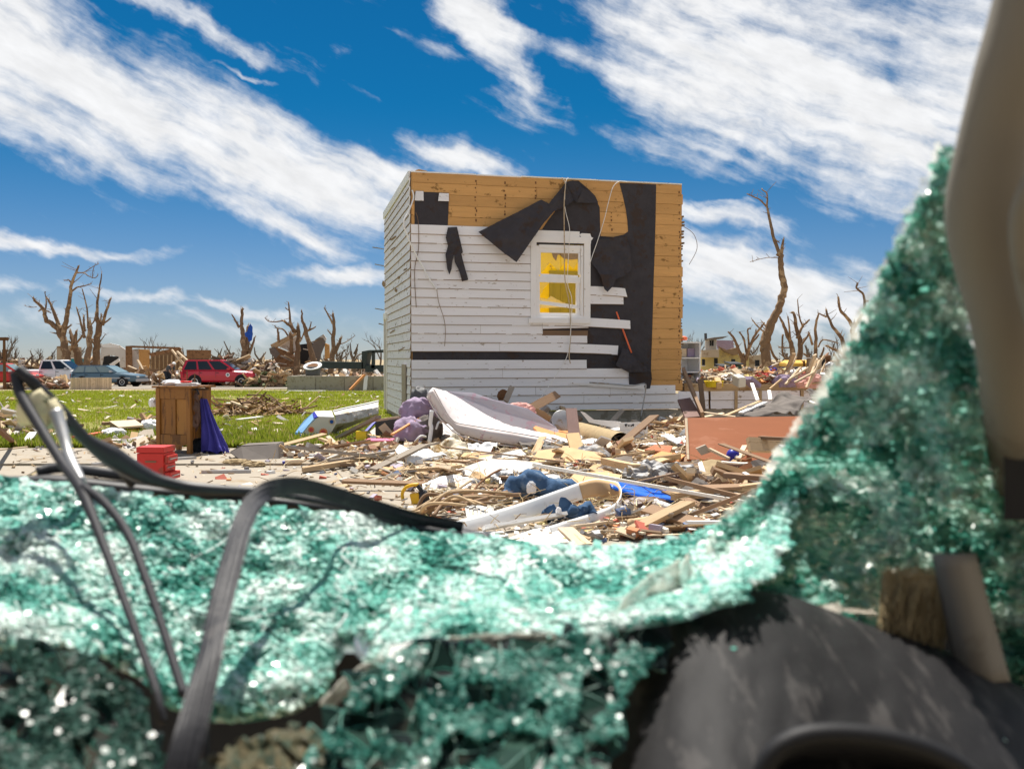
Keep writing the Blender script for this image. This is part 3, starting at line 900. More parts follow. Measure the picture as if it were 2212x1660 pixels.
wall_line('conduit', 'bent white conduit hanging down at the corner of the house', 'conduit', [(330, 190, .07), (338, 240, .08), (305, 330, .14), (275, 395, .2), (300, 480, .18), (345, 580, .12), (400, 680, .09), (450, 770, .07), (486, 818, .05)], .014, 'white_metal')
wall_line('wire', 'thin dark wire running down beside the house corner', 'wire', [(352, 330, .045), (368, 390, .045), (370, 560, .045), (345, 700, .045), (356, 930, .045)], .006, 'brown_wood')
wall_line('wire', 'thin frayed wire below the end of the white conduit', 'wire', [(486, 818, .05), (498, 900, .05), (530, 1000, .05), (540, 1080, .06), (535, 1175, .05)], .005, 'old_wood')
wall_line('rod', 'bent gray metal rod standing before the white foot boards', 'rod', [(1450, 1405, .2), (1600, 1415, .3), (1720, 1425, .34), (1796, 1412, .36), (1806, 1440, .36), (1792, 1530, .36), (1772, 1640, .36)], .013, 'gray_metal', 3)
wall_line('stick', 'orange painted stick wedged behind a loose white board', 'stick', [(1620, 958, .006), (1650, 1040, .02), (1716, 1218, .13)], .016, 'orange_paint', 3, 8)
wall_line('wire', 'thin loose wire curving off the bare plank corner of the house', 'wire', [(2045, 420, .0), (2110, 470, .0), (2130, 560, .0), (2080, 660, .0)], .005, 'old_wood')
# ================================================================== the wrecked car the view is taken from
def glass_mat(name, gloss, rough, transl, const=None):
    m = bpy.data.materials.new(name); m.use_nodes = True
    nt = m.node_tree; nt.nodes.clear(); x = NX(nt)
    N = nt.nodes.new
    a = N('ShaderNodeAttribute'); a.attribute_name = 'pc'
    tc = N('ShaderNodeTexCoord')
    nz = x.noise(tc.outputs['Object'], 90, 4, .6)
    k = x.m('ADD', .7, x.m('MULTIPLY', nz, .6))
    col = x.mix(1.0, a.outputs['Color'], x.comb(k, k, k), 'MULTIPLY')
    d = N('ShaderNodeBsdfDiffuse'); t = N('ShaderNodeBsdfTranslucent'); g = N('ShaderNodeBsdfGlossy')
    g.inputs['Roughness'].default_value = rough
    nt.links.new(col, d.inputs[0]); nt.links.new(col, t.inputs[0])
    m1 = N('ShaderNodeMixShader'); m1.inputs[0].default_value = transl
    nt.links.new(d.outputs[0], m1.inputs[1]); nt.links.new(t.outputs[0], m1.inputs[2])
    lw_ = N('ShaderNodeLayerWeight'); lw_.inputs['Blend'].default_value = gloss
    m2 = N('ShaderNodeMixShader')
    if const is None: nt.links.new(lw_.outputs['Fresnel'], m2.inputs[0])
    else: m2.inputs[0].default_value = const
    nt.links.new(m1.outputs[0], m2.inputs[1]); nt.links.new(g.outputs[0], m2.inputs[2])
    o = N('ShaderNodeOutputMaterial'); nt.links.new(m2.outputs[0], o.inputs[0])
    MATS[name] = m


glass_mat('crushed_glass', .24, .26, .28)
glass_mat('backlit_glass', .22, .26, .66)
glass_mat('tile_glass', .2, .22, .25, .08)
glass_mat('backlit_tiles', .2, .2, .7, .05)
glass_mat('dark_glass', .16, .2, .5)
M('dash', (.0125, .012, .013), .65, .2, .3, 8, bump=.15, dirt=(.042, .039, .038), dirt_amt=.40, dirt_scale=34, dirt_stretch=(1.6, .35, .35))
M('dash_black', (.012, .012, .014), .6, .3, .3, 8, bump=.1)
M('pillar', (.185, .168, .142), .75, .25, .15, 5, bump=.1, dirt=(.145, .128, .105), dirt_amt=.4, dirt_scale=6)
M('film', (.70, .69, .62), .6, .3, .15, 20, bump=.2)
M('rubber', (.022, .022, .026), .5, .22, .3, 20, bump=.15, dirt=(.085, .08, .078), dirt_amt=.32, dirt_scale=12)
M('hose', (.028, .028, .033), .6, .18, .2, 20, bump=.1)
M('fiber', (.36, .28, .16), .95, .1, .5, 60, (1, 1, .15), .6)
M('foam', (.62, .55, .36), .9, .1, .3, 30, bump=.3)
M('roof_blocker', (.16, .15, .14), .95, .1, .1, 8, bump=0)
add_translucent('film', .6)


def _clear_film():
    nt = MATS['film'].node_tree; out = nt.nodes['Material Output']; src = out.inputs[0].links[0].from_socket
    x = NX(nt); tc = nt.nodes.new('ShaderNodeTexCoord'); k = x.ss(x.noise(tc.outputs['Object'], 45, 5, .6), .35, .62)
    t = nt.nodes.new('ShaderNodeBsdfTransparent'); mx = nt.nodes.new('ShaderNodeMixShader')
    nt.links.new(x.m('ADD', .35, x.m('MULTIPLY', k, .5)), mx.inputs[0]); nt.links.new(t.outputs[0], mx.inputs[1]); nt.links.new(src, mx.inputs[2]); nt.links.new(mx.outputs[0], out.inputs[0])


_clear_film()

car = thing('wrecked_car', 'wrecked car cabin with crushed green windshield, torn seals and dusty gray dashboard', 'car', (0, .6, 0))


def interp(poly, x):
    if x <= poly[0][0]: return poly[0][1]
    for (a, b), (c, d) in zip(poly, poly[1:]):
        if x <= c: return b + (d - b) * (x - a) / max(c - a, 1e-6)
    return poly[-1][1]


GT = [(-160, 1005), (0, 1028), (150, 1040), (300, 1062), (470, 1078), (640, 1094), (760, 1106), (860, 1118), (1000, 1147), (1100, 1160), (1180, 1168), (1330, 1174), (1450, 1158), (1560, 1122), (1640, 1066), (1760, 890)]
GL = [(-160, 1440), (0, 1398), (60, 1384), (150, 1390), (230, 1420), (300, 1458), (360, 1520), (430, 1548), (520, 1552), (640, 1530), (700, 1490), (730, 1400), (760, 1395), (800, 1440), (850, 1410), (900, 1388), (1000, 1374), (1100, 1372), (1200, 1378), (1330, 1352), (1480, 1330), (1560, 1300), (1640, 1290), (1760, 1310)]


def d_main(x, y):
    t = max(-.1, min(1.1, (y - interp(GT, x)) / (interp(GL, x) - interp(GT, x))))
    d = .97 - .36 * t
    return d + .034 * noise.noise((x * .006, y * .011, 2)) + .016 * noise.noise((x * .018, y * .024, 5)) - .02 * math.exp(-((t - .85) / .15) ** 2)


_seeds = {}


def plate(x, y, g=92.0):
    """which plate of the shattered pane a spot belongs to, and how near its edge it is"""
    i, j = int(x // g), int(y // (g * .75)); best = []
    for a in range(i - 1, i + 2):
        for b in range(j - 1, j + 2):
            if (a, b, g) not in _seeds:
                q = random.Random(a * 7919 + b * 104729 + int(g)); _seeds[a, b, g] = ((a + q.random()) * g, (b + q.random()) * g * .75, q.gauss(0, 1), q.gauss(0, 1), q.gauss(0, 1))
            sx, sy, *r = _seeds[a, b, g]; best.append((math.hypot(x - sx, (y - sy) * 1.3), r))
    best.sort(key=lambda t: t[0])
    return best[0][1], best[1][0] - best[0][0]


def palette(rr, x, y, dark=0.0):
    k = noise.noise((x * .007, y * .013, 8)) * 1.15 + .6 * noise.noise((x * .035, y * .05, 3)) + .25 * noise.noise((x * .1, y * .1, 6)) + rr.uniform(-.12, .12) - dark + .26
    cols = [(.03, .17, .135), (.065, .29, .23), (.13, .43, .35), (.23, .54, .455), (.36, .64, .56), (.52, .74, .67), (.74, .84, .79)]
    pr, edge = plate(x, y)
    k += .20 * pr[2]
    if edge < 7: k += .75 if pr[0] > -.3 else -.7
    q = max(0, min(5.99, (k + .95) / 1.9 * 6)); i = int(q); u = q - i
    return tuple(a + (b - a) * u for a, b in zip(cols[i], cols[i + 1]))


def shard_sheet(name, inside, box, cell, dfn, tilt, mat, rr, thick=.0028, dark=0.0, over=.66, colfn=None):
    """laminated glass broken into crumbs: every crumb its own little tilted block on the sagging sheet"""
    mb = MB(); mb.c = []
    x0, y0, x1, y1 = box
    y = y0; row = 0
    while y < y1:
        x = x0 + (cell * .5 if row % 2 else 0)
        while x < x1:
            px, py = x + rr.uniform(-.4, .4) * cell, y + rr.uniform(-.4, .4) * cell * .8
            x += cell
            if not inside(px, py): continue
            d = dfn(px, py); c = P(px, py, d)
            ex = P(px + 6, py, dfn(px + 6, py)) - c; ey = P(px, py + 6, dfn(px, py + 6)) - c
            n = ey.cross(ex).normalized()
            if n.dot(EYE - c) < 0: n = -n
            pr, _e = plate(px, py); n = (n + Vector((pr[0], pr[1], 0)) * .16).normalized()
            n = (n + Vector((rr.gauss(0, tilt), rr.gauss(0, tilt), rr.gauss(0, tilt)))).normalized()
            u = n.orthogonal().normalized(); w = n.cross(u)
            r = cell * over / F * d * rr.uniform(.75, 1.35)
            k = rr.choice((4, 4, 5, 5, 6)); a0 = rr.uniform(0, 6.28)
            ring = [c + (u * math.cos(a0 + 6.283 * i / k) + w * math.sin(a0 + 6.283 * i / k) * rr.uniform(.8, 1.5)) * r * rr.uniform(.75, 1.2) for i in range(k)]
            vs = ring + [p - n * thick for p in ring]
            fs = [tuple(range(k))] + [(i, i + k, (i + 1) % k + k, (i + 1) % k) for i in range(k)]
            mb.add(vs, fs, (colfn or palette)(rr, px, py, dark))
        y += cell * .85; row += 1
    return mb


def tile_sheet(inside, box, cell, dfn, rr, colfn, jit=.004):
    """the crazed pane itself: angular tiles side by side, thin open cracks between them"""
    x0, y0, x1, y1 = box; cy = cell * .62
    nx, ny = int((x1 - x0) / cell) + 2, int((y1 - y0) / cy) + 2
    pt = {}
    for i in range(nx):
        for j in range(ny):
            pt[i, j] = (x0 + (i + (.5 if j % 2 else 0) + rr.uniform(-.36, .36)) * cell, y0 + (j + rr.uniform(-.36, .36)) * cy)
    mb = MB(); mb.c = []
    for i in range(nx - 1):
        for j in range(ny - 1):
            q = [pt[i, j], pt[i + 1, j], pt[i + 1, j + 1], pt[i, j + 1]]
            polys = [q] if rr.random() < .5 else [[q[0], q[1], q[2]], [q[0], q[2], q[3]]]
            for p in polys:
                mx = sum(a[0] for a in p) / len(p); my = sum(a[1] for a in p) / len(p)
                if not inside(mx, my): continue
                t1, t2 = rr.gauss(0, jit), rr.gauss(0, jit)
                ring = []
                for a, b in p:
                    a, b = mx + (a - mx) * .91, my + (b - my) * .91
                    ring.append(P(a, b, dfn(a, b) + t1 * (a - mx) / cell * 2 + t2 * (b - my) / cy * 2))
                k = len(ring)
                mb.add(ring + [v + Vector((0, .002, -.0025)) for v in ring], [tuple(range(k))] + [(m, m + k, (m + 1) % k + k, (m + 1) % k) for m in range(k)], colfn(rr, mx, my, 0))
    return mb


def in_poly(poly):
    def f(x, y):
        r = False; n = len(poly); j = n - 1
        for i in range(n):
            xi, yi = poly[i]; xj, yj = poly[j]
            if (yi > y) != (yj > y) and x < (xj - xi) * (y - yi) / (yj - yi) + xi: r = not r
            j = i
        return r
    return f


DASH = [(1290, 1720), (1318, 1560), (1345, 1470), (1400, 1385), (1480, 1322), (1560, 1296), (1640, 1300), (1720, 1318), (1870, 1375), (1990, 1412), (2080, 1446), (2212, 1515), (2330, 1590)]
RT = [(1560, 1122), (1600, 1098), (1640, 1062), (1700, 965), (1780, 850), (1850, 725), (1900, 615), (1935, 540), (1975, 455), (2010, 385), (2040, 315)]


def d_right(x, y):
    t = max(0, min(1, (y - 350) / 1000))
    d = .66 + .16 * t + (2000 - x) * .00022
    sm = lambda v: max(0, min(1, v)) ** 2 * (3 - 2 * max(0, min(1, v)))
    L = sm((y - 960) / 160) * sm((1960 - x) / 160)
    d = d * (1 - L) + (1.0 - .30 * (y - 1000) / 330) * L
    return d + .035 * noise.noise((x * .008, y * .006, 12)) + .018 * noise.noise((x * .022, y * .02, 4)) - .06 * max(0, min(1, (x - 1850) / 200)) * max(0, min(1, (1250 - y) / 300))


def facets(name, poly, cell, dfn, rr, cols, edge, parent, er=2.2):
    """large plates still held by the film: dark panes and bright broken edges between them"""
    ins = in_poly(poly)
    xs = [p[0] for p in poly]; ys = [p[1] for p in poly]
    nx = int((max(xs) - min(xs)) / cell) + 2; ny = int((max(ys) - min(ys)) / cell) + 2
    pt = {}
    for i in range(nx):
        for j in range(ny):
            x = min(xs) + (i - .5 + rr.uniform(-.38, .38)) * cell; y = min(ys) + (j - .5 + rr.uniform(-.38, .38)) * cell
            pt[i, j] = (x, y, P(x, y, dfn(x, y) + rr.uniform(-.004, .004)))
    mb = MB(); mb.c = []; eb = MB(); eb.c = []
    for i in range(nx - 1):
        for j in range(ny - 1):
            q = [pt[i, j], pt[i + 1, j], pt[i + 1, j + 1], pt[i, j + 1]]
            cx = sum(a[0] for a in q) / 4; cy = sum(a[1] for a in q) / 4
            if not ins(cx, cy): continue
            tris = ((0, 1, 2), (0, 2, 3)) if rr.random() < .5 else ((0, 1, 3), (1, 2, 3))
            for t in tris:
                p = [q[k][2] for k in t]; n = (p[1] - p[0]).cross(p[2] - p[0]).normalized()
                c = (p[0] + p[1] + p[2]) / 3
                p = [c + (a - c) * .97 for a in p]
                mb.add(p + [a + Vector((0, .004, 0)) for a in p], [(0, 1, 2), (3, 5, 4), (0, 3, 4, 1), (1, 4, 5, 2), (2, 5, 3, 0)], rr.choice(cols))
                for a, b in ((0, 1), (1, 2), (2, 0)):
                    if rr.random() < .55:
                        A, B = q[t[a]][2], q[t[b]][2]; m = (A + B) / 2 + Vector((rr.uniform(-1, 1), rr.uniform(-1, 1), rr.uniform(-1, 1))) * .003
                        rad = er / F * .6 * rr.uniform(.4, 1.4)
                        eb.tube([A, m, B], [rad * .5, rad, rad * .6], 5, True, rr.choice(edge))
    kind(mb.build(name, 'dark_glass', parent), 'stuff')
    kind(eb.build('crack_edges', 'crushed_glass', parent), 'stuff')


def build_car():
    rr = random.Random(21)
    # ---- windshield
    ws = bpy.data.objects.new('windshield', None); COL.objects.link(ws); ws.parent = car; ws['label'] = 'crushed sagging green windshield glass'
    redge = lambda y: 1690 + 70 * noise.noise((y * .02, 0, 3)) + .5 * (1180 - y)
    ins = lambda x, y: x < redge(y) and interp(GT, x) + 2 + 7 * noise.noise((x * .05, 0, 1)) < y < interp(GL, x) + 6 * noise.noise((x * .05, 3, 1)) and not (715 < x < 800 and y > 1350 + abs(x - 790) * .5 and y > 1330)
    kind(tile_sheet(ins, (-150, 880, 1830, 1600), 17, d_main, rr, lambda r_, x, y, dk_: palette(r_, x, y, -.02), .004).build('glass_tiles', 'tile_glass', ws, fix=False), 'stuff')
    kind(shard_sheet('glass', lambda x, y: ins(x, y) and rr.random() < .45 + .6 * noise.noise((x * .012, y * .02, 61)), (-130, 880, 1810, 1580), 9, lambda x, y: d_main(x, y) - .003, .22, 'crushed_glass', rr, dark=-.1).build('glass_crumbs', 'crushed_glass', ws, fix=False), 'stuff')
    mb = MB(); mb.c = []
    for i in range(88):
        for j in range(16):
            q = []
            for (a, b) in ((i, j), (i + 1, j), (i + 1, j + 1), (i, j + 1)):
                x = -130 + 1830 * a / 84; T, L = interp(GT, x) + 3, interp(GL, x) - 2
                y = T + (L - T) * b / 16
                q.append(P(x, y, d_main(x, y)) - Vector((0, -.006, .006)))
            cx = -130 + 1830 * (i + .5) / 84; cy = interp(GT, cx) + (interp(GL, cx) - interp(GT, cx)) * (j + .5) / 16
            if cx > redge(cy) - 20: continue
            mb.add(q, [(0, 1, 2, 3)], (.80, .87, .83) if noise.noise((cx * .01, cy * .015, 71)) > -.15 else (.08, .26, .21))
    mb.build('laminate', 'crushed_glass', ws, fix=False)
    # long cracks running through the crumbs
    cb = MB(); cb.c = []
    for _ in range(46):
        x, y = rr.uniform(-60, 1560), rr.uniform(1060, 1440); a = rr.uniform(-.9, .9) + (1.57 if rr.random() < .3 else 0); L = rr.uniform(60, 260); pts = []
        for k in range(9):
            px, py = x + math.cos(a) * L * k / 8, y + math.sin(a) * L * .6 * k / 8; a += rr.uniform(-.12, .12)
            if not ins(px, py): break
            pts.append(P(px, py, d_main(px, py) - .004))
        if len(pts) > 3: cb.tube(smooth_path(pts, 3), .0011, 4, True, rr.choice(((.72, .80, .76), (.5, .66, .6), (.04, .16, .13), (.03, .1, .08))))
    kind(cb.build('crack_edges', 'crushed_glass', ws), 'stuff')
    # right-hand half, pushed up against the pillar
    RP = RT + [(2075, 330), (2060, 460), (2080, 620), (2110, 760), (2130, 900), (2142, 950), (2250, 930), (2330, 1200), (2330, 1600)] + [p for p in DASH[::-1] if p[0] > 1470]
    inr = in_poly(RP)
    fray = lambda x, y: inr(x + 9 * noise.noise((x * .04, y * .04, 7)), y + 9 * noise.noise((x * .04, y * .04, 9))) and not (1915 < x < 2030 and 1225 < y < 1400) and not (1768 < x < 1900 and 1296 + (x - 1768) * .12 < y < 1318 + (x - 1768) * .10)
    def pal2(r_, x, y, dk): return palette(r_, x, y, -.12 + .15 * max(0, min(1, (x - 1820) / 250)) * max(0, min(1, (1300 - y) / 300)))
    kind(tile_sheet(fray, (1540, 300, 2330, 1560), 22, d_right, rr, lambda r_, x, y, dk_: pal2(r_, x, y, 0), .006).build('glass_tiles', 'backlit_tiles', ws, fix=False), 'stuff')
    kind(shard_sheet('glass', lambda x, y: fray(x, y) and rr.random() < .42 + .5 * noise.noise((x * .012, y * .012, 63)), (1540, 300, 2330, 1560), 11, lambda x, y: d_right(x, y) - .004, .3, 'crushed_glass', rr, colfn=pal2).build('glass_crumbs', 'backlit_glass', ws, fix=False), 'stuff')
    # the milky interlayer behind the crumbs, standing out past them in a frayed border
    mb = MB()
    def hz(x, y):
        o = 15 + 14 * noise.noise((0, y * .012, 17)) + 7 * noise.noise((0, y * .05, 2)); return inr(x + o, y + o * .55) or inr(x + 2, y + 2)
    for i in range(124):
        for j in range(184):
            x, y = 1525 + 6.5 * i, 285 + 7 * j
            if not hz(x + 3, y + 3.5) or (1915 < x < 2025 and 1230 < y < 1400): continue
            mb.add([P(a, b, d_right(a, b) + .006) for a, b in ((x, y), (x + 6.5, y), (x + 6.5, y + 7), (x, y + 7))], [(0, 1, 2, 3)])
    mb.build('laminate', 'film', ws, fix=False)
    # folded lower plates
    dk = [(.012, .03, .025), (.018, .045, .036), (.03, .075, .058), (.05, .11, .085), (.018, .03, .03), (.045, .05, .04)]  # near-black tones paint the unlit cabin seen through the plates
    ed = [(.20, .50, .40), (.10, .42, .32), (.45, .62, .54), (.30, .55, .46)]  # teal of the broken edges, paled to paint them lit
    dl = lambda x, y: .60 - .10 * (y - 1380) / 300 + .015 * noise.noise((x * .01, y * .01, 2))
    facets('glass_plate', [(690, 1545), (740, 1495), (800, 1442), (900, 1392), (1060, 1376), (1200, 1380), (1330, 1356), (1480, 1325), (1440, 1400), (1360, 1470), (1345, 1560), (1330, 1640), (1290, 1720), (640, 1720)], 46, dl, rr, dk, ed, ws, 1.5)
    facets('glass_plate', [(-80, 1440), (60, 1400), (160, 1405), (260, 1470), (330, 1540), (345, 1720), (-80, 1720)], 34, dl, rr, dk + [(.05, .045, .03)] * 3, ed[:2], ws, .5)
    facets('glass_plate', [(440, 1640), (520, 1600), (640, 1570), (700, 1600), (700, 1720), (400, 1720)], 18, dl, rr, [(.20, .17, .10), (.16, .15, .09), (.10, .13, .09)], [(.2, .2, .12)], ws, .5)
    # smaller crumbs clinging over the plates
    lowp = in_poly([(690, 1560), (800, 1440), (900, 1392), (1200, 1380), (1480, 1325), (1430, 1400), (1350, 1500), (1340, 1600), (1300, 1700), (640, 1700)])
    kind(shard_sheet('glass', lambda x, y: lowp(x, y) and noise.noise((x * .012, y * .012, 31)) > -.10 + .0010 * (y - 1450), (640, 1320, 1490, 1700), 11, lambda x, y: dl(x, y) - .012, .3, '', rr, dark=.5).build('glass_crumbs', 'backlit_glass', ws, fix=False), 'stuff')  # crumb colour darkened to paint the shade low in the cabin
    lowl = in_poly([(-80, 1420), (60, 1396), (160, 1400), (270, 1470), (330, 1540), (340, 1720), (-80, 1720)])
    kind(shard_sheet('glass', lambda x, y: lowl(x, y) and noise.noise((x * .012, y * .012, 41)) > -.12, (-80, 1380, 350, 1720), 11, lambda x, y: dl(x, y) - .012, .3, '', rr, colfn=lambda r_, x, y, dk_: tuple(a * .45 + b for a, b in zip(palette(r_, x, y, .6), (.035, .032, .020)))).build('glass_crumbs', 'backlit_glass', ws, fix=False), 'stuff')  # brownish crumbs, darkened in colour for the shade at lower left
    # torn plastic interlayer: pale folds and ribbons
    def ribbon(pts, w, seed=0, mat='film', name='film_fold'):
        q = [(P(x, y, d), ww) for (x, y, d), ww in zip(pts, w)]
        c = smooth_path([a for a, _ in q], 7); n = len(c) - 1
        ws_ = [lerp_path([(k,) for k in w], i / n)[0] for i in range(n + 1)]
        def fn(a, b):
            i = int(round(a * n)); p = c[i]; t = (c[min(i + 1, n)] - c[max(i - 1, 0)]).normalized()
            s = t.cross(FWD).normalized(); hw = ws_[i] / F * p.y
            o = (b - .5) * 2
            return p + s * hw * o * 1.25 * (1 + .5 * noise.noise((i * .45, math.copysign(1, o) * 3, seed))) + FWD * (.002 + .007 * noise.noise((i * .55, o * 2.2, seed + 3)) + .003 * noise.noise((i * 1.7, o * 6, seed + 9)))
        MB().grid(fn, n, 10, .0012).build(name, mat, ws, smooth=True)
    ribbon([(1505, 1250, .78), (1450, 1330, .70), (1400, 1410, .63), (1345, 1490, .58), (1300, 1580, .55)], (46, 34, 20, 14, 8), 2)
    ribbon([(1470, 1250, .74), (1380, 1290, .68), (1330, 1370, .62), (1325, 1450, .58)], (34, 20, 14, 8), 3)
    ribbon([(700, 1530, .57), (760, 1470, .58), (840, 1425, .59), (940, 1392, .60), (1080, 1375, .60), (1200, 1378, .60)], (14, 12, 9, 6, 5, 4), 4)
    # crumbs spilled over the edge of the dashboard
    def dsh(x, y):
        b = math.sqrt(max(0, (y - interp(DASH, x)) / 560)); return .74 - .30 * b - .02 * (1 - b) ** 3 - .019
    kind(shard_sheet('glass', lambda x, y: x > 1330 and -14 < y - interp(DASH, x) < 170 and rr.random() < .9 * math.exp(-max(0, y - interp(DASH, x) - 8) / 20) and noise.noise((x * .012, y * .02, 51)) > -.25, (1330, 1270, 2300, 1700), 11, dsh, .3, '', rr, dark=.1).build('glass_crumbs', 'crushed_glass', ws, fix=False), 'stuff')
    # ---- dashboard
    db = bpy.data.objects.new('dashboard', None); COL.objects.link(db); db.parent = car; db['label'] = 'dust-streaked dark gray dashboard with gauge hood'
    def dfn(a, b):
        x = 1290 + a * 1040; y = interp(DASH, x) + b * b * 560
        return P(x, y, .74 - .30 * b - .02 * (1 - b) ** 3 + .004 * noise.noise((x * .02, y * .02, 0)))
    MB().grid(dfn, 60, 24, .01).build('dash_panel', 'dash', db, smooth=True)
    lip = smooth_path([P(x, y + 3, .735) for x, y in DASH[4:]], 3)
    MB().tube(lip, .007, 8).build('dash_edge', 'dash_black', db, smooth=True)
    hood_px = [(1628, 1720), (1650, 1660), (1680, 1618), (1730, 1592), (1800, 1584), (1900, 1592), (2000, 1618), (2080, 1660), (2140, 1720)]
    MB().tube(smooth_path([P(x, y, .47) for x, y in hood_px], 5), .0055, 10).build('gauge_hood_rim', 'dash_black', db, smooth=True)
    MB().tube(smooth_path([P(x, y - 9, .475) for x, y in hood_px], 5), .0035, 8).build('gauge_hood_rim', 'dash_black', db, smooth=True)
    def hf(a, b):
        x, y = lerp_path(hood_px, a); p = P(x, y, .47); q = P(x, max(y, 1640) + 60, .60)
        return p + (q - p) * b
    MB().grid(hf, 24, 4, .003).build('gauge_hood', 'dash_black', db, smooth=True)
    MB().grid(lambda a, b: P(1640 + 520 * a, 1600 + 160 * b, .60), 2, 2, .003).build('gauge_face', 'dash_black', db)
    # black sheet painting the dark void under the broken glass
    MB().grid(lambda a, b: P(-220 + 2600 * a, 1340 + 520 * b, .80 - .05 * b), 6, 6, .01).build('dark_void_sheet', 'dash_black', car)
    # ---- pillar, bracket, insulation, trim
    pp = smooth_path([P(x, y, d) for x, y, d in ((2262, -110, .52), (2228, 40, .53), (2176, 190, .54), (2142, 320, .55), (2128, 440, .56), (2140, 560, .57), (2170, 700, .58), (2192, 850, .62), (2200, 1000, .70), (2196, 1180, .80), (2180, 1330, .84))], 6)
    rad = [.0212 + .0015 * math.sin(i * .3) for i in range(len(pp))]
    MB().tube(pp, rad, 20).build('pillar', 'pillar', car, smooth=True)
    MB().tube(smooth_path([P(x, y, d) for x, y, d in ((2300, 300, .50), (2236, 400, .51), (2210, 480, .52), (2222, 600, .53), (2262, 760, .54), (2300, 900, .55))], 5), .0075, 10).build('pillar_trim', 'pillar', car, smooth=True)
    MB().grid(lambda a, b: P(2168 + 170 * a, -40 + 1160 * b, .66 - .02 * a), 4, 8, .006).build('interior_dark', 'dash_black', car)  # black panel painting the interior darkness right of the pillar
    MB().grid(lambda a, b: P(2030 + 55 * b + (60 + 20 * b) * a, 1195 + 275 * b, .69 - .02 * math.sin(a * 3.14)), 8, 10, .006).build('bracket', 'pillar', car, smooth=True)
    v, f = rough_sheet([P(x, y, d) for x, y, d in ((1925, 1238, .72), (1980, 1222, .71), (2030, 1240, .71), (2034, 1330, .72), (2030, 1405, .72), (1970, 1398, .73), (1912, 1382, .73), (1908, 1300, .73))], .01, 3, .006, 30, 3)
    MB().add(v, f).build('insulation', 'fiber', car, smooth=True)
    mb = MB()
    for i in range(420):
        x, y = rr.uniform(1904, 2036), rr.uniform(1220, 1320)
        a = P(x, y, .712); b = P(x + rr.uniform(-8, 8), y + rr.uniform(50, 120), .704 + rr.uniform(-.010, .004))
        mb.tube([a, (a + b) / 2 + Vector((rr.uniform(-.003, .003), 0, 0)), b], .0006, 4)
    mb.build('insulation_fibers', 'fiber', car)
    # ---- cowl along the far edge of the glass
    cw = [(-160, 1015, 1.02), (0, 1030, 1.0), (100, 1026, 1.0), (220, 1038, 1.0), (330, 1050, 1.0), (470, 1062, 1.0), (560, 1068, 1.0), (680, 1082, 1.0), (780, 1098, 1.0), (880, 1118, 1.0), (1000, 1146, .99), (1060, 1154, .99)]
    q = smooth_path([P(*c) for c in cw], 4)
    n = len(q) - 1
    MB().grid(lambda a, b: q[int(round(a * n))] + Vector((0, .05 * b, -.012 * b * b * 2 + .009 * math.sin(b * 3) - .006)), n, 5, .006).build('cowl', 'black_plastic', car, smooth=True)
    MB().tube(smooth_path([P(*c) for c in ((80, 1020, 1.02), (130, 1010, 1.03), (230, 1022, 1.02), (330, 1036, 1.02))], 4), .006, 8).build('cowl_clip', 'black_plastic', car, smooth=True)
    MB().tube(smooth_path([P(*c) for c in ((560, 1062, 1.0), (690, 1082, .98), (800, 1112, .97), (880, 1135, .96), (1000, 1158, .96))], 4), [.004] * 17, 8).build('trim_strip', 'rubber', car, smooth=True)
    v, f = rough_sheet([P(x, y, .97) for x, y in ((770, 1112), (830, 1108), (900, 1128), (885, 1142), (820, 1132))], .002, 2, .003, 20)
    MB().add(v, f).build('torn_trim', 'white_metal', car)
    MB().grid(lambda a, b: P(430 + 250 * a, 1052 + 12 * a + b * (30 + 10 * math.sin(a * 3)), 1.04), 10, 3, .01).build('cowl_box', 'black_plastic', car)
    # bonnet beyond the glass
    MB().grid(lambda a, b: ((a - .5) * 1.5, 1.10 + b * 1.0, .93 - .16 * b - .05 * (2 * a - 1) ** 2 + .015 * noise.noise((a * 4, b * 4, 0))), 14, 12, .01).build('bonnet', 'silver_car', car, smooth=True)
    # unseen roof added over the camera to keep sky light off dash and pillar
    MB().grid(lambda a, b: ((a - .5) * 1.3, -1.5 + b * 1.75, 1.43 + .05 * math.cos((a - .5) * 3)), 8, 8, .02).build('roof', 'roof_blocker', car)
    # ---- wiper, hoses, rubber seal
    wp = bpy.data.objects.new('wiper', None); COL.objects.link(wp); wp.parent = car
    def strand(name, pts, r, mat, parent=wp, sub=6, n=10):
        q = smooth_path([P(x, y, d) for x, y, d in pts], sub); m = len(q) - 1
        rr_ = [lerp_path([(k,) for k in r], i / m)[0] * q[i].y / F for i in range(m + 1)] if isinstance(r, (list, tuple)) else [r * p.y / F for p in q]
        return MB().tube(q, rr_, n).build(name, mat, parent, smooth=True)
    strand('wiper_arm', [(48, 806, .90), (90, 846, .90), (140, 900, .92), (185, 948, .94), (240, 985, .96), (300, 1022, .98), (350, 1040, .99), (430, 1056, 1.0), (560, 1062, 1.0)], [10, 14, 16, 13, 24, 20, 14, 14, 10], 'black_plastic')
    strand('wiper_link', [(225, 968, .96), (250, 1000, .97), (285, 1048, .99)], [11, 10, 8], 'black_plastic')
    strand('wiper_blade', [(40, 800, .88), (75, 830, .88), (115, 880, .90), (150, 920, .91)], [15, 13, 10, 7], 'rubber')
    strand('hose', [(34, 806, .88), (44, 850, .87), (85, 920, .84), (135, 1000, .80), (176, 1058, .76), (225, 1180, .70), (270, 1300, .65), (310, 1410, .61), (340, 1500, .58), (352, 1560, .57)], [13, 12, 11, 11, 13, 10, 10, 10, 10, 10], 'hose')
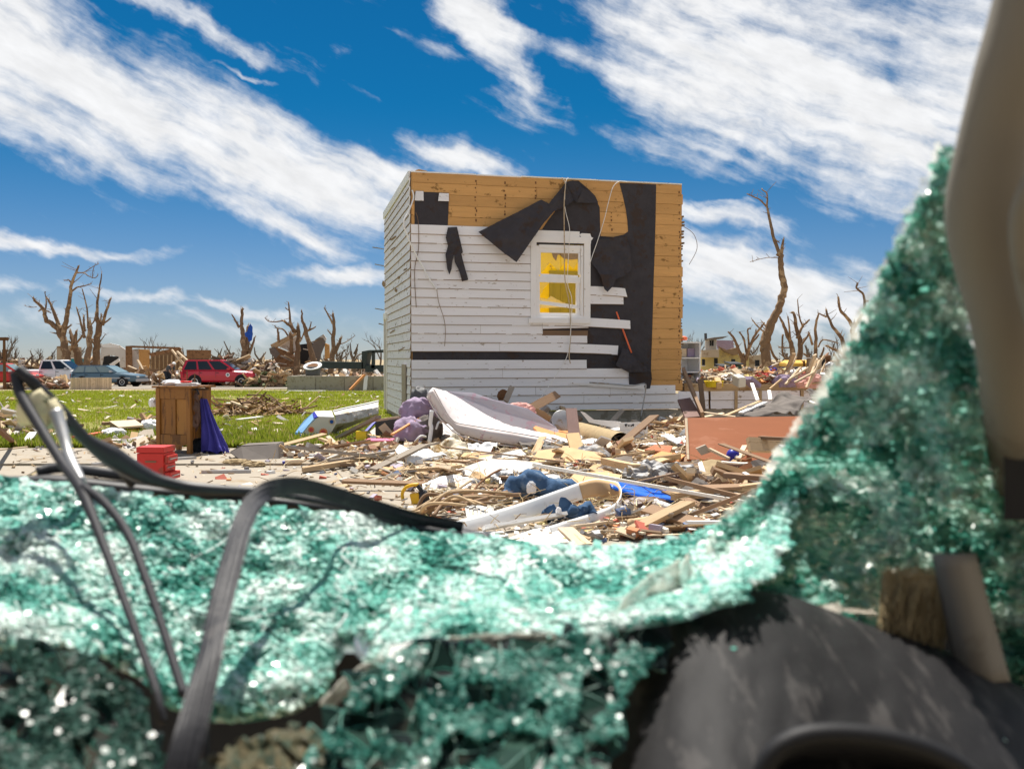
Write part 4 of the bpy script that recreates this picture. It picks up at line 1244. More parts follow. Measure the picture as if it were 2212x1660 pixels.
    strand('hose', [(180, 1052, .76), (225, 1085, .74), (275, 1150, .71), (312, 1240, .67), (350, 1350, .63), (378, 1440, .60), (398, 1500, .58)], [11, 10, 10, 10, 10, 11, 11], 'hose')
    strand('nozzle', [(120, 890, .87), (134, 930, .86), (150, 985, .84), (176, 1040, .80)], [15, 13, 11, 10], 'gray_metal')
    v, f = rough_sheet([P(x, y, .89) for x, y in ((85, 868), (120, 858), (140, 885), (150, 912), (128, 925), (102, 915), (82, 895))], .02, 2, .012, 40, 3)
    MB().add(v, f).build('foam_shred', 'foam', wp, smooth=True)
    seal = [(382, 1720, .47), (392, 1640, .48), (415, 1550, .50), (445, 1430, .54), (472, 1310, .60), (500, 1200, .66), (522, 1130, .71), (548, 1082, .75), (590, 1056, .79), (650, 1052, .83), (730, 1072, .88), (820, 1100, .93), (900, 1122, .96), (1000, 1140, .98)]
    c = smooth_path([P(*s) for s in seal], 6); n = len(c) - 1
    wpx = [30, 31, 31, 30, 28, 26, 24, 22, 19, 17, 15, 13, 10, 8]
    def sf(a, b):
        i = int(round(a * n)); p = c[i]; t = (c[min(i + 1, n)] - c[max(i - 1, 0)]).normalized()
        s = t.cross(FWD).normalized(); hw = lerp_path([(k,) for k in wpx], i / n)[0] / F * p.y
        o = (b - .5) * 2
        return p + s * hw * o - FWD * (.004 * (1 - o * o) + .0014 * math.cos(o * 3.14 * 4))
    MB().grid(sf, n, 32, .004).build('rubber_seal', 'rubber', car, smooth=True)
    strand('cable', [(425, 1500, .56), (436, 1560, .55), (446, 1640, .54), (456, 1720, .53)], 12, 'black_plastic', car)


build_car()
# ================================================================== things on the ground: helpers
def gp(x, y, dz=0.0):
    """the spot on the rubble (or bare ground) seen at (x, y), raised dz"""
    z = 0.0
    for _ in range(5):
        p = PZ(x, y, z + dz); z = max(hump(p.x, p.y), gz(p.x, p.y) if p.y > 20 else 0.0)
    return PZ(x, y, z + dz)


def panel(name, label, cat, pts, thick, mat, push=None, group=None, bevel=0, parent=None):
    """flat board: outline of (x, y, d), thickness away from the viewer"""
    q = [P(*p) for p in pts]
    n = (q[1] - q[0]).cross(q[-1] - q[0]).normalized()
    if n.y < 0: n = -n
    o = MB().poly(q, Vector(push) if push else n * thick).build(name, mat, parent, bevel=bevel)
    return o if parent else tag(o, label, cat, group)


def crumple(name, label, cat, c, size, mat, seed=0, amp=.35, freq=2.2, sub=4, sharp=True, parent=None, group=None):
    """a crushed lump: bag, cloth or foil, with sharp creases, sitting on point c"""
    b = bmesh.new(); bmesh.ops.create_icosphere(b, subdivisions=sub, radius=.5)
    for v in b.verts:
        q = v.co * freq * 2 + Vector((seed * 3.1, seed, -seed))
        k = 1 + amp * (1 - 2.4 * abs(noise.noise(q))) + amp * .5 * (.5 - 1.6 * abs(noise.noise(q * 2.3))) + amp * .25 * noise.noise(q * 5)
        v.co = v.co * k
    zs = min(v.co.z for v in b.verts)
    for v in b.verts:
        z = max(v.co.z, zs * .62)
        v.co = Vector((v.co.x * size[0] * .8, v.co.y * size[1] * .8, (z - zs * .62) * size[2] * .75))
    mb = MB(); b.verts.index_update()
    mb.add([Vector(c) + v.co for v in b.verts], [[v.index for v in f.verts] for f in b.faces]); b.free()
    o = mb.build(name, mat, parent, smooth=not sharp)
    return o if parent else tag(o, label, cat, group)


PLANKS = []
for _i in range(8):
    _b = MB(); _r = random.Random(60 + _i)
    n_ = 5
    for s_, in ((0,),):
        e0 = [_r.uniform(-.03, .03) for _ in range(3)]; e1 = [_r.uniform(-.04, .04) for _ in range(3)]
        ring = []
        for i in range(n_ + 1):
            t = i / n_ - .5
            y_ = .5 * (1 + _r.uniform(-.05, .05)); bow = .25 * math.sin((t + .5) * 3.14) * _r.uniform(-.3, .3)
            for (yy, zz) in ((-y_, -.5), (y_, -.5), (y_, .5), (-y_, .5)):
                tt = t
                if i == 0: tt += e0[0] + e0[1] * (1 if yy > 0 else -1)
                if i == n_: tt += e1[0] + e1[1] * (1 if yy > 0 else -1)
                ring.append((tt, yy, zz + bow))
        _b.add(ring, [(i * 4 + k, i * 4 + (k + 1) % 4, i * 4 + 4 + (k + 1) % 4, i * 4 + 4 + k) for i in range(n_) for k in range(4)] + [(0, 1, 2, 3), (n_ * 4, n_ * 4 + 3, n_ * 4 + 2, n_ * 4 + 1)])
    me = bpy.data.meshes.new('plank'); me.from_pydata([tuple(v) for v in _b.v], [], _b.f); me.materials.append(MATS['pine']); me.update()
    PLANKS.append(me)
_pl_cache = {}


def plank(a, b, w, t, mat, label, cat='plank', name='plank', group=None, roll=0.0):
    """a weathered board from a to b; grain runs along it"""
    a, b = Vector(a), Vector(b); k = R.randrange(8)
    key = (k, mat)
    if key not in _pl_cache:
        m = PLANKS[k].copy(); m.materials.clear(); m.materials.append(MATS[mat]); _pl_cache[key] = m
    o = bpy.data.objects.new(name, _pl_cache[key]); COL.objects.link(o)
    x = (b - a).normalized(); y = Vector((0, 0, 1)).cross(x)
    y = y.normalized() if y.length > 1e-3 else Vector((0, 1, 0))
    z = x.cross(y)
    m3 = Matrix((x, y, z)).transposed() @ Matrix.Rotation(roll, 3, 'X')
    o.matrix_world = Matrix.Translation((a + b) / 2) @ m3.to_4x4() @ Matrix.Diagonal((( b - a).length, w, t, 1))
    return tag(o, label, cat, group)


def beam(x0, y0, z0, x1, y1, z1, w, t, mat, label, roll=0.0, cat='beam', name='beam'):
    return plank(PZ(x0, y0, z0), PZ(x1, y1, z1), w, t, mat, label, cat, name, roll=roll)


# ================================================================== dresser, tool box and what lies round them
def z8(x, y): return ((380 + x / 4.368) / 1.38883, (1100 + y / 4.368) / 1.38883)


def build_dresser():
    base = PZ(337, 978, .03); rz = math.radians(-16)
    t = thing('dresser', 'small oak dresser standing on the edge of the pavement', 'dresser', base + Vector((0, 0, 0)), rz=rz)
    W_, D_, H_ = .50, .44, .83            # the panelled end faces the viewer
    def b(name, a, c, mat='oak', bevel=.004, par=None): return MB().box(a, c).build(name, mat, par or t, local=True, bevel=bevel)
    for x in (0, W_ - .06):
        b('leg', (x, 0, 0), (x + .06, .05, H_ - .02)); b('leg', (x, D_ - .05, 0), (x + .06, D_, H_ - .02))
    b('rail', (.06, .006, H_ - .155), (W_ - .06, .04, H_ - .02)); b('rail', (.06, .006, .115), (W_ - .06, .04, .235))
    b('stile', (W_ / 2 - .035, .006, .235), (W_ / 2 + .035, .04, H_ - .155))
    b('side_panel', (.06, .022, .235), (W_ / 2 - .035, .03, H_ - .155)); b('side_panel', (W_ / 2 + .035, .022, .235), (W_ - .06, .03, H_ - .155), 'oak_pale')
    p = MB(); p.poly([(.06, .008, .115), (.12, .008, .10), (W_ / 2, .008, .085), (W_ - .12, .008, .10), (W_ - .06, .008, .115)], (0, .03, 0)); p.build('skirt', 'oak', t, local=True)
    for k, (z0, z1) in enumerate(((.19, .36), (.38, .56), (.58, .78))):
        d = b('drawer', (W_ - .002, .055, z0), (W_ + .012, D_ - .055, z1), 'oak'); MB().lathe((W_ + .012, D_ / 2, (z0 + z1) / 2), ((.016, 0), (.02, .012), (.008, .022)), 10, (1, 0, 0)).build('knob', 'rust', d, local=True)
    b('back_panel', (.06, D_ - .02, .12), (W_ - .06, D_ - .008, H_ - .03)); b('top', (-.035, -.03, H_ - .018), (W_ + .05, D_ + .03, H_ + .006), 'oak')
    b('carcass', (.01, .045, .18), (W_ - .01, D_ - .03, H_ - .03), 'old_wood')
    top = base.z + H_ + .006
    wp = lambda x, y, z=0: base + Matrix.Rotation(rz, 3, 'Z') @ Vector((x, y, H_ + .006 + z))
    crumple('plastic_bag', 'puffy white plastic bag lying on the dresser top', 'bag', wp(.10, .2), (.30, .26, .11), 'white_bag', 3, .16, 1.2, sharp=False)
    crumple('plastic_bag', 'white plastic bag hanging off the side of the dresser', 'bag', P(330, 878, base.y + .1), (.10, .1, .16), 'white_bag', 8, .25, 1.5)
    o = MB(); 
    for i, (dx, dz, m) in enumerate(((0, 0, 0), (.02, .014, 0), (-.01, .026, 0))):
        o.box((-.13 + dx, -.10, dz), (.13 + dx, .10, dz + .011))
    ob = o.build('paper_stack', 'white_plastic', local=True); ob.location = wp(.34, .17); ob.rotation_euler = (0, 0, .2); tag(ob, 'flat stack of white papers on the dresser top', 'papers')
    ob = MB().lathe((0, 0, 0), ((.06, 0), (.075, .02), (.07, .024), (.055, .006)), 16).build('dish', 'red_paint', local=True); ob.location = wp(.33, .16, .037); tag(ob, 'small dark red dish on the papers on the dresser', 'dish')
    # sticks poking up from the top
    for i, (x, y0, y1) in enumerate(((344, 838, 812), (404, 838, 800), (420, 842, 806))):
        tag(MB().tube([P(x, y0, base.y + .25), P(x + R.uniform(-2, 3), y1, base.y + .27)], .008, 6).build('stick', 'rust'), ('thin dark stick upright at the near corner of the dresser top', 'thin dark stick upright behind the leather straps', 'thick dark stick upright beside the leather straps')[i], 'stick')
    # leather straps slung over the corner
    st = thing('leather_straps', 'brown leather straps and bag slung over the dresser corner', 'straps', wp(.50, .03, -.4))
    for i in range(9):
        x0 = 404 + i * 2.6; 
        q = smooth_path([P(x0 - 4, 836, base.y + .1), P(x0 - 6 + R.uniform(-4, 4), 845, base.y - .02), P(x0 + R.uniform(-4, 4), 880, base.y - .06), P(x0 + R.uniform(-6, 4), 905 + R.uniform(0, 20), base.y - .06), P(411 + R.uniform(-4, 12), 935 + R.uniform(-10, 12), base.y - .05)], 5)
        MB().tube(q, .011 + .004 * R.random(), 6).build('strap', 'brown_leather', st, smooth=True)
    q = smooth_path([P(x, y, base.y - .05) for x, y in ((401, 852), (404, 838), (414, 834), (424, 840), (430, 852))], 5); MB().tube(q, .012, 8).build('handle', 'black_plastic', st, smooth=True)
    v, f = rough_sheet([P(x, y, base.y - .05) for x, y in ((405, 850), (428, 848), (433, 880), (430, 920), (422, 936), (412, 925), (408, 890))], .03, 3, .03, 14, 2)
    MB().add(v, f).build('bag_body', 'brown_leather', st, smooth=True)
    # purple cloth hung from the back of the dresser, spreading on the ground
    c0 = P(443, 862, base.y + .12)
    def cloth(a, b):
        ang = a * 2 * math.pi; tt = b
        xl = 434 - 0 * tt + (443 - 434) * tt; xr = 446 + (494 - 446) * tt ** 1.15
        cx = (xl + xr) / 2; hw = (xr - xl) / 2
        y = 861 + (976 - 861) * tt + (4 * math.sin(ang * 7) if tt > .9 else 0)
        p = P(cx + hw * math.cos(ang), y, base.y + .02 + .16 * tt * math.sin(ang) * .7)
        fold = .03 * (.3 + tt) * math.sin(ang * 6 + 5 * noise.noise((a * 4, b * 1.5, 1))) + .008 * noise.noise((a * 30, b * 6, 2))
        return p + Vector((math.cos(ang) * fold, math.sin(ang) * fold - .03 * tt, 0))
    ob = MB().grid(cloth, 96, 26).build('cloth', 'purple_cloth', smooth=True); tag(ob, 'purple cloth draped beside the dresser down to the pavement', 'cloth')
    crumple('garment', 'black cloth bunched on the ground between dresser and purple cloth', 'cloth', PZ(432, 975, .03), (.22, .2, .26), 'dark_cloth', 4, .2, 1.4, sharp=False)


build_dresser()


def build_toolbox():
    base = PZ(296, 1043, .012)
    t = thing('tool_chest', 'red metal tool chest with open drawers on the concrete', 'tool chest', base, rz=math.radians(-4))
    W_, D_, H_ = .262, .26, .345
    def b(name, a, c, mat='red_paint', par=None, bevel=.004): return MB().box(a, c).build(name, mat, par or t, local=True, bevel=bevel)
    b('body', (0, 0, 0), (W_, D_, .285)); b('lid', (-.004, -.004, .29), (W_ + .004, D_ + .004, .345))
    b('badge', (.085, -.0065, .20), (.195, -.0055, .215), 'brown_wood', bevel=0)
    for k, (z, out) in enumerate(((.03, .06), (.11, .012), (.19, .035))):
        d = b('drawer', (W_, .02, z), (W_ + out, D_ - .02, z + .07)); b('handle', (W_ + out, .05, z + .03), (W_ + out + .01, D_ - .05, z + .04), 'gray_metal', d)
    tag(MB().obox(base + Vector((.62, .75, .02)), (.5, .03, .03), rot(0, 0, .1)).build('metal_strip', 'gray_metal'), 'short gray metal strip on the pavement behind the tool chest', 'metal strip')


build_toolbox()


# ================================================================== the rubble before the house: named pieces
def build_mattress():
    Fp = [(936.5, 839), (955, 874), (969.5, 899), (984, 913), (1044, 923), (1104, 933), (1173, 945), (1252, 968)]
    Lp = [(922, 856), (940, 889), (954.5, 909), (987, 938), (1044, 956), (1100, 963), (1160, 970), (1244, 988)]
    Bp = [(935, 836), (966.5, 843), (999, 860), (1044, 888), (1089, 911), (1149, 928), (1200, 938), (1262, 958)]
    dF, dB = 11.6, 12.45
    def at(poly, s, d): x, y = lerp_path(poly, s); return P(x, y, d)
    N_, K_ = 56, 22
    rings = []
    for i in range(N_ + 1):
        s = i / N_
        f, l, bk = at(Fp, s, dF), at(Lp, s, dF), at(Bp, s, dB)
        bb = bk + (l - f)
        ring = []
        for j in range(K_):                                  # rounded rectangle through the four edges
            a = 2 * math.pi * j / K_
            cx, cy = math.cos(a), math.sin(a); e = 5.0
            u = math.copysign(abs(cx) ** (2 / e), cx); w = math.copysign(abs(cy) ** (2 / e), cy)
            p = (f * (1 - u) + bk * (1 + u)) / 2
            q = (l * (1 - u) + bb * (1 + u)) / 2
            r = (p * (1 + w) + q * (1 - w)) / 2
            quilt = .008 * math.sin(s * 60) * math.sin(u * 16) if w > .8 else 0
            ring.append(r + Vector((0, 0, quilt + .012 * noise.noise((s * 9, u * 2, w)))))
        rings.append(ring)
    mb = MB(); mb.add([p for r in rings for p in r], [(i * K_ + k, i * K_ + (k + 1) % K_, (i + 1) * K_ + (k + 1) % K_, (i + 1) * K_ + k) for i in range(N_) for k in range(K_)] + [tuple(range(K_)), tuple(range(N_ * K_, N_ * K_ + K_))])
    root = thing('mattress', 'bent pale floral mattress lying on the rubble before the house', 'mattress', at(Lp, .6, dF))
    mb.build('ticking', 'mattress', root, smooth=True)
    for poly in (Fp, Lp):
        q = smooth_path([at(poly, i / 20, dF - .004) for i in range(21)], 2); MB().tube(q, .009, 6).build('piping', 'mattress', root, smooth=True)
    p = [P(x, y, 12.0) for x, y in ((967, 881.5), (976, 882), (985, 893), (978, 891), (971, 886))]
    v, f = rough_sheet([Vector((q.x, q.y - .12, q.z)) for q in p], .004, 1, .002, 5); MB().add(v, f).build('tear', 'old_wood', root)
    panel('box_spring', 'gray-lilac mattress leaning in shade behind the pale floral mattress', 'mattress', [(962, 842, 13.3), (1022, 846, 13.3), (1068, 861, 13.25), (1140, 880, 13.2), (1206, 922, 13.1), (1212, 960, 12.9), (1060, 960, 12.9), (980, 900, 13.1)], .16, 'mattress_gray', bevel=.03)


build_mattress()


def zC(x, y): return ((860 + x / 2.633) / 1.38883, (1120 + y / 2.633) / 1.38883)      # rubble, left view
def zD(x, y): return ((1600 + x / 2.633) / 1.38883, (1120 + y / 2.633) / 1.38883)     # rubble, right view
def zS(x, y): return ((820 + x / 5.267) / 1.38883, (1140 + y / 5.267) / 1.38883)      # slide panel view


def zpts(fn, pts, d): return [(*fn(x, y), d if not callable(d) else d(x, y)) for x, y in pts]


def build_rubble_named():
    # --- toy slide end with flowers and the sheet-metal trough behind it
    d0 = PZ(*zS(420, 948), 0).y
    t = thing('play_panel', 'ivory play panel with blue edge and printed flowers lying on the lawn', 'play panel', PZ(*zS(600, 940), 0))
    panel('face', '', '', zpts(zS, [(700, 572), (960, 580), (985, 700), (930, 800), (860, 880), (800, 922), (600, 940), (405, 946), (440, 860), (500, 775), (560, 700), (620, 630)], d0), .03, 'ivory', parent=t)
    panel('top_edge', '', '', [(*zS(650, 490), d0 + .35), (*zS(918, 482), d0 + .35), (*zS(960, 578), d0 - .002), (*zS(702, 570), d0 - .002)], .02, 'white_plastic', parent=t)
    panel('blue_edge', '', '', [(*zS(640, 500), d0 + .35), (*zS(700, 572), d0 - .004), (*zS(560, 698), d0 - .004), (*zS(438, 855), d0 - .004), (*zS(350, 818), d0 + .3), (*zS(480, 640), d0 + .35)], .02, 'sky_blue', parent=t)
    panel('blue_tip', '', '', [(*zS(318, 832), d0 + .25), (*zS(446, 822), d0 - .008), (*zS(404, 950), d0 - .008), (*zS(366, 942), d0 + .1)], .02, 'bright_blue', parent=t)
    panel('navy_corner', '', '', [(*zS(618, 520), d0 + .3), (*zS(648, 492), d0 + .3), (*zS(704, 572), d0 - .01), (*zS(640, 600), d0 - .01)], .015, 'navy', parent=t)
    def flower(x, y, r, m1, m2):
        c = P(*zS(x, y), d0 - .004); k = 14; rr_ = r / 5.267 / 1.38883 / F * d0
        ring = [c + Vector((math.cos(6.283 * i / (2 * k)) , 0, math.sin(6.283 * i / (2 * k)))) * rr_ * (1 if i % 2 else .78) for i in range(2 * k)]
        MB().poly(ring, (0, .004, 0)).build('flower', m1, t); c2 = c - Vector((0, .004, 0))
        MB().poly([c2 + Vector((math.cos(6.283 * i / 14), 0, math.sin(6.283 * i / 14))) * rr_ * .55 for i in range(14)], (0, .003, 0)).build('flower_centre', m2, t)
    flower(598, 782, 54, 'flower_orange', 'flower_red'); flower(790, 826, 74, 'flower_orange', 'flower_red'); flower(922, 655, 54, 'pale_pine', 'flower_blue'); flower(490, 895, 36, 'ivory', 'dumpster_green')
    tr = thing('metal_trough', 'dented gray sheet-metal trough lying behind the flowered play panel', 'trough', PZ(*zS(1300, 800), 0))
    A = [(945, 492), (1150, 440), (1400, 390), (1660, 330)]; B = [(975, 560), (1180, 520), (1420, 470), (1660, 430)]; C_ = [(985, 690), (1200, 660), (1420, 590), (1660, 520)]; D_ = [(900, 850), (1040, 800), (1400, 650), (1660, 560)]
    rows = [(A, .5), (B, .05), (C_, 0), (D_, .12)]
    def tf(a, b):
        i = min(int(b * 3), 2); u = b * 3 - i
        (pa, oa), (pb, ob) = rows[i], rows[i + 1]
        xa, ya = lerp_path(pa, a); xb, yb = lerp_path(pb, a)
        return P(*zS(xa + (xb - xa) * u, ya + (yb - ya) * u), d0 + .05 + oa + (ob - oa) * u + a * .8 + .02 * noise.noise((a * 14, b * 5, 1)))
    MB().grid(tf, 26, 18, .006).build('sheet', 'sheet_metal', tr, smooth=False)
    q = [P(*zS(*p), d0 + .1 + k * .25) for k, p in enumerate(((945, 492), (1150, 440), (1400, 390), (1660, 330)))]
    MB().tube(smooth_path(q, 4), .014, 6).build('rim', 'white_metal', tr)
    beam(*zS(880, 985), .02, *zS(1640, 590), .42, .10, .04, 'gray_wood', 'dark weathered plank propped under the sheet-metal trough')
    crumple('white_sheet', 'small crushed white sheet at the mouth of the metal trough', 'sheet', PZ(*zS(950, 860), .05), (.18, .12, .26), 'white_bag', 6, .3, 1.6)
    # --- boxes to the left of the mattress
    def carton(name, label, fn, fl, top, bot, xs, d, dep, mat, mat2=None, yaw=0.0):
        """box from the pixel span of its front; dep metres deep"""
        (x0, x1) = xs; a = P(*fn(x0, bot), d); b = P(*fn(x1, bot), d); h = abs(P(*fn(x0, top), d).z - a.z)
        t_ = thing(name, label, fl, a)
        L_ = (b - a); n = Vector((-L_.y, L_.x, 0)).normalized() * dep
        q = [a, b, b + n, a + n]; up = Vector((0, 0, h))
        MB().hexa(q + [p + up for p in q]).build('box_side', mat, t_, bevel=.004)
        e = up + Vector((0, 0, .003)); MB().hexa([p + e for p in q] + [p + e + Vector((0, 0, .006)) for p in q]).build('box_top', mat2 or mat, t_)
        return t_
    carton('cardboard_box', 'flat cardboard box with a pink lid beside the mattress', zC, 'box', 535, 600, (612, 832), 11.6, .35, 'card', 'pink_card')
    carton('carton', 'small yellow carton behind the pink-lidded cardboard box', zC, 'carton', 462, 525, (545, 628), 12.2, .12, 'yellow_plastic')
    carton('carton', 'red and orange carton lying left of the pink-lidded box', zC, 'carton', 553, 600, (368, 500), 12.0, .12, 'orange_paint', 'red_paint')
    panel('cushion', 'dark gray cushion with yellow top edge leaning by the house corner', 'cushion', zpts(zC, [(700, 378), (930, 345), (940, 420), (880, 485), (700, 492)], 12.6), .12, 'slate', bevel=.01)
    beam(*zC(698, 372), .36, *zC(935, 338), .42, .05, .03, 'pale_pine', 'yellow strip lying along the top of the dark gray cushion', cat='strip', name='wood_strip')
    plank(P(*zC(835, 480), 11.5), P(*zC(1085, 330), 12.4), .035, .02, 'orange_panel', 'thin orange stick leaning against the lilac cloth', 'stick', 'stick')
    plank(P(*zC(615, 470), 12.3), P(*zC(700, 380), 12.6), .04, .02, 'navy', 'thin violet-blue stick between yellow carton and dark cushion', 'stick', 'stick')
    crumple('cloth_bundle', 'dark gray bundle of cloth behind the mattress corner', 'cloth', P(*zC(1050, 280), 12.9), (.30, .25, .46), 'slate', 2, .2, 1.3, sharp=False)
    crumple('cloth_bundle', 'crumpled lilac cloth hanging left of the mattress', 'cloth', P(*zC(1040, 385), 12.4), (.50, .3, .42), 'lilac_cloth', 5, .36, 1.25, sharp=False)
    crumple('cloth_bundle', 'rolled lilac and gray bedding behind the pink-lidded box', 'cloth', P(*zC(980, 530), 12.1), (.50, .4, .40), 'lilac_cloth', 9, .34, 1.3, sharp=False)
    crumple('cloth_bundle', 'dark shadowed bedding below the mattress curl', 'cloth', P(*zC(1120, 520), 12.2), (.42, .4, .46), 'gray_cloth', 12, .2, 1.2, sharp=False)
    q = smooth_path([P(*zC(x, y), 11.5) for x, y in ((1128, 545), (1142, 430), (1135, 390), (1147, 290))], 4)
    tag(MB().tube(q, .026, 10).build('pipe', 'white_plastic', smooth=True), 'upright white pipe in front of the mattress edge', 'pipe')
    for i, (x0, y0, x1, y1) in enumerate(((1180, 440, 1220, 390), (1010, 545, 1100, 500))):
        tag(MB().tube(smooth_path([P(*zC(x0, y0), 11.6), P(*zC((x0 + x1) / 2, y1 - 5), 11.6), P(*zC(x1, y1), 11.7)], 4), .014, 6).build('bent_pipe', 'white_metal', smooth=True), ('short white bent pipe right of the upright white pipe', 'short white bent pipe left of the upright white pipe')[i], 'pipe')
    # stained crumpled sheet and its neighbours
    v, f = rough_sheet([P(*zC(x, y), d) for x, y, d in ((1135, 590, 10.8), (1180, 560, 10.9), (1250, 520, 11.0), (1320, 490, 11.1), (1370, 500, 11.1), (1390, 580, 11.0), (1450, 600, 10.9), (1470, 640, 10.7), (1400, 690, 10.6), (1330, 735, 10.4), (1240, 700, 10.5), (1170, 650, 10.6))], .01, 4, .09, 5, 4)
    tag(MB().add(v, f).build('metal_sheet', 'stained'), 'crumpled ivory sheet with brown stains in front of the mattress', 'sheet')
    v, f = rough_sheet([P(*zC(x, y), d) for x, y, d in ((1430, 590, 11.0), (1500, 565, 11.1), (1590, 555, 11.2), (1670, 565, 11.1), (1620, 610, 10.9), (1600, 680, 10.7), (1510, 700, 10.5), (1440, 650, 10.7))], .01, 4, .08, 6, 9)
    tag(MB().add(v, f).build('metal_sheet', 'white_metal'), 'crumpled white sheet right of the stained ivory sheet', 'sheet')
    panel('board', 'small pale board sticking out below the mattress edge', 'board', zpts(zC, [(1600, 640), (1740, 585), (1765, 600), (1790, 605), (1640, 665)], 10.7), .02, 'pale_pine')
    beam(*zC(150, 755), .05, *zC(1010, 612), .10, .085, .05, 'pine', 'long weathered pine beam slanting across the pavement edge')
    beam(*zC(790, 680), .06, *zC(1660, 785), .07, .08, .06, 'pine', 'long weathered beam lying flat below the stained sheet')
    beam(*zC(0, 600), .03, *zC(300, 592), .03, .14, .05, 'gray_wood', 'gray weathered timber lying level behind the pavement')
    beam(*zC(-20, 628), .05, *zC(260, 622), .05, .04, .03, 'white_wood', 'thin pale strip lying level behind the pavement', cat='strip', name='wood_strip')
    # --- gray box and burlap on the pavement, right of the purple cloth
    a = [(493, 978, 11.0), (545, 968, 11.05), (600, 960, 11.1), (601, 996, 11.0), (555, 1004, 10.85), (528, 1003, 10.85)]
    panel('carton', 'crushed gray-brown carton on the pavement by the purple cloth', 'carton', [(520, 962, 10.7), (600, 958, 10.8), (601, 998, 10.6), (560, 1006, 10.5), (526, 1000, 10.5), (494, 976, 10.7)], .32, 'gray_cloth', push=(0, .32, 0), bevel=.012)
    for i, (x, y) in enumerate(((512, 1003), (548, 1008))): crumple('sack', ('tan burlap scrap beside the crushed carton', 'tan burlap scrap spilled in front of the crushed carton')[i], 'sack', PZ(x, y, .01), (.36 - .08 * i, .16, .09), 'burlap', 3 + i, .25, 1.8)
    b_ = thing('bottle', 'clear bottle with blue cap lying right of the crushed carton', 'bottle', PZ(622, 999, .05)); c = PZ(616, 998, .05)
    MB().lathe(c, ((.03, 0), (.034, .03), (.034, .15), (.014, .2), (.014, .21)), 12, (1, .2, .05)).build('bottle_body', 'pale_pine', b_, smooth=True); MB().lathe(c - Vector((.03, .006, 0)), ((.018, 0), (.018, .03)), 10, (1, .2, .05)).build('cap', 'navy', b_)
    # --- by the house wall
    tag(crumple('cloth_bundle', '', '', P(*zC(1830, 345), 13.4), (.55, .3, .30), 'pink_cloth', 3, .25, 2.2), 'salmon pink cloth crumpled on top of the leaning mattress', 'cloth')
    panel('board', 'curved brown fiberboard leaning on the wall behind the pink cloth', 'board', zpts(zC, [(1900, 290), (1960, 265), (2040, 300), (2110, 370), (2130, 430), (1940, 430)], 13.6), .02, 'burlap')
    plank(P(*zC(1905, 285), 13.5), P(*zC(2135, 165), 14.6), .13, .045, 'brown_wood', 'brown plank leaning on the white wall right of the pink cloth', 'plank', roll=1.0)
    plank(P(*zC(1730, 220), 14.6), P(*zC(1780, 105), 14.9), .09, .03, 'gray_wood', 'short plank leaning on the white wall behind the mattress', 'plank', roll=.9)
    crumple('rubbish_bag', 'small dark lump against the white wall behind the mattress', 'bag', P(*zC(1712, 212), 15.1), (.22, .12, .26), 'rust', 4, .2, 1.5)
    panel('board', 'orange plywood sheet lying behind the mattress end', 'board', [(*zD(0, 425), 12.9), (*zD(60, 385), 13.5), (*zD(160, 410), 13.6), (*zD(330, 470), 13.2), (*zD(390, 520), 12.9), (*zD(250, 520), 12.7), (*zD(60, 480), 12.7)], .02, 'orange_panel')
    o = thing('pot', 'black metal pot lying on its side behind the orange plywood', 'pot', P(*zD(215, 420), 13.3)); c = P(*zD(215, 385), 13.3)
    MB().lathe(c, ((.13, 0), (.15, -.10), (.145, -.105), (.12, -.01)), 24, (.15, -1, .35)).build('pot_body', 'slate', o, smooth=True)
    MB().lathe(c + Vector((.02, -.1, .035)), ((.152, 0), (.158, .004), (.152, .008)), 24, (.15, -1, .35)).build('rim', 'gray_metal', o, smooth=True)
    plank(P(*zD(330, 545), 12.2), P(*zD(300, 285), 12.6), .16, .03, 'mauve_wood', 'mauve brown board standing upright behind the mattress end', 'plank', roll=0)
    panel('board', 'long white strip of siding slanting to the lettered white board', 'board', zpts(zD, [(370, 298), (410, 310), (480, 365), (690, 380), (690, 425), (640, 430), (440, 385)], 14.0), .02, 'trim')
    t2 = thing('board', 'white board with scrawled dark marks standing below the wall', 'board', P(*zD(690, 525), 13.2))
    panel('panel_sheet', '', '', zpts(zD, [(680, 388), (906, 384), (900, 525), (690, 520)], 13.2), .02, 'trim', parent=t2)
    for pts in (((722, 404), (742, 402)), ((730, 404), (732, 420)), ((748, 412), (760, 410)), ((775, 408), (772, 418)), ((778, 408), (795, 402)), ((790, 406), (788, 414)), ((868, 410), (888, 412)), ((866, 425), (886, 426)), ((866, 438), (888, 438)), ((888, 412), (888, 438)), ((785, 452), (815, 440)), ((800, 434), (850, 448)), ((812, 428), (848, 440)), ((795, 470), (825, 462)), ((830, 456), (856, 450)), ((800, 460), (812, 446))):
        (x0, y0), (x1, y1) = pts; MB().bar(P(*zD(x0, y0), 13.194), P(*zD(x1, y1), 13.194), .004, .018, (0, 0, 1)).build('mark', 'dash_black', t2)
    # rolled carpet
    cr = thing('carpet_roll', 'rolled tan carpet lying between mattress and lettered white board', 'carpet', P(*zD(500, 580), 12.5))
    a, b = P(*zD(365, 470), 13.4), P(*zD(690, 560), 12.0); ax = (b - a)
    MB().tube([a + ax * i / 14 for i in range(15)], [.16 + .012 * noise.noise((i, 0, 0)) for i in range(15)], 22, False).build('roll', 'burlap', cr, smooth=True)
    MB().tube([a + ax * .6, b + ax * .003], [.11, .115], 20, False).build('inner_turn', 'gray_cloth', cr, smooth=True)
    MB().tube([a + ax * .6, b], [.045, .05], 16, True).build('core', 'dash_black', cr)
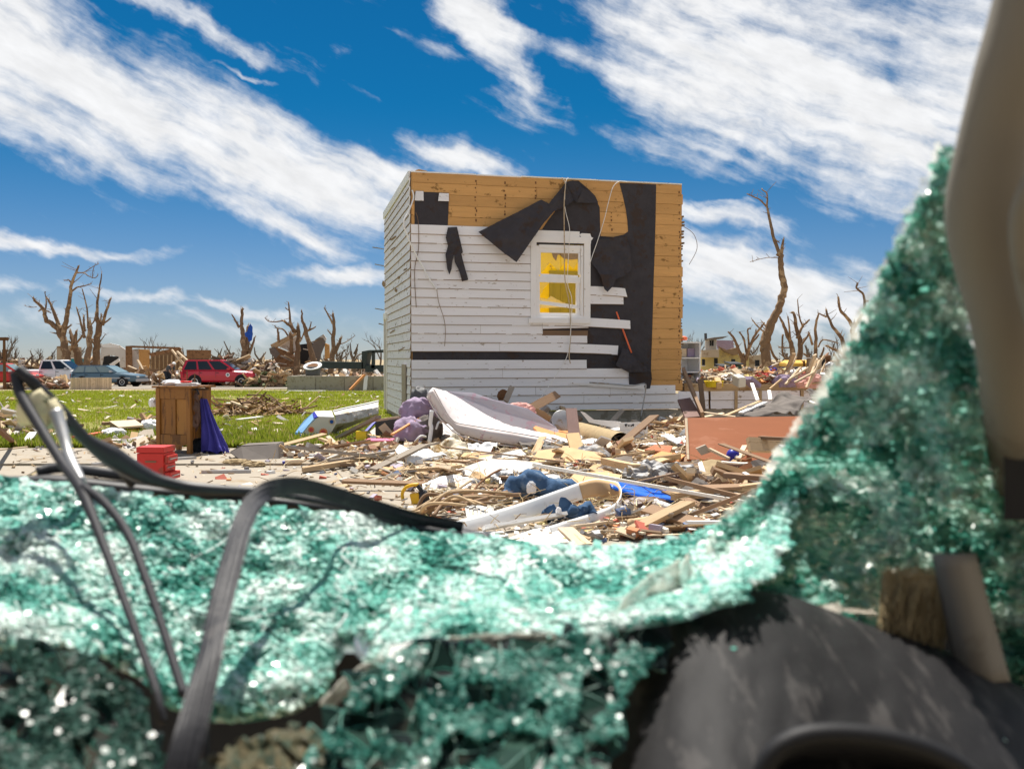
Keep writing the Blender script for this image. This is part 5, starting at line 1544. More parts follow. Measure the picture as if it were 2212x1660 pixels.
    # dark little boxes before the mattress end
    for i, (q, lab) in enumerate(((((22, 575), (88, 515), (112, 590), (60, 645)), 'dark gray open box flap, left of a pair before the mattress end'), (((132, 590), (212, 525), (222, 620), (180, 655)), 'dark gray open box flap, right of a pair before the mattress end'))):
        panel('box_flap', lab, 'box', zpts(zD, q, lambda x, y: 11.2 - (y - 515) * .002), .10, 'slate')
    crumple('rubbish_bag', 'tied gray plastic bag full of rubbish in the middle of the rubble', 'bag', gp(*zD(465, 705)), (.46, .38, .30), 'gray_bag', 7, .16, 1.2)
    crumple('rubbish_bag', 'small gray plastic bag left of the big tied gray bag', 'bag', gp(*zD(290, 690)), (.26, .2, .16), 'gray_bag', 17, .25, 1.6)
    # --- big orange-brown panel on the right
    pn = thing('veneer_sheet', 'large orange-brown veneer panel leaning in the rubble', 'panel', P(*zD(1215, 675), 9.6))
    panel('veneer_face', '', '', [(*zD(1198, 350), 10.05), (*zD(2135, 336), 10.2), (*zD(2130, 560), 9.9), (*zD(2060, 690), 9.7), (*zD(1215, 676), 9.6)], .03, 'orange_board', parent=pn)
    panel('edge_strip', '', '', [(*zD(1196, 350), 10.04), (*zD(1216, 350), 10.04), (*zD(1232, 676), 9.585), (*zD(1213, 676), 9.585)], .01, 'pale_pine', push=(0, -.006, 0), parent=pn)
    o = thing('ball', 'small dark blue ball with white spot before the orange-brown panel', 'ball', P(*zD(1575, 680), 9.3)); c = P(*zD(1577, 645), 9.3)
    MB().lathe(c, [(.068 * math.sin(a * math.pi / 12), -.068 * math.cos(a * math.pi / 12)) for a in range(13)], 20).build('ball_shell', 'navy', o, smooth=True)
    MB().lathe(c + Vector((.022, -.062, -.015)), ((.022, 0), (.02, .006), (.004, .01)), 12, (.3, -1, -.2)).build('spot', 'white_plastic', o)
    br = thing('brush', 'scrubbing brush with gray head and wooden handle', 'brush', P(*zD(1345, 640), 9.3))
    panel('head', '', '', zpts(zD, [(1288, 592), (1362, 562), (1402, 620), (1330, 645)], 9.3), .05, 'gray_wood', parent=br)
    MB().bar(P(*zD(1390, 596), 9.3), P(*zD(1545, 672), 9.1), .035, .025).build('handle', 'pale_pine', br)
    panel('paper_bag', 'upright tan paper bag before the orange-brown panel', 'bag', [(*zD(1320, 690), 8.9), (*zD(1400, 672), 9.0), (*zD(1490, 684), 9.0), (*zD(1512, 850), 8.6), (*zD(1440, 862), 8.55), (*zD(1385, 845), 8.6)], .12, 'burlap', bevel=.01)
    panel('paper', 'torn white paper standing against the tan paper bag', 'paper', [(*zD(1300, 705), 8.75), (*zD(1330, 690), 8.75), (*zD(1365, 790), 8.6), (*zD(1378, 850), 8.5), (*zD(1330, 842), 8.5), (*zD(1318, 780), 8.6)], .01, 'white_bag')
    plank(P(*zD(1620, 672), 9.2), P(*zD(1670, 570), 9.5), .05, .02, 'pale_pine', 'short pale stick standing right of the blue ball', 'stick', 'stick', roll=0)
    beam(*zD(1700, 560), .36, *zD(2090, 575), .32, .14, .05, 'pine', 'thick pine timber lying over the orange-brown panel', roll=1.1)
    beam(*zD(1915, 615), .25, *zD(2140, 625), .25, .14, .05, 'pine', 'short pine timber below the thick timber on the panel', roll=1.1)
    beam(*zD(1790, 505), .42, *zD(2120, 525), .42, .06, .03, 'brown_wood', 'thin brown lath across the face of the orange-brown panel', cat='lath', name='lath')
    q = [P(*zD(x, y), 8.9) for x, y in ((1490, 700), (1620, 712), (1780, 712), (1920, 700), (2080, 676))]
    n = smooth_path(q, 5); m = len(n) - 1
    cv = thing('curved_rail', 'long curved dark rail with white top edge below the panel', 'rail', n[0])
    MB().grid(lambda a, b: n[int(round(a * m))] + Vector((0, 0, -.10 * b)), m, 3, .03).build('rail_board', 'mauve_wood', cv); MB().grid(lambda a, b: n[int(round(a * m))] + Vector((0, -.035 + .07 * b, .012)), m, 3, .015).build('top_edge', 'white_wood', cv)
    beam(*zD(1130, 970), .14, *zD(1840, 885), .16, .07, .06, 'pine', 'long round-edged pine beam running right from the blue bin')
    beam(*zD(1500, 800), .2, *zD(1900, 830), .2, .12, .04, 'brown_wood', 'brown timber lying below the curved dark rail')
    beam(*zD(1660, 790), .22, *zD(1840, 890), .14, .05, .03, 'white_wood', 'short white lath slanting below the curved dark rail', cat='lath', name='lath')
    panel('tin', 'small mauve printed tin below the curved dark rail', 'tin', zpts(zD, [(1560, 790), (1655, 795), (1650, 855), (1562, 850)], 8.3), .08, 'lilac_cloth', bevel=.004)
    panel('board', 'orange plywood scrap lying left of the big orange-brown panel', 'board', [(*zD(935, 650), 9.6), (*zD(1010, 612), 10.1), (*zD(1205, 640), 10.0), (*zD(1140, 692), 9.5)], .02, 'orange_panel')
    panel('board', 'reddish fiberboard scrap behind the orange plywood scrap', 'board', [(*zD(880, 600), 10.3), (*zD(960, 560), 10.9), (*zD(1100, 570), 10.8), (*zD(1080, 620), 10.1)], .02, 'orange_board')
    panel('board', 'tan broken plywood lying in the middle of the rubble', 'board', [(*zD(440, 745), 8.8), (*zD(480, 715), 9.2), (*zD(580, 715), 9.2), (*zD(640, 780), 8.7), (*zD(540, 800), 8.5)], .02, 'card')
    panel('board', 'larger tan broken plywood below the gray plastic bag', 'board', [(*zD(270, 850), 8.1), (*zD(330, 780), 8.6), (*zD(560, 775), 8.6), (*zD(700, 800), 8.4), (*zD(660, 850), 8.1), (*zD(430, 880), 7.9)], .02, 'card')
    beam(*zD(575, 690), .2, *zD(830, 745), .2, .09, .06, 'pine', 'short square pine block right of the gray rubbish bag')
    # crumpled gray plastic
    crumple('plastic_sheet', 'torn gray plastic heap behind the blue bin', 'plastic', gp(*zD(890, 885)), (.42, .34, .30), 'gray_bag', 31, .38, 1.5)
    crumple('plastic_sheet', 'torn gray plastic heap left of the tan paper bag', 'plastic', gp(*zD(1120, 880)), (.46, .3, .26), 'gray_bag', 33, .4, 1.6)
    crumple('plastic_sheet', 'brown and gray crumpled wrapping right of the blue bin', 'plastic', gp(*zD(1080, 905)), (.3, .3, .17), 'brown_leather', 35, .4, 1.6)
    crumple('plastic_sheet', 'gray plastic folds low at the edge of the crushed glass', 'plastic', gp(*zD(1430, 1050)), (.5, .3, .16), 'gray_bag', 37, .4, 1.6)
    # --- blue bin lid
    bb = thing('storage_bin', 'bright blue plastic storage bin lying tilted in the rubble', 'bin', P(*zD(860, 1060), 7.3))
    top = [(585, 842), (700, 848), (790, 860), (850, 892), (960, 922), (1100, 930), (1140, 972)]
    low = [(612, 890), (700, 925), (780, 955), (850, 970), (960, 985), (1060, 992), (1135, 985)]
    bot = [(700, 960), (760, 990), (800, 1010), (860, 1030), (930, 1045), (1000, 1062), (1060, 1050)]
    def sheet3(name, A_, B_, da, db, mat, amp=0.0):
        MB().grid(lambda a, b: P(*[u + (w - u) * b for u, w in zip(zD(*lerp_path(A_, a)), zD(*lerp_path(B_, a)))], da + (db - da) * b + amp * math.sin(b * 3.14)), 18, 5, .006).build(name, mat, bb, smooth=True)
    sheet3('lid', top, low, 7.75, 7.3, 'blue_plastic', -.02); sheet3('rim', low, [(x, y + 12) for x, y in low], 7.29, 7.3, 'blue_plastic'); sheet3('bin_wall', [(x + 8, y + 10) for x, y in low], bot, 7.33, 7.4, 'blue_plastic')
    tq = smooth_path([P(*zD(x, y), 7.72) for x, y in top], 3); MB().tube(tq, .012, 6).build('lid_edge', 'blue_plastic', bb, smooth=True)
    tq = smooth_path([P(*zD(x, y), 7.5) for x, y in ((640, 868), (760, 905), (860, 935), (1090, 955))], 3); MB().tube(tq, .010, 6).build('lid_rib', 'blue_plastic', bb, smooth=True)
    crumple('cushion', 'brown leather cushion under the blue storage bin', 'cushion', P(*zD(880, 1105), 7.2), (.50, .3, .2), 'brown_leather', 41, .12, 1.0, sharp=False)
    crumple('cushion', 'flat brown leather cushion behind the white bent band', 'cushion', P(*zD(740, 1100), 7.3), (.5, .35, .13), 'brown_wood', 43, .12, 1.0, sharp=False)
    # turned bed posts with red-brown ends
    for i, (x0, y0, x1, y1, lab) in enumerate(((1075, 1125, 960, 1145, 'turned bed post with red-brown knob, nearer of a pair'), (1195, 1095, 1060, 1050, 'white painted bed post with red-brown knob, farther of a pair'))):
        a, b = gp(*zD(x0, y0), .05), gp(*zD(x1, y1), .06); t_ = thing('bed_post', lab, 'bed post', a); ax = (b - a).normalized()
        MB().lathe(a, ((.012, -.03), (.036, -.02), (.042, 0), (.036, .03), (.026, .05)), 14, ax).build('knob', 'rust' if False else 'orange_board', t_, smooth=True)
        MB().lathe(a + ax * .05, ((.026, 0), (.03, .02), (.024, .05), (.026, .3), (.03, .34)), 14, ax).build('shaft', 'pine' if i == 0 else 'white_wood', t_, smooth=True)
    # --- white bent band in front
    bd = thing('siding_band', 'long white metal siding strip bent into a loop in front', 'siding strip', P(1010, 1146, 6.25))
    path = [(985, 1142, 6.2), (1060, 1124, 6.35), (1140, 1100, 6.6), (1220, 1072, 6.95), (1270, 1056, 7.2), (1302, 1054, 7.42), (1326, 1062, 7.4), (1342, 1082, 7.2), (1336, 1102, 6.95), (1312, 1116, 6.7), (1275, 1128, 6.5), (1225, 1142, 6.25), (1190, 1152, 6.1)]
    cc = smooth_path([P(*p) for p in path], 6); m = len(cc) - 1
    hw = [17, 18, 18, 18, 19, 21, 23, 22, 20, 19, 18, 17, 16]
    def bf(a, b):
        i = int(round(a * m)); p = cc[i]; t_ = (cc[min(i + 1, m)] - cc[max(i - 1, 0)]).normalized()
        up = Vector((0, .5, 1)); s = (up - t_ * up.dot(t_)).normalized()
        w = lerp_path([(k,) for k in hw], i / m)[0] / F * p.y
        return p + s * w * (b - .5) * 2 + Vector((0, -.01 * math.sin(b * 3.14), 0))
    MB().grid(bf, m, 6, .004).build('strip', 'white_metal', bd, smooth=True)
    cen = P(1240, 1100, 6.8)
    def bi(a, b):
        p = bf(.30 + .36 * a, .03 + .94 * b); d_ = (cen - p); d_.z = 0; return p + d_.normalized() * .012
    MB().grid(bi, 26, 5, .003).build('bare_backing', 'card', bd, smooth=True)
    panel('board', 'white painted plank lying along the edge of the crushed glass', 'board', [(1388, 1136, 6.6), (1480, 1122, 6.75), (1600, 1096, 7.0), (1640, 1096, 7.0), (1640, 1118, 6.8), (1520, 1140, 6.45), (1420, 1156, 6.3)], .03, 'white_wood')
    panel('board', 'broad white board lying under the bent white strip', 'board', [(1152, 1142, 6.2), (1205, 1134, 6.3), (1240, 1150, 6.1), (1262, 1175, 5.8), (1150, 1180, 5.7), (1080, 1168, 5.85)], .03, 'white_wood')
    panel('board', 'white board end lying beside the black cowl', 'board', [(995, 1158, 6.0), (1015, 1147, 6.15), (1085, 1146, 6.15), (1098, 1154, 6.05), (1050, 1172, 5.85)], .02, 'white_metal')
    beam(1222, 1142, .1, 1262, 1178, .1, .10, .02, 'pale_pine', 'pale lath crossing the end of the bent white strip', cat='lath', name='lath')
    panel('metal_sheet', 'ribbed gray-green metal panel standing by the black cowl', 'sheet', [(1004, 1092, 6.6), (1030, 1089, 6.65), (1066, 1092, 6.7), (1070, 1120, 6.5), (1040, 1136, 6.3), (1010, 1130, 6.3)], .015, 'sheet_metal')
    for i in range(7): MB().bar(P(1010 + i * 8, 1094, 6.60), P(1013 + i * 8, 1124, 6.38), .02, .012, (0, -1, 0)).build('rib', 'sheet_metal', bpy.data.objects[[o.name for o in COL.objects if o.name.startswith('metal_sheet')][-1]])
    # --- jeans
    for i, (c, lab) in enumerate((((1130, 1082), 'crumpled blue jeans with white lining in the middle of the rubble'), ((1190, 1122), 'blue jeans lying folded inside the white loop'))):
        g = gp(*c) if i == 0 else PZ(1195, 1128, .02); t_ = thing('jeans', lab, 'jeans', g)
        rr_ = random.Random(5 + i); s = .82 if i == 0 else .42
        for k in range(2):
            pts = [g + Vector((-.12 * s + .1 * k, .05 * k, .05)), g + Vector((-.06 * s + .12 * k, .02, .17 * s + .05 * k)), g + Vector((.12 * s + .1 * k, .0, .17 * s - .03 * k)), g + Vector((.30 * s + .12 * k, -.02 + .1 * k, .09)), g + Vector((.44 * s + .1 * k, .05, .04))]
            q = smooth_path(pts, 8); b_ = MB(); b_.tube(q, [.10 * s + .018 * noise.noise((j * .5, k, i)) for j in range(len(q))], 18)
            b_.v = [v + Vector((noise.noise(v * 13), noise.noise(v * 13 + Vector((5, 0, 0))), noise.noise(v * 13 + Vector((0, 5, 0))))) * .022 for v in b_.v]
            b_.build('trouser_leg', 'denim', t_, smooth=True)
        crumple('lining', '', '', g + Vector((.08 * s, -.10, .08)), (.10 * s, .06 * s, .16 * s), 'white_bag', 3 + i, .3, 1.6, parent=t_)
    crumple('paper', 'bright white crumpled sheet above the blue jeans', 'paper', gp(1180, 1030), (.42, .3, .07), 'white_bag', 50, .2, 1.2)
    crumple('plastic_sheet', 'silver-gray folded sheet left of the blue jeans', 'plastic', gp(1090, 1045), (.30, .2, .19), 'gray_metal', 52, .3, 1.2)
    o = crumple('rubbish_bag', 'rounded gray plastic bag on the edge of the concrete', 'bag', gp(1018, 1056), (.24, .2, .16), 'gray_bag', 54, .1, .8, sharp=False)
    crumple('cloth_bundle', 'dirty white rag between chain saw and gray bag', 'cloth', gp(965, 1072), (.36, .2, .11), 'stained', 56, .3, 1.6)
    # --- yellow saw
    sw = thing('chain_saw', 'small yellow and black chain saw lying on the concrete', 'chain saw', gp(895, 1090)); d = gp(895, 1090).y
    panel('housing', '', '', [(884, 1066, d), (904, 1063, d), (907, 1086, d - .02), (890, 1091, d - .02)], .10, 'yellow_tool', parent=sw, bevel=.006)
    MB().tube(smooth_path([P(x, y, d + .03) for x, y in ((871, 1082), (869, 1066), (876, 1053), (890, 1047), (904, 1046))], 5), .014, 8).build('handle', 'yellow_tool', sw, smooth=True)
    crumple('engine', '', '', P(914, 1088, d + .03), (.11, .1, .17), 'black_plastic', 3, .2, 1.6, parent=sw)
    MB().bar(P(902, 1048, d + .03), P(914, 1064, d + .03), .03, .03).build('grip', 'black_plastic', sw)
    MB().bar(P(880, 1076, d), P(868, 1080, d), .01, .05, (0, -1, 0)).build('guide_bar', 'gray_metal', sw)
    # --- bundle of bent copper-brown branches
    rr_ = random.Random(9)
    for i in range(12):
        a = gp(895 + rr_.uniform(-8, 60), 1108 + rr_.uniform(-6, 8), .02 + .02 * i / 6); e = gp(1010 + rr_.uniform(-30, 110), 1072 + rr_.uniform(-10, 22), .10 + rr_.uniform(0, .08))
        mid = (a + e) / 2 + Vector((rr_.uniform(-.1, .1), rr_.uniform(-.1, .1), rr_.uniform(.02, .09)))
        q = smooth_path([a, mid, e], 6)
        tag(MB().tube(q, [.017 - .008 * k / 12 for k in range(len(q))], 7).build('branch', 'pine' if i % 3 else 'brown_wood', smooth=True), 'bent brown stick in the bundle beside the yellow chain saw', 'stick', 'bent sticks beside the chain saw')
    q = smooth_path([gp(1015, 1085, .1), P(1030, 1050, 7.6), P(1060, 1025, 8.0), P(1082, 1014, 8.3)], 5)
    tag(MB().tube(q, .010, 6).build('wire', 'rust', smooth=True), 'dark wire rising from the stick bundle to the silver sheet', 'wire')
    for i, (x0, y0, x1, y1, lab) in enumerate(((1000, 1072, 1125, 1068, 'straight copper pipe lying toward the blue jeans'), (985, 1095, 1095, 1062, 'long straight stick crossing the bundle by the chain saw'))):
        tag(MB().tube([gp(x0, y0, .12), gp(x1, y1, .14)], .016, 8).build('pole', 'brown_wood', smooth=True), lab, 'pole')
    # hoop and strings
    q = smooth_path([P(*zD(x, y), 10.2) for x, y in ((815, 600), (840, 550), (900, 532), (970, 540), (1005, 585))], 5); tag(MB().tube(q, .010, 6).build('hoop', 'pale_pine', smooth=True), 'bent pale hoop standing in the rubble below the lettered board', 'hoop')
    # --- right, by the deck
    plank(P(*zD(1340, 335), 14.6), P(*zD(1185, -30), 15.9), .15, .05, 'brown_wood', 'tall brown plank leaning against the right corner of the house', 'plank', roll=1.3)
    plank(P(*zD(1345, 330), 15.2), P(*zD(1318, 40), 15.6), .08, .04, 'brown_wood', 'narrow brown stud standing right of the tall leaning plank', 'plank', roll=0)
    panel('board', 'mauve brown panel leaning on the white foot boards', 'board', [(*zD(1140, 205), 15.3), (*zD(1240, 190), 15.4), (*zD(1330, 335), 14.7), (*zD(1200, 345), 14.6)], .03, 'mauve_wood')
    def z7(x, y): return ((2040 + x / 3.687) / 1.38883, (960 + y / 3.687) / 1.38883)
    for i, (pts, lab) in enumerate((([(625, 1055, 14.2), (830, 960, 14.8), (1000, 880, 15.2), (1195, 785, 15.9), (1290, 850, 15.7), (1440, 835, 15.9), (1455, 880, 15.6), (1350, 960, 15.0), (1180, 1060, 14.2), (900, 1060, 14.0)], 'large gray-brown tarp heaped right of the house'), ([(1390, 780, 16.0), (1450, 755, 16.2), (1560, 790, 16.3), (1610, 830, 16.2), (1560, 900, 15.6), (1440, 860, 15.7)], 'gray folded tarp behind the large gray-brown tarp'))):
        v, f = rough_sheet([P(*z7(x, y), d) for x, y, d in pts], .012, 4, .12, 2.2, i + 2)
        tag(MB().add(v, f).build('tarp', 'gray_cloth', smooth=True), lab, 'tarp')
    for i, (x0, y0, x1, y1, d0_, d1_, w, m, lab) in enumerate(((520, 1050, 880, 900, 14.4, 15.0, .07, 'pine', 'brown lath lying along the edge of the large tarp'), (670, 1025, 930, 915, 14.2, 14.9, .08, 'white_wood', 'white splintered lath on the edge of the large tarp'), (795, 700, 860, 890, 16.2, 15.5, .06, 'white_wood', 'white lath hanging down from the floor deck, left one'), (985, 780, 1000, 880, 16.2, 15.7, .06, 'white_wood', 'white lath hanging down from the floor deck, right one'), (260, 1020, 600, 1070, 14.7, 14.0, .07, 'pale_pine', 'pale lath lying above the orange-brown panel'), (1400, 880, 1490, 925, 15.6, 15.3, .06, 'white_wood', 'short white lath at the edge of the crushed glass'), (1380, 1035, 1600, 1035, 13.0, 13.0, .05, 'pale_pine', 'level pale lath behind the orange-brown panel'))):
        plank(P(*z7(x0, y0), d0_), P(*z7(x1, y1), d1_), w, .025, m, lab, 'lath', 'lath')


build_rubble_named()
# ================================================================== rubble: loose planks, scraps and litter
def rub_edge(y):
    if y < 9.3: return -.35 - (y - 6.6) * .38
    if y < 11.4: return -1.38 - (y - 9.3) * .85
    return -3.2 + (y - 11.4) * .75


# places of the pieces one should be able to see: loose planks keep clear of them
CLEAR = [(gp(1180, 1070), .75), (PZ(1195, 1125, 0), .45), (PZ(1390, 1090, 0), .8), (gp(1015, 1052), .22), (gp(895, 1085), .35), (gp(1090, 1040), .25), (gp(1540, 1040), .30), (gp(1590, 1000), .6), (gp(1510, 1000), .45),
         (gp(1060, 990), .45), (gp(985, 985), .5), (gp(1280, 998), .32), (PZ(1370, 960, 0), .4), (PZ(1080, 970, 0), .7), (PZ(820, 968, 0), .55), (PZ(700, 950, 0), .8), (PZ(740, 968, 0), .3), (PZ(1185, 985, 0), .3), (gp(1440, 990), .3), (gp(1250, 1050), .35), (gp(1030, 1110), .3), (PZ(548, 1000, 0), .5), (PZ(1460, 1118, 0), .3), (PZ(1080, 1130, 0), .5), (PZ(1160, 1150, 0), .4), (PZ(1250, 1140, 0), .4), (gp(1390, 1040), .25)]
MARKS = [('the mattress', PZ(1080, 965, 0)), ('the blue storage bin', PZ(1390, 1085, 0)), ('the blue jeans', gp(1180, 1062)), ('the yellow chain saw', gp(895, 1085)), ('the stained ivory sheet', gp(985, 985)), ('the gray rubbish bag', gp(1280, 998)), ('the orange-brown panel', PZ(1600, 985, .1)),
         ('the lettered white board', PZ(1370, 960, 0)), ('the tan paper bag', gp(1540, 1040)), ('the pink-lidded box', PZ(820, 968, 0)), ('the bed posts', PZ(1470, 1110, 0)), ('the white bent band', PZ(1230, 1120, 0)), ('the silver sheet', gp(1090, 1042)), ('the orange plywood scrap', gp(1440, 990)), ('the carpet roll', PZ(1320, 965, 0)), ('the curved dark rail', PZ(1640, 1015, 0))]


def where(x, y):
    n, p = min(MARKS, key=lambda m: (m[1].x - x) ** 2 + (m[1].y - y) ** 2); dx, dy = x - p.x, y - p.y
    side = ('right of' if dx > 0 else 'left of') if abs(dx) > abs(dy) else ('behind' if dy > 0 else 'in front of')
    return side + ' ' + n


def in_rubble(x, y):
    return x > rub_edge(y) and x < 6.5


def build_scatter():
    rr = random.Random(77)
    kinds = [('pine', .25, 'bare yellow pine plank', 'pine planks in the rubble'),
             ('pale_pine', .25, 'pale fresh-broken lath', 'pale laths in the rubble'),
             ('brown_wood', .17, 'dark brown loose board', 'brown boards in the rubble'),
             ('gray_wood', .11, 'weathered gray loose board', 'gray boards in the rubble'),
             ('white_wood', .22, 'white painted board scrap', 'white boards in the rubble')]
    n = 0
    while n < 290:
        y = 6.0 + 9.0 * rr.random() ** 1.25; x = rr.uniform(-.9, .40 * y)
        if y > 9: x = rr.uniform(-.30 * y, .38 * y)
        if not in_rubble(x, y): continue
        if y > 14.2 + .23 * (x + 1.7): continue
        if any((p.x - x) ** 2 + ((p.y - y) * .8) ** 2 < r * r for p, r in CLEAR) and rr.random() < .93: continue
        t = rr.random(); s = 0
        for k in kinds:
            s += k[1]
            if t <= s: break
        L = rr.choice((.2, .3, .4, .5, .7, .9, 1.5)) * rr.uniform(.7, 1.25); w = rr.uniform(.03, .10) * (1.5 if rr.random() < .25 else 1); th = rr.uniform(.010, .032)
        yaw = rr.gauss(0, .75) + (math.pi / 2 if rr.random() < .2 else 0); pt = rr.gauss(0, .10)
        z = hump(x, y) + rr.uniform(.015, .06) + abs(math.sin(pt)) * L * .5
        d = Vector((math.cos(yaw) * math.cos(pt), math.sin(yaw) * math.cos(pt), math.sin(pt))) * L / 2
        c = Vector((x, y, z))
        plank(c - d, c + d, w, th, k[0], ('long ' if L > .62 else 'short ' if L < .3 else '') + k[2] + ' ' + where(x, y), 'plank', 'plank', k[3], roll=rr.gauss(0, .35)); n += 1
    # everything too small to pick out singly
    mb = MB(); mb.c = []
    wood = [(.50, .37, .22), (.60, .47, .32), (.38, .26, .15), (.24, .16, .10), (.54, .41, .27), (.66, .55, .40), (.34, .29, .24)]
    misc = [(.80, .79, .76), (.74, .70, .62), (.42, .41, .40), (.20, .19, .19), (.60, .25, .12), (.34, .30, .36), (.12, .16, .26), (.45, .12, .08), (.66, .55, .25), (.78, .76, .72), (.66, .58, .46)]
    def bit(x, y, z, big=1.0):
        u = rr.random()
        if u < .62:
            L = rr.uniform(.05, .30) * big; s = (L, rr.uniform(.008, .035) * big, rr.uniform(.005, .014)); c = rr.choice(wood)
        elif u < .85:
            s = (rr.uniform(.04, .14) * big, rr.uniform(.03, .10) * big, rr.uniform(.004, .02)); c = rr.choice(wood + misc)
        else:
            s = (rr.uniform(.03, .09) * big, rr.uniform(.03, .08) * big, rr.uniform(.02, .05) * big); c = rr.choice(misc)
        k = rr.uniform(.75, 1.2); c = tuple(q * k for q in c)
        mb.obox((x, y, z + s[2] / 2), s, rot(rr.gauss(0, .35), rr.gauss(0, .25), rr.uniform(0, 3.14)), c)
    n = 0
    while n < 8000:
        y = 5.9 + 9.4 * rr.random() ** 1.2; x = rr.uniform(-.42 * y, .40 * y)
        if not in_rubble(x, y):
            edge = rub_edge(y) - x
            if rr.random() > .22 * math.exp(-max(0, edge) * 1.6): continue
        near = any((p.x - x) ** 2 + ((p.y - y) * .8) ** 2 < (r * .85) ** 2 for p, r in CLEAR)
        bit(x, y, hump(x, y) + (rr.uniform(-.005, .06) * (1 if in_rubble(x, y) else 0) if not near else 0), .6 if near else 1.0); n += 1
    for _ in range(700):                                        # crumbs over the pavement and verge
        y = rr.uniform(7, 14.5); x = rr.uniform(-.55 * y, -.05 * y)
        bit(x, y, .03 if y > 10.1 else .013, .4 if y < 12 else .7)
    for _ in range(2600):                                       # litter on the floor deck right of the house
        u, v = rr.uniform(5.15, 10.0), rr.uniform(.1, 4.6)
        p = to_world((u, v, .70)); k = .10 + .30 * max(0, noise.noise((u * .9, v * .9, 0)) + .2) * min(1, (u - 5.1))
        big = 1.6; bit(p.x, p.y, .70 + rr.uniform(0, k), big)
    kind(mb.build('debris', 'litter', origin=(0, 0, 0), fix=False), 'stuff', 'splinters, scraps and small rubbish strewn before the house')
    # dead stalks and straw
    mb = MB(); mb.c = []
    for _ in range(2200):
        y = 6.2 + 9 * rr.random(); x = rr.uniform(-.3 * y, .4 * y)
        if not in_rubble(x, y) and rr.random() > .12: continue
        L = rr.uniform(.06, .3); a = rr.uniform(0, 6.28); p = Vector((x, y, hump(x, y) + rr.uniform(.01, .08))); e = p + Vector((math.cos(a) * L, math.sin(a) * L, rr.uniform(-.02, .12)))
        c = rr.choice(((.55, .42, .22), (.40, .28, .14), (.26, .17, .09), (.68, .58, .38)))
        mb.tube([p, (p + e) / 2 + Vector((rr.uniform(-.02, .02), 0, rr.uniform(0, .03))), e], [.004, .0035, .002], 4, False, c)
    kind(mb.build('straw_debris', 'litter', origin=(0, 0, 0), fix=False), 'stuff', 'dry straw and twigs lying over the rubble')
    # crushed plates, papers and rags one can tell apart
    sm = [('white_bag', 'scrap of white paper crumpled', 'paper', 'paper scraps in the rubble'), ('gray_bag', 'scrap of gray plastic film', 'plastic', 'plastic scraps in the rubble'),
          ('card', 'torn piece of brown cardboard', 'cardboard', 'cardboard scraps in the rubble'), ('stained', 'stained piece of broken plaster', 'plaster', 'plaster pieces in the rubble')]
    big = [('white_metal', 'bent white metal sheet', 'sheet'), ('stained', 'torn stained ivory panel', 'panel'), ('gray_metal', 'crushed gray metal sheet', 'sheet'), ('card', 'broken tan fiberboard panel', 'panel'), ('plaster', 'broken piece of gray plasterboard', 'plasterboard'), ('gray_cloth', 'muddy gray piece of carpet', 'carpet'), ('shingle', 'torn strip of dark roof shingles', 'shingles'), ('white_bag', 'sheet of dirty white insulation wrap', 'wrap')]
    n = 0
    while n < 30:
        y = 6.6 + 7.2 * rr.random(); x = rr.uniform(-.16 * y, .36 * y)
        if not in_rubble(x, y) or any((p.x - x) ** 2 + (p.y - y) ** 2 < r * r * .6 for p, r in CLEAR): continue
        m, lab, cat = big[n % 8]; r = rr.uniform(.16, .36); c = Vector((x, y, hump(x, y) + rr.uniform(.04, .09))); a0 = rr.uniform(0, 6.28); tx, ty = rr.gauss(0, .25), rr.uniform(-.1, .5)
        pts = []
        for i in range(7):
            a = a0 + i * .898; q = r * rr.uniform(.6, 1.25); dx, dy = math.cos(a) * q * 1.3, math.sin(a) * q; pts.append(c + Vector((dx, dy, dx * tx + dy * ty)))
        v, f = rough_sheet(pts, .012, 3, .05 if m not in ('plaster', 'card') else .012, 5, n)
        tag(MB().add(v, f).build({'sheet': 'bent_sheet', 'panel': 'torn_panel', 'plasterboard': 'plasterboard_piece', 'carpet': 'carpet_piece', 'shingles': 'shingle_strip', 'wrap': 'wrap_sheet'}[cat], m), lab + ' lying ' + where(x, y), cat, 'larger sheets in the rubble'); n += 1
    n = 0
    while n < 64:
        y = 6.4 + 8 * rr.random(); x = rr.uniform(-.2 * y, .38 * y)
        if not in_rubble(x, y) or y > 13.6 or any((p.x - x) ** 2 + (p.y - y) ** 2 < r * r * .5 for p, r in CLEAR): continue
        m, lab, cat, g = sm[n % 4]; r = rr.uniform(.05, .15); c = Vector((x, y, hump(x, y) + rr.uniform(.01, .05))); a0 = rr.uniform(0, 6.28)
        pts = [c + Vector((math.cos(a0 + i * 1.05) * r * rr.uniform(.6, 1.3), math.sin(a0 + i * 1.05) * r * rr.uniform(.6, 1.3), rr.uniform(-.01, .05))) for i in range(6)]
        v, f = rough_sheet(pts, .006, 2, .035, 9, n)
        tag(MB().add(v, f).build({'white_bag': 'paper_scrap', 'gray_bag': 'plastic_scrap', 'card': 'cardboard_scrap', 'stained': 'plaster_piece'}[m], m), lab + ' ' + where(x, y), cat, g); n += 1


build_scatter()


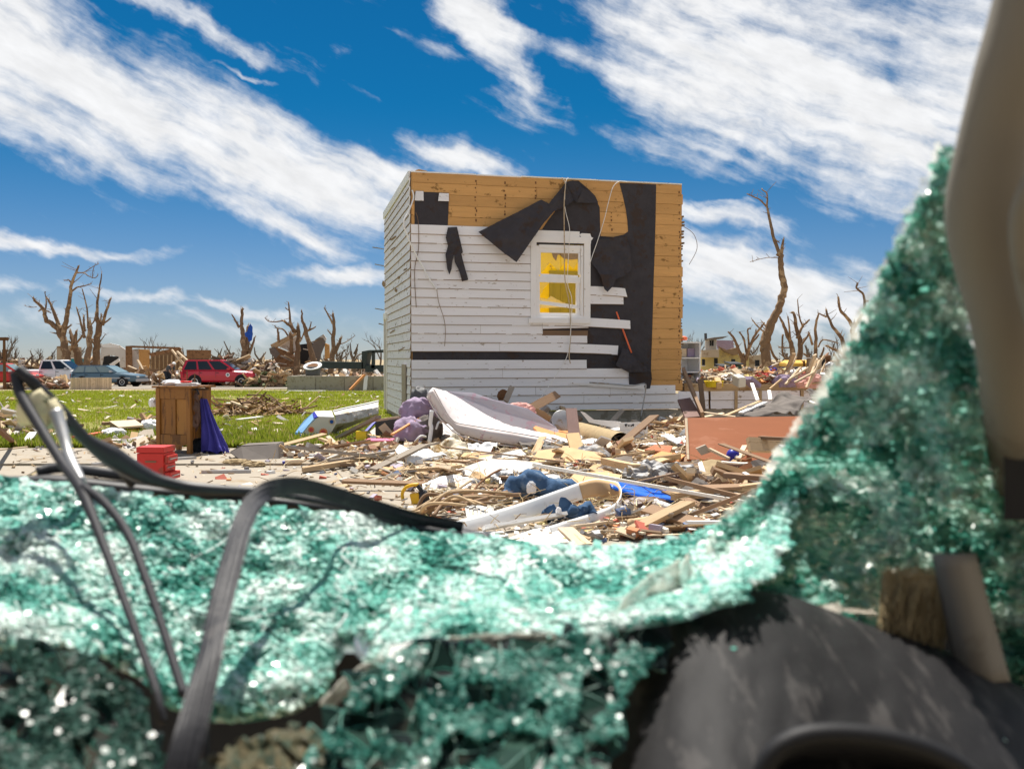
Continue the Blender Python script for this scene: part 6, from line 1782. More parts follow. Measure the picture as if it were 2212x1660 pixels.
# ================================================================== litter on the verge and lawn
def heap(name, label, c, rx, ry, h, n, mat_cols, rr, L=(.2, .8), kindof=None, twig=False):
    """a heap of sticks or boards as one pile"""
    mb = MB(); mb.c = []
    for _ in range(n):
        a, q = rr.uniform(0, 6.28), math.sqrt(rr.random())
        x, y = c.x + math.cos(a) * q * rx, c.y + math.sin(a) * q * ry
        z = gz(x, y) + max(0, 1 - q) * h * rr.uniform(.15, 1) + .02
        l = rr.uniform(*L); yaw = rr.uniform(0, 3.14); pt = rr.gauss(0, .35)
        d = Vector((math.cos(yaw) * math.cos(pt), math.sin(yaw) * math.cos(pt), math.sin(pt))) * l / 2
        k = rr.uniform(.7, 1.25); col = tuple(u * k for u in rr.choice(mat_cols)); p = Vector((x, y, z))
        if twig: mb.tube([p - d, p + Vector((0, 0, rr.uniform(0, .04))), p + d], [.018, .015, .008], 5, False, col)
        else: mb.obox(p, (l, rr.uniform(.04, .2) * (l ** .5), rr.uniform(.02, .06)), Matrix.Rotation(yaw, 3, 'Z') @ Matrix.Rotation(-pt, 3, 'Y') @ Matrix.Rotation(rr.gauss(0, .4), 3, 'X'), col)
    o = mb.build(name, 'litter', fix=False)
    return o


WOOD = [(.50, .34, .18), (.36, .23, .12), (.24, .15, .09), (.58, .43, .26), (.18, .12, .08)]
MIX = WOOD + [(.70, .67, .62), (.45, .42, .40), (.60, .50, .38), (.30, .16, .10)]


def build_lawn_things():
    rr = random.Random(31)
    c = PZ(555, 896, 0); tag(heap('branch_pile', '', Vector((c.x, c.y, 0)), 1.0, .7, .45, 230, WOOD + [(.6, .42, .24)], rr, (.3, 1.1), twig=True), 'heap of broken branches lying on the lawn', 'branches')
    plank(PZ(515, 906, .05), PZ(565, 900, .05), .10, .03, 'white_wood', 'white board lying before the branch heap on the lawn', 'plank')
    plank(PZ(500, 868, .30), PZ(535, 880, .20), .05, .04, 'pale_pine', 'pale splintered branch sticking up from the branch heap', 'branch', 'branch')
    bx = thing('wooden_box', 'open pale wooden box lying on the grass left of the dresser', 'box', PZ(250, 938, 0)); d = PZ(250, 938, 0).y
    panel('box_top', '', '', [(236, 909, d + .5), (292, 906, d + .5), (310, 918, d), (256, 922, d)], .03, 'pale_pine', parent=bx)
    panel('box_side', '', '', [(236, 909, d + .5), (256, 923, d), (256, 938, d), (238, 930, d + .4)], .03, 'old_wood', push=(.04, .03, 0), parent=bx)
    panel('box_back', '', '', [(258, 924, d + .3), (310, 920, d + .3), (310, 936, d + .3), (258, 938, d + .3)], .03, 'rust', parent=bx)
    panel('carton', 'flat orange carton lying inside the open wooden box', 'carton', [(268, 928, d + .05), (300, 926, d + .05), (303, 937, d - .1), (270, 940, d - .1)], .03, 'orange_paint')
    crumple('plastic_bag', 'white plastic bag on the grass before the wooden box', 'bag', PZ(246, 946, 0), (.42, .3, .22), 'white_bag', 4, .25, 1.5)
    crumple('plastic_bag', 'white plastic bag on the grass beside the dresser', 'bag', PZ(325, 934, 0), (.36, .3, .30), 'white_bag', 14, .25, 1.5)
    panel('board', 'gray board lying on the grass between wooden box and dresser', 'board', [(285, 944, 12.9), (310, 928, 13.4), (330, 926, 13.4), (335, 944, 12.9)], .03, 'gray_wood')
    plank(PZ(160, 945, .08), PZ(238, 932, .08), .09, .04, 'orange_paint', 'long coral red board lying on the grass', 'plank')
    plank(PZ(222, 915, .12), PZ(300, 908, .14), .10, .05, 'brown_wood', 'dark timber lying behind the wooden box', 'beam', 'beam')
    plank(PZ(52, 962, .02), PZ(72, 934, .16), .10, .03, 'white_wood', 'short white board propped in the grass at the pavement', 'plank')
    plank(PZ(0, 972, .03), PZ(60, 966, .03), .06, .03, 'pale_pine', 'pale lath lying along the edge of the pavement', 'lath', 'lath')
    plank(PZ(108, 972, .03), PZ(160, 968, .03), .06, .02, 'yellow_plastic', 'yellow strip lying on the edge of the pavement', 'strip', 'strip')
    plank(PZ(-5, 925, .5), PZ(30, 955, .05), .05, .04, 'rust', 'dark bent stake leaning in the grass by the road edge', 'stake', 'stake')
    plank(PZ(205, 1002, .04), PZ(420, 988, .04), .05, .03, 'gray_metal', 'long thin dark bar lying on the pavement behind the tool chest', 'bar', 'bar')
    for i, (x, y, s) in enumerate(((20, 905, 1.3), (70, 925, .9), (30, 945, .7), (300, 968, .5), (320, 925, .5), (690, 990, .5), (850, 985, .6), (770, 975, .5))):
        c = PZ(x, y, 0); o = heap('rubbish_heap', '', Vector((c.x, c.y, 0)), .9 * s, .5 * s, .22 * s, 70, MIX, rr, (.1, .5))
        tag(o, ('scattered broken boards on the grass, farthest heap', 'broken boards on the grass nearer the pavement', 'small heap of splintered wood at the pavement', 'small litter heap behind the tool chest', 'litter heap between wooden box and dresser', 'litter heap on the pavement behind the long beam', 'litter heap below the pink-lidded box', 'litter heap before the red carton')[i], 'rubble')
    # loose bits over the grass
    mb = MB(); mb.c = []
    for _ in range(420):
        y = 12 + 30 * rr.random(); x = rr.uniform(-.58, -.06) * y
        if y > 15 and x > -.14 * y: continue
        s = (rr.uniform(.05, .35), rr.uniform(.02, .10), .015); c = rr.choice(MIX + [(.75, .73, .70)])
        mb.obox((x, y, gz(x, y) + .04), s, rot(rr.gauss(0, .3), rr.gauss(0, .3), rr.uniform(0, 3.14)), c)
    kind(mb.build('lawn_litter', 'litter', origin=(0, 0, 0), fix=False), 'stuff', 'small splinters and paper scattered over the lawn')


build_lawn_things()


def build_wall_heaps():
    rr = random.Random(52)
    for i, (x, y, rx, ry, h, n, lab) in enumerate(((1130, 935, .9, .6, .42, 130, 'tangle of boards heaped behind the mattress against the wall'), (1440, 935, .6, .5, .26, 90, 'tangle of laths heaped left of the orange-brown panel'), (1330, 1000, .8, .4, .14, 90, 'low tangle of splintered laths behind the gray rubbish bag'),
                                            (1620, 1062, .8, .35, .14, 90, 'tangle of boards below the curved dark rail'), (1000, 960, .6, .4, .24, 90, 'tangle of sticks under the bent mattress'), (900, 960, .6, .5, .26, 100, 'tangle of laths beside the pink-lidded box'))):
        c = PZ(x, y, 0); tag(heap('rubble_heap', '', Vector((c.x, c.y, 0)), rx, ry, h, n, MIX + [(.62, .46, .28), (.7, .55, .36)], rr, (.15, .9)), lab, 'rubble')
    # long boards left leaning on the foot of the wall
    for i, (x0, y0, z0, x1, y1, m, w, lab) in enumerate(((1255, 940, .02, 1215, 880, 'pine', .10, 'pine board leaning on the foot of the wall by the carpet roll'), (1300, 935, .02, 1345, 885, 'gray_wood', .09, 'gray board leaning on the wall above the carpet roll'), (1420, 945, .02, 1455, 895, 'pale_pine', .07, 'pale lath leaning on the wall left of the mauve panel'), (1100, 905, .3, 1060, 862, 'brown_wood', .08, 'brown lath leaning on the wall behind the lilac mattress'))):
        a = PZ(x0, y0, z0); b = to_world(on_plane((x1, y1), HO - HV * .08, HV)); plank(a, b, w, .03, m, lab, 'plank', roll=.3)


build_wall_heaps()


# ================================================================== deck things on the right
def z7(x, y): return ((2040 + x / 3.687) / 1.38883, (960 + y / 3.687) / 1.38883)


def build_deck_things():
    rr = random.Random(41)
    FZ = .72
    d = 17.3
    t = thing('shelf_cabinet', 'white metal shelf cabinet standing on the floor deck by the house corner', 'cabinet', PZ(1490, 832, FZ) if False else P(1490, 832, d))
    a, b = P(1469, 834, d), P(1513, 833, d + .2); h = P(1469, 738, d).z - a.z
    ax = (b - a); n = Vector((-ax.y, ax.x, 0)).normalized() * .42
    up = Vector((0, 0, h))
    MB().hexa([a + n * .9, b + n * .9, b + n, a + n] + [p + up for p in (a + n * .9, b + n * .9, b + n, a + n)]).build('back_panel', 'white_plastic', t)
    for p in (a, b - ax * .06): MB().hexa([p, p + ax * .06, p + ax * .06 + n * .89, p + n * .89] + [q + up for q in (p, p + ax * .06, p + ax * .06 + n * .89, p + n * .89)]).build('side_panel', 'white_plastic', t)
    for k in (0.02, .3, .62, .97):
        z = up * k; q = [a + ax * .07 + z, b - ax * .07 + z, b - ax * .07 + n * .88 + z, a + ax * .07 + n * .88 + z]
        MB().hexa(q + [p + Vector((0, 0, .025)) for p in q]).build('shelf', 'white_plastic', t)
    for k, (u0, u1, m) in enumerate(((.1, .5, 'pale_pine'), (.55, .9, 'lilac_cloth'))):
        p0 = a + ax * u0 + up * .66 + n * .3; p1 = a + ax * u1 + up * .66 + n * .3
        tag(MB().hexa([p0, p1, p1 + n * .3, p0 + n * .3] + [q + Vector((0, 0, .16)) for q in (p0, p1, p1 + n * .3, p0 + n * .3)]).build('carton', m), ('small tan carton on the top shelf of the white cabinet', 'small mauve carton on the top shelf of the white cabinet')[k], 'carton')
    crumple('cap', 'small orange lump on top of the white shelf cabinet', 'cap', a + ax * .3 + n * .4 + up + Vector((0, 0, .03)), (.28, .25, .13), 'orange_paint', 2, .15, 1.2, sharp=False)
    tb = thing('tub', 'shallow yellow plastic tub on the floor deck', 'tub', P(1542, 836, 17.0)); c = P(1542, 836, 17.0)
    MB().lathe(c, ((.14, 0), (.17, .02), (.175, .10), (.185, .105), (.185, .12), (.165, .115), (.15, .03)), 24).build('tub_wall', 'yellow_plastic', tb, smooth=True)
    def box_at(name, lab, cat, x, y, d, s, m, rz=0.0, ry=0.0):
        c = P(x, y, d); return tag(MB().obox(c + Vector((0, 0, s[2] / 2)), s, rot(rr.gauss(0, .1), ry, rz)).build(name, m, bevel=.01), lab, cat)
    crumple('plastic_bag', 'white plastic bag lying right of the yellow tub', 'bag', P(1585, 832, 17.6), (.62, .4, .34), 'white_bag', 2, .25, 1.4)
    crumple('plastic_bag', 'red and violet plastic bag in the rubbish on the deck', 'bag', P(1650, 826, 17.8), (.38, .3, .26), 'flower_red', 3, .3, 1.5)
    crumple('plastic_bag', 'violet plastic bag on top of the red bag on the deck', 'bag', P(1668, 815, 18.0), (.22, .2, .30), 'navy', 4, .3, 1.5)
    crumple('plastic_bag', 'pale lilac bag between red bag and stacked laths', 'bag', P(1695, 836, 17.4), (.5, .3, .34), 'lilac_cloth', 5, .25, 1.4)
    crumple('plastic_bag', 'white bag behind the stacked laths on the deck', 'bag', P(1722, 826, 18.2), (.6, .4, .36), 'white_bag', 6, .25, 1.4)
    crumple('plastic_bag', 'white bag at the deck end beside the rusty post', 'bag', P(1768, 836, 17.4), (.5, .4, .4), 'ivory', 7, .25, 1.4)
    crumple('pillow', 'bright green plastic bag right of the rusty post', 'bag', P(1797, 838, 17.2), (.20, .2, .24), 'green_plastic', 8, .12, 1.0, sharp=False)
    crumple('cloth_bundle', 'yellow-brown cloth heap in the middle of the deck', 'cloth', P(1614, 833, 17.5), (.5, .4, .3), 'yellow_house', 9, .3, 1.4)
    crumple('cloth_bundle', 'peach cloth heap before the rusty post', 'cloth', P(1748, 838, 16.9), (.55, .4, .38), 'pink_cloth', 10, .25, 1.4)
    for i in range(26):
        x = rr.uniform(1660, 1775); y = rr.uniform(812, 846); d = rr.uniform(16.6, 18.6); a_ = rr.choice((.9, -.9, .3, -.3, 1.2)) + rr.gauss(0, .2); L = rr.uniform(.2, .6)
        c = P(x, y, d); dv = Vector((math.cos(a_), rr.uniform(-.4, .4), abs(math.sin(a_)))) * L / 2
        plank(c - dv * 0, c + dv * 2, rr.uniform(.05, .12), .03, ('pale_pine', 'pine', 'pale_pine')[i % 3], ('long ' if L > .42 else 'short ') + ('pale', 'yellow', 'pale')[i % 3] + ' lath on the floor deck ' + ('near the red bag' if x < 1690 else 'before the white bag' if x < 1725 else 'by the peach cloth' if x < 1755 else 'by the rusty post') + (', leaning up' if abs(math.sin(a_)) > .6 else ', lying low'), 'lath', 'lath', 'laths piled on the floor deck')
    for i in range(14):
        x = rr.uniform(1520, 1660); y = rr.uniform(818, 838); d = rr.uniform(16.8, 19); c = P(x, y, d)
        box_at('carton_scrap', 'crushed carton among the rubbish on the floor deck', 'carton', x, y, d, (rr.uniform(.12, .35), rr.uniform(.1, .3), rr.uniform(.06, .2)), rr.choice(('card', 'white_bag', 'lilac_cloth', 'ivory', 'orange_panel')), rr.uniform(0, 3), rr.gauss(0, .4))['group'] = 'crushed cartons on the floor deck'
    po = thing('post', 'rusty iron post with a rounded cap rising from the deck', 'post', P(1787, 842, 17.6))
    MB().tube([P(1786, 842, 17.6), P(1787, 800, 17.6), P(1788, 778, 17.6)], [.05, .045, .04], 10).build('shaft', 'rust', po, smooth=True)
    MB().lathe(P(1789, 779, 17.6), [(.06 * math.sin(k * math.pi / 8) + .002, .06 - .06 * math.cos(k * math.pi / 8)) for k in range(9)], 14).build('cap_ball', 'rust', po, smooth=True)
    crumple('bracket_box', '', '', P(1794, 798, 17.5), (.24, .2, .22), 'gray_metal', 3, .12, 1.0, parent=po)


build_deck_things()
# ================================================================== vehicles
def vehicle(name, label, loc, rz, L, W_, zb, belt, roofz, st, cab, wins, wheels, paint, wr=.36, glass='car_glass', extras=None, paint2=None):
    """st: body stations (x, low, high, half width); cab: (base x0, x1, top x0, x1, base hw, top hw); wins: spans along the side glass"""
    t = thing(name, label, 'car' if 'pickup' not in name else 'truck', loc, rz=rz)
    rings = []
    for x, lo, hi, hw in st:
        prof = [(-hw * .93, lo), (-hw * .99, lo + .10), (-hw, lo + (hi - lo) * .55), (-hw * .97, hi - .06), (-hw * .88, hi - .005), (0, hi + .015), (hw * .88, hi - .005), (hw * .97, hi - .06), (hw, lo + (hi - lo) * .55), (hw * .99, lo + .10), (hw * .93, lo)]
        rings.append([(x, y, z) for y, z in prof])
    m = 11; mb = MB()
    mb.add([p for r in rings for p in r], [(i * m + k, i * m + (k + 1) % m, (i + 1) * m + (k + 1) % m, (i + 1) * m + k) for i in range(len(st) - 1) for k in range(m)] + [tuple(range(m)), tuple(range((len(st) - 1) * m, len(st) * m))])
    mb.build('body', paint, t, local=True, smooth=False, bevel=.02)
    xb0, xb1, xt0, xt1, hb, ht = cab
    def side(s, u, sg, off=0.0):
        x = (xb0 + (xb1 - xb0) * s) * (1 - u) + (xt0 + (xt1 - xt0) * s) * u
        return Vector((x, sg * (hb + (ht - hb) * u + off), belt + (roofz - belt) * u))
    q = [side(0, 0, -1), side(1, 0, -1), side(1, 0, 1), side(0, 0, 1), side(0, 1, -1), side(1, 1, -1), side(1, 1, 1), side(0, 1, 1)]
    MB().hexa(q).build('cabin', paint, t, local=True, bevel=.05)
    for sg in (-1, 1):
        for a, b in wins:
            p = [side(a, .10, sg, .004), side(b, .10, sg, .004), side(b - (.03 if b > .8 else 0), .86, sg, .004), side(a + (.02 if a < .1 else 0), .86, sg, .004)]
            MB().poly(p, (0, sg * .012, 0)).build('side_window', glass, t, local=True)
    def endglass(s, nm, off):
        p = [side(s, .08, -1), side(s, .08, 1), side(s, .90, 1), side(s, .90, -1)]
        p = [Vector((v.x + off, v.y * .9, v.z + .004)) for v in p]; MB().poly(p, (off * .4, 0, .002)).build(nm, glass, t, local=True)
    endglass(1, 'windscreen', .014); endglass(0, 'rear_window', -.014)
    hw = max(s[3] for s in st)
    for x in wheels:
        for sg in (-1, 1):
            MB().lathe((x, sg * (hw - .03), wr + .02), ((wr + .07, 0), (wr + .07, .034)), 22, (0, sg, 0)).build('wheel_arch', 'dash_black', t, local=True)
            w = MB().lathe((x, sg * (hw - .2), wr), ((wr * .6, 0), (wr, .03), (wr, .2), (wr * .9, .235), (wr * .62, .24)), 24, (0, sg, 0)).build('wheel', 'tyre', t, local=True, smooth=False)
            MB().lathe((x, sg * (hw + .038), wr), ((wr * .62, 0), (wr * .58, .008), (wr * .2, -.01), (wr * .12, .012)), 14, (0, sg, 0)).build('rim', 'alloy', w, local=True)
    zf = st[-2][2]
    for sg in (-1, 1):
        MB().box((L - .10, sg * hw * .62 - .16, zf - .20), (L + .004, sg * hw * .62 + .16, zf - .06)).build('headlight', 'lamp_glass', t, local=True, bevel=.02)
        MB().box((-.012, sg * hw * .82 - .07, belt - .32), (.05, sg * hw * .82 + .07, belt - .06)).build('tail_light', 'red_paint', t, local=True, bevel=.01)
        MB().box((xb1 - .55, sg * (hb + .02), belt + .04), (xb1 - .35, sg * (hb + .16), belt + .18)).build('wing_mirror', paint2 or paint, t, local=True, bevel=.02)
        for a, b in wins[:3]:
            x = (xb0 + (xb1 - xb0) * (a + .02)); MB().box((x, sg * hw * .985, belt - .14), (x + .14, sg * (hw * .985 + .03), belt - .11)).build('door_handle', 'black_plastic', t, local=True)
            MB().box((x - .05, sg * hw * .97, zb + .25), (x - .035, sg * (hw + .004), belt - .05)).build('door_gap', 'dash_black', t, local=True)
    MB().box((L - .06, -hw * .9, zb), (L + .06, hw * .9, zb + .2)).build('bumper', paint2 or 'black_plastic', t, local=True, bevel=.03); MB().box((-.07, -hw * .9, zb), (.05, hw * .9, zb + .2)).build('bumper', paint2 or 'black_plastic', t, local=True, bevel=.03)
    if extras: extras(t, side, hw)
    return t


def ground(x, y, d):
    p = P(x, y, d); p.z = gz(p.x, d) + .02; return p


def build_cars():
    def suv_x(t, side, hw):
        for sg in (-1, 1): MB().bar(side(.12, 1, sg) + Vector((0, -sg * .1, .05)), side(.9, 1, sg) + Vector((0, -sg * .1, .05)), .03, .03).build('roof_rail', 'black_plastic', t, local=True)
        MB().lathe((3.0, -hw - .004, .80), ((.13, 0), (.13, .006)), 18, (0, -1, 0)).build('door_decal', 'white_plastic', t, local=True)
        MB().lathe((3.0, -hw - .011, .80), ((.07, 0), (.07, .003)), 14, (0, -1, 0)).build('decal_mark', 'blue_car', t, local=True)
    vehicle('suv', 'red sport utility car parked on the road beyond the lawn', ground(398, 836, 59), math.radians(4), 4.75, 1.9, .38, 1.06, 1.76,
            [(0, .48, .98, .84), (.08, .40, 1.06, .92), (.9, .36, 1.08, .95), (2.2, .34, 1.08, .95), (3.4, .34, 1.07, .95), (4.2, .36, 1.01, .93), (4.6, .40, .93, .86), (4.75, .44, .78, .78)],
            (.04, 3.5, .32, 2.5, .86, .70), ((.05, .29), (.33, .58), (.63, .95)), (.92, 3.86), 'red_car', .37, extras=suv_x)
    def wag_x(t, side, hw):
        for sg in (-1, 1): MB().bar(side(.08, 1, sg) + Vector((0, -sg * .1, .04)), side(.8, 1, sg) + Vector((0, -sg * .1, .04)), .03, .03).build('roof_rail', 'black_plastic', t, local=True)
        MB().box((.4, -hw - .01, .55), (4.3, -hw + .005, .62)).build('trim_strip', 'silver_car', t, local=True)
    vehicle('station_wagon', 'blue-gray station wagon parked behind the white pickup', ground(166, 832, 62), math.radians(-6), 4.7, 1.75, .34, .92, 1.42,
            [(0, .42, .86, .78), (.08, .36, .92, .86), (.9, .32, .94, .88), (3.2, .30, .94, .88), (3.9, .32, .88, .86), (4.55, .36, .80, .80), (4.7, .40, .70, .72)],
            (.06, 3.4, .45, 2.45, .80, .64), ((.05, .27), (.31, .60), (.64, .95)), (.9, 3.75), 'blue_car', .32, 'car_glass_pale', wag_x, 'silver_car')
    vehicle('pickup', 'white pickup truck parked left of the blue-gray wagon', ground(40, 825, 63), math.radians(2), 5.4, 1.9, .45, 1.12, 1.82,
            [(0, .5, 1.12, .88), (.06, .48, 1.14, .93), (2.0, .46, 1.14, .95), (3.8, .44, 1.14, .95), (4.3, .44, 1.08, .94), (5.1, .46, 1.02, .90), (5.4, .50, .9, .82)],
            (1.75, 4.1, 1.95, 3.2, .86, .72), ((.06, .44), (.52, .94)), (1.05, 4.5), 'white_car', .38, 'car_glass', None, 'silver_car')
    vehicle('sedan', 'dark red car with pale roof parked at the edge of the picture', ground(-62, 826, 61), math.radians(6), 4.5, 1.75, .34, .95, 1.55,
            [(0, .42, .90, .78), (.1, .36, .96, .86), (3.2, .32, .96, .88), (3.9, .34, .90, .86), (4.5, .40, .74, .74)],
            (.4, 3.3, .85, 2.4, .80, .66), ((.08, .45), (.52, .93)), (.85, 3.6), 'red_paint', .32, 'car_glass_pale', None, 'white_car')


build_cars()


# ================================================================== broken trees
def z1(x, y): return ((x / 3.687) / 1.38883, (760 + y / 3.687) / 1.38883)
def z2(x, y): return ((540 + x / 3.687) / 1.38883, (860 + y / 3.687) / 1.38883)
def z5(x, y): return ((2000 + x / 2.594) / 1.38883, (540 + y / 2.594) / 1.38883)


def tree(label, zf, k, d, limbs, rr, mat='bark', extra_down=True, twigs=6):
    """limbs: (zoom-pixel path, start radius, end radius); the first is the trunk. Limbs lean in depth too"""
    base = P(*zf(*limbs[0][0][0]), d); base.z = gz(base.x, d)
    t = thing('broken_tree', label, 'tree', base, 'splintered bare trees')
    s = d / F / k / 1.38883
    for i, (pts, r0, r1) in enumerate(limbs):
        q = []; lean = 0 if i == 0 else rr.uniform(-1, 1)
        n = len(pts)
        L = sum(math.dist(pts[j], pts[j + 1]) for j in range(n - 1)) * s
        for j, (x, y) in enumerate(pts):
            q.append(P(*zf(x, y), d + lean * L * .5 * j / (n - 1)))
        rads = [(r0 + (r1 - r0) * j / (n - 1)) * s for j in range(n)]
        if i == 0 and extra_down:
            q.insert(0, Vector((q[0].x, d, base.z - .1))); rads.insert(0, rads[0] * 1.25)
        sm = smooth_path(q, 5); m = len(sm) - 1
        rad = [lerp_path([(a,) for a in rads], a / m)[0] * (1 + .14 * noise.noise((a * .7, i * 3, d))) for a in range(m + 1)]
        sm = [p + Vector((noise.noise((a * .5, i, 1)), 0, noise.noise((a * .5, i, 5)))) * rads[0] * .35 for a, p in enumerate(sm)]
        b = MB(); b.tube(sm, rad, 9)
        b.v = [v + Vector((noise.noise(v * 3), noise.noise(v * 3 + Vector((7, 0, 0))), 0)) * rads[-1] * .25 for v in b.v]
        br = b.build('trunk' if i == 0 else 'branch', mat, t, smooth=True)
        if r1 > 6:                                    # splintered pale end
            e = sm[-1]; dr = (sm[-1] - sm[-3]).normalized(); b = MB()
            for _ in range(4):
                o = Vector((rr.uniform(-1, 1), rr.uniform(-1, 1), 0)) * rad[-1] * .7
                b.tube([e + o - dr * rad[-1], e + o + dr * rad[-1] * rr.uniform(1, 3.5)], [rad[-1] * .45, .004], 5)
            b.build('splintered_end', 'pine', t if i == 0 else br)
        for _ in range(twigs if i else 1):
            a = rr.randint(m // 3, m); p = sm[a]; dv = Vector((rr.uniform(-1, 1), rr.uniform(-.6, .6), rr.uniform(-.2, 1))).normalized() * L * rr.uniform(.06, .26)
            MB().tube([p, p + dv * .5 + Vector((0, 0, .02)), p + dv * rr.uniform(.9, 1.1) + Vector((rr.uniform(-.1, .1), 0, .05))], [max(.015, rad[a] * .35), max(.012, rad[a] * .22), .01], 5).build('twig', mat, t)
    return t


def build_trees():
    rr = random.Random(15)
    tree('tall forked bare tree behind the white pickup, with long upright limb', z1, 3.687, 72, [([(745, 1260), (735, 1130), (705, 980), (670, 880), (640, 800)], 44, 34), ([(690, 930), (720, 800), (745, 660), (775, 490), (792, 340), (845, 200), (872, 138)], 32, 8), ([(792, 335), (762, 296), (708, 300)], 9, 5),
        ([(795, 420), (850, 376), (930, 360), (1012, 334)], 11, 4), ([(855, 212), (930, 216), (980, 250), (1048, 270), (1086, 238)], 7, 4), ([(935, 206), (1000, 165), (1040, 138), (1092, 114)], 5, 3), ([(1022, 255), (1028, 190), (1042, 148)], 4, 3),
        ([(640, 830), (565, 770), (508, 735), (490, 640), (440, 570), (384, 522), (370, 488)], 30, 9), ([(500, 650), (512, 540), (497, 420)], 11, 4), ([(650, 790), (612, 690), (570, 585), (528, 498)], 24, 9), ([(470, 610), (425, 640)], 10, 6), ([(405, 590), (340, 596), (265, 574)], 4, 2), ([(500, 628), (566, 658)], 9, 5), ([(735, 830), (790, 790)], 12, 7)], rr)
    tree('thick snapped tree stump with two short prongs behind the wagon', z1, 3.687, 73, [([(880, 1260), (855, 1120), (820, 1000)], 44, 32), ([(820, 1010), (795, 930), (775, 855)], 26, 14), ([(830, 1000), (835, 920), (850, 858)], 24, 12), ([(770, 1080), (860, 975), (922, 890)], 14, 9), ([(830, 1030), (780, 985), (735, 965)], 16, 9)], rr)
    tree('slim splintered tree with pale torn trunk behind the wagon', z1, 3.687, 71, [([(955, 1250), (980, 1070), (995, 870), (995, 775)], 36, 22), ([(935, 930), (900, 785), (848, 598)], 18, 7), ([(975, 830), (962, 610), (908, 388)], 12, 5), ([(935, 860), (925, 690)], 15, 9), ([(1000, 800), (1050, 735)], 9, 6)], rr)
    tree('stout tree with tall thin spike behind the wagon', z1, 3.687, 74, [([(1068, 1260), (1066, 1060), (1090, 860), (1095, 730)], 42, 30), ([(1076, 740), (1078, 540), (1100, 390), (1126, 222)], 18, 5), ([(1135, 790), (1170, 655), (1225, 498)], 20, 9), ([(1148, 775), (1226, 714)], 12, 6), ([(1052, 745), (1060, 655)], 14, 8), ([(1115, 740), (1120, 660)], 10, 5), ([(1108, 975), (1166, 890)], 7, 3), ([(1050, 1010), (1010, 950)], 16, 8)], rr)
    tree('snapped forked tree with blue tarp caught in it beyond the red car', z2, 3.687, 68, [([(715, 880), (712, 720), (695, 540), (682, 410), (686, 242)], 42, 12), ([(655, 450), (612, 372), (574, 306)], 14, 6), ([(735, 720), (748, 570), (762, 440)], 32, 22), ([(755, 760), (800, 645), (828, 556)], 20, 8), ([(688, 262), (708, 240)], 8, 4)], rr)
    tree('forked dead tree with drooping limb over the wrecked gable', z2, 3.687, 64, [([(1290, 920), (1300, 720), (1308, 560), (1308, 432)], 38, 16), ([(1262, 500), (1222, 385), (1200, 168)], 22, 6), ([(1290, 500), (1215, 430), (1150, 380)], 20, 12), ([(1150, 376), (1000, 386), (938, 342)], 8, 4), ([(1195, 540), (1140, 470), (1070, 456), (1048, 428)], 10, 5), ([(1235, 740), (1225, 520)], 24, 18), ([(1095, 610), (1080, 465)], 16, 9), ([(1205, 260), (1165, 235)], 6, 4)], rr)
    tree('leaning dead trunk slanting across the wrecked gable', z2, 3.687, 63, [([(1490, 880), (1432, 660), (1384, 460), (1352, 365), (1344, 258)], 34, 7), ([(1400, 490), (1450, 470), (1502, 440)], 14, 6), ([(1430, 480), (1452, 390)], 10, 5), ([(1390, 460), (1330, 610)], 10, 6)], rr)
    tree('single dead tree with side limb right of the wrecked gable', z2, 3.687, 62, [([(1668, 940), (1688, 720), (1702, 470), (1694, 290)], 34, 11), ([(1692, 410), (1640, 312), (1594, 232)], 13, 5), ([(1700, 740), (1750, 645), (1780, 570)], 24, 14), ([(1770, 636), (1850, 602), (1938, 538)], 6, 3), ([(1675, 530), (1632, 478)], 8, 5)], rr)
    tree('tall swaying dead tree with thin forked top right of the house', z5, 2.594, 50, [([(780, 1470), (768, 1320), (772, 1235), (830, 1085), (882, 965), (914, 855), (896, 735), (886, 610), (880, 560)], 40, 19), ([(878, 570), (832, 445), (802, 305), (782, 205), (782, 112), (738, 68)], 15, 4), ([(776, 205), (722, 152), (624, 108)], 7, 4), ([(892, 580), (906, 470)], 16, 8), ([(866, 606), (780, 604), (648, 636)], 3, 2), ([(750, 1330), (752, 1260), (766, 1185)], 26, 22), ([(842, 460), (880, 490)], 5, 3), ([(770, 1190), (700, 1130), (668, 1086)], 7, 4)], rr)
    tree('low bushy broken tree before the yellow house', z5, 2.594, 66, [([(600, 1440), (585, 1350)], 22, 18), ([(585, 1380), (560, 1320), (524, 1232), (480, 1180)], 16, 6), ([(615, 1400), (640, 1310), (690, 1205), (762, 1108)], 17, 6), ([(620, 1340), (600, 1235), (565, 1180)], 9, 5), ([(640, 1310), (636, 1230), (632, 1160), (655, 1158)], 9, 4), ([(660, 1270), (720, 1200)], 9, 5), ([(690, 1210), (695, 1160)], 8, 4), ([(780, 1170), (735, 1130)], 4, 3)], rr)
    tree('many-stemmed broken tree behind the yellow bus', z5, 2.594, 68, [([(985, 1410), (972, 1290), (922, 1160), (880, 1060)], 24, 7), ([(1030, 1410), (1042, 1280), (1012, 1160), (992, 1040), (970, 1030)], 24, 6), ([(1015, 1230), (1060, 1135), (1112, 1088)], 12, 6), ([(1060, 1140), (1030, 1050), (1020, 925)], 8, 3), ([(965, 1270), (945, 1060)], 10, 5), ([(1050, 1280), (1112, 1190)], 10, 6), ([(905, 1200), (900, 1340), (940, 1400)], 8, 6), ([(860, 1400), (820, 1340), (800, 1250)], 12, 5), ([(870, 1300), (960, 1305)], 6, 4)], rr)
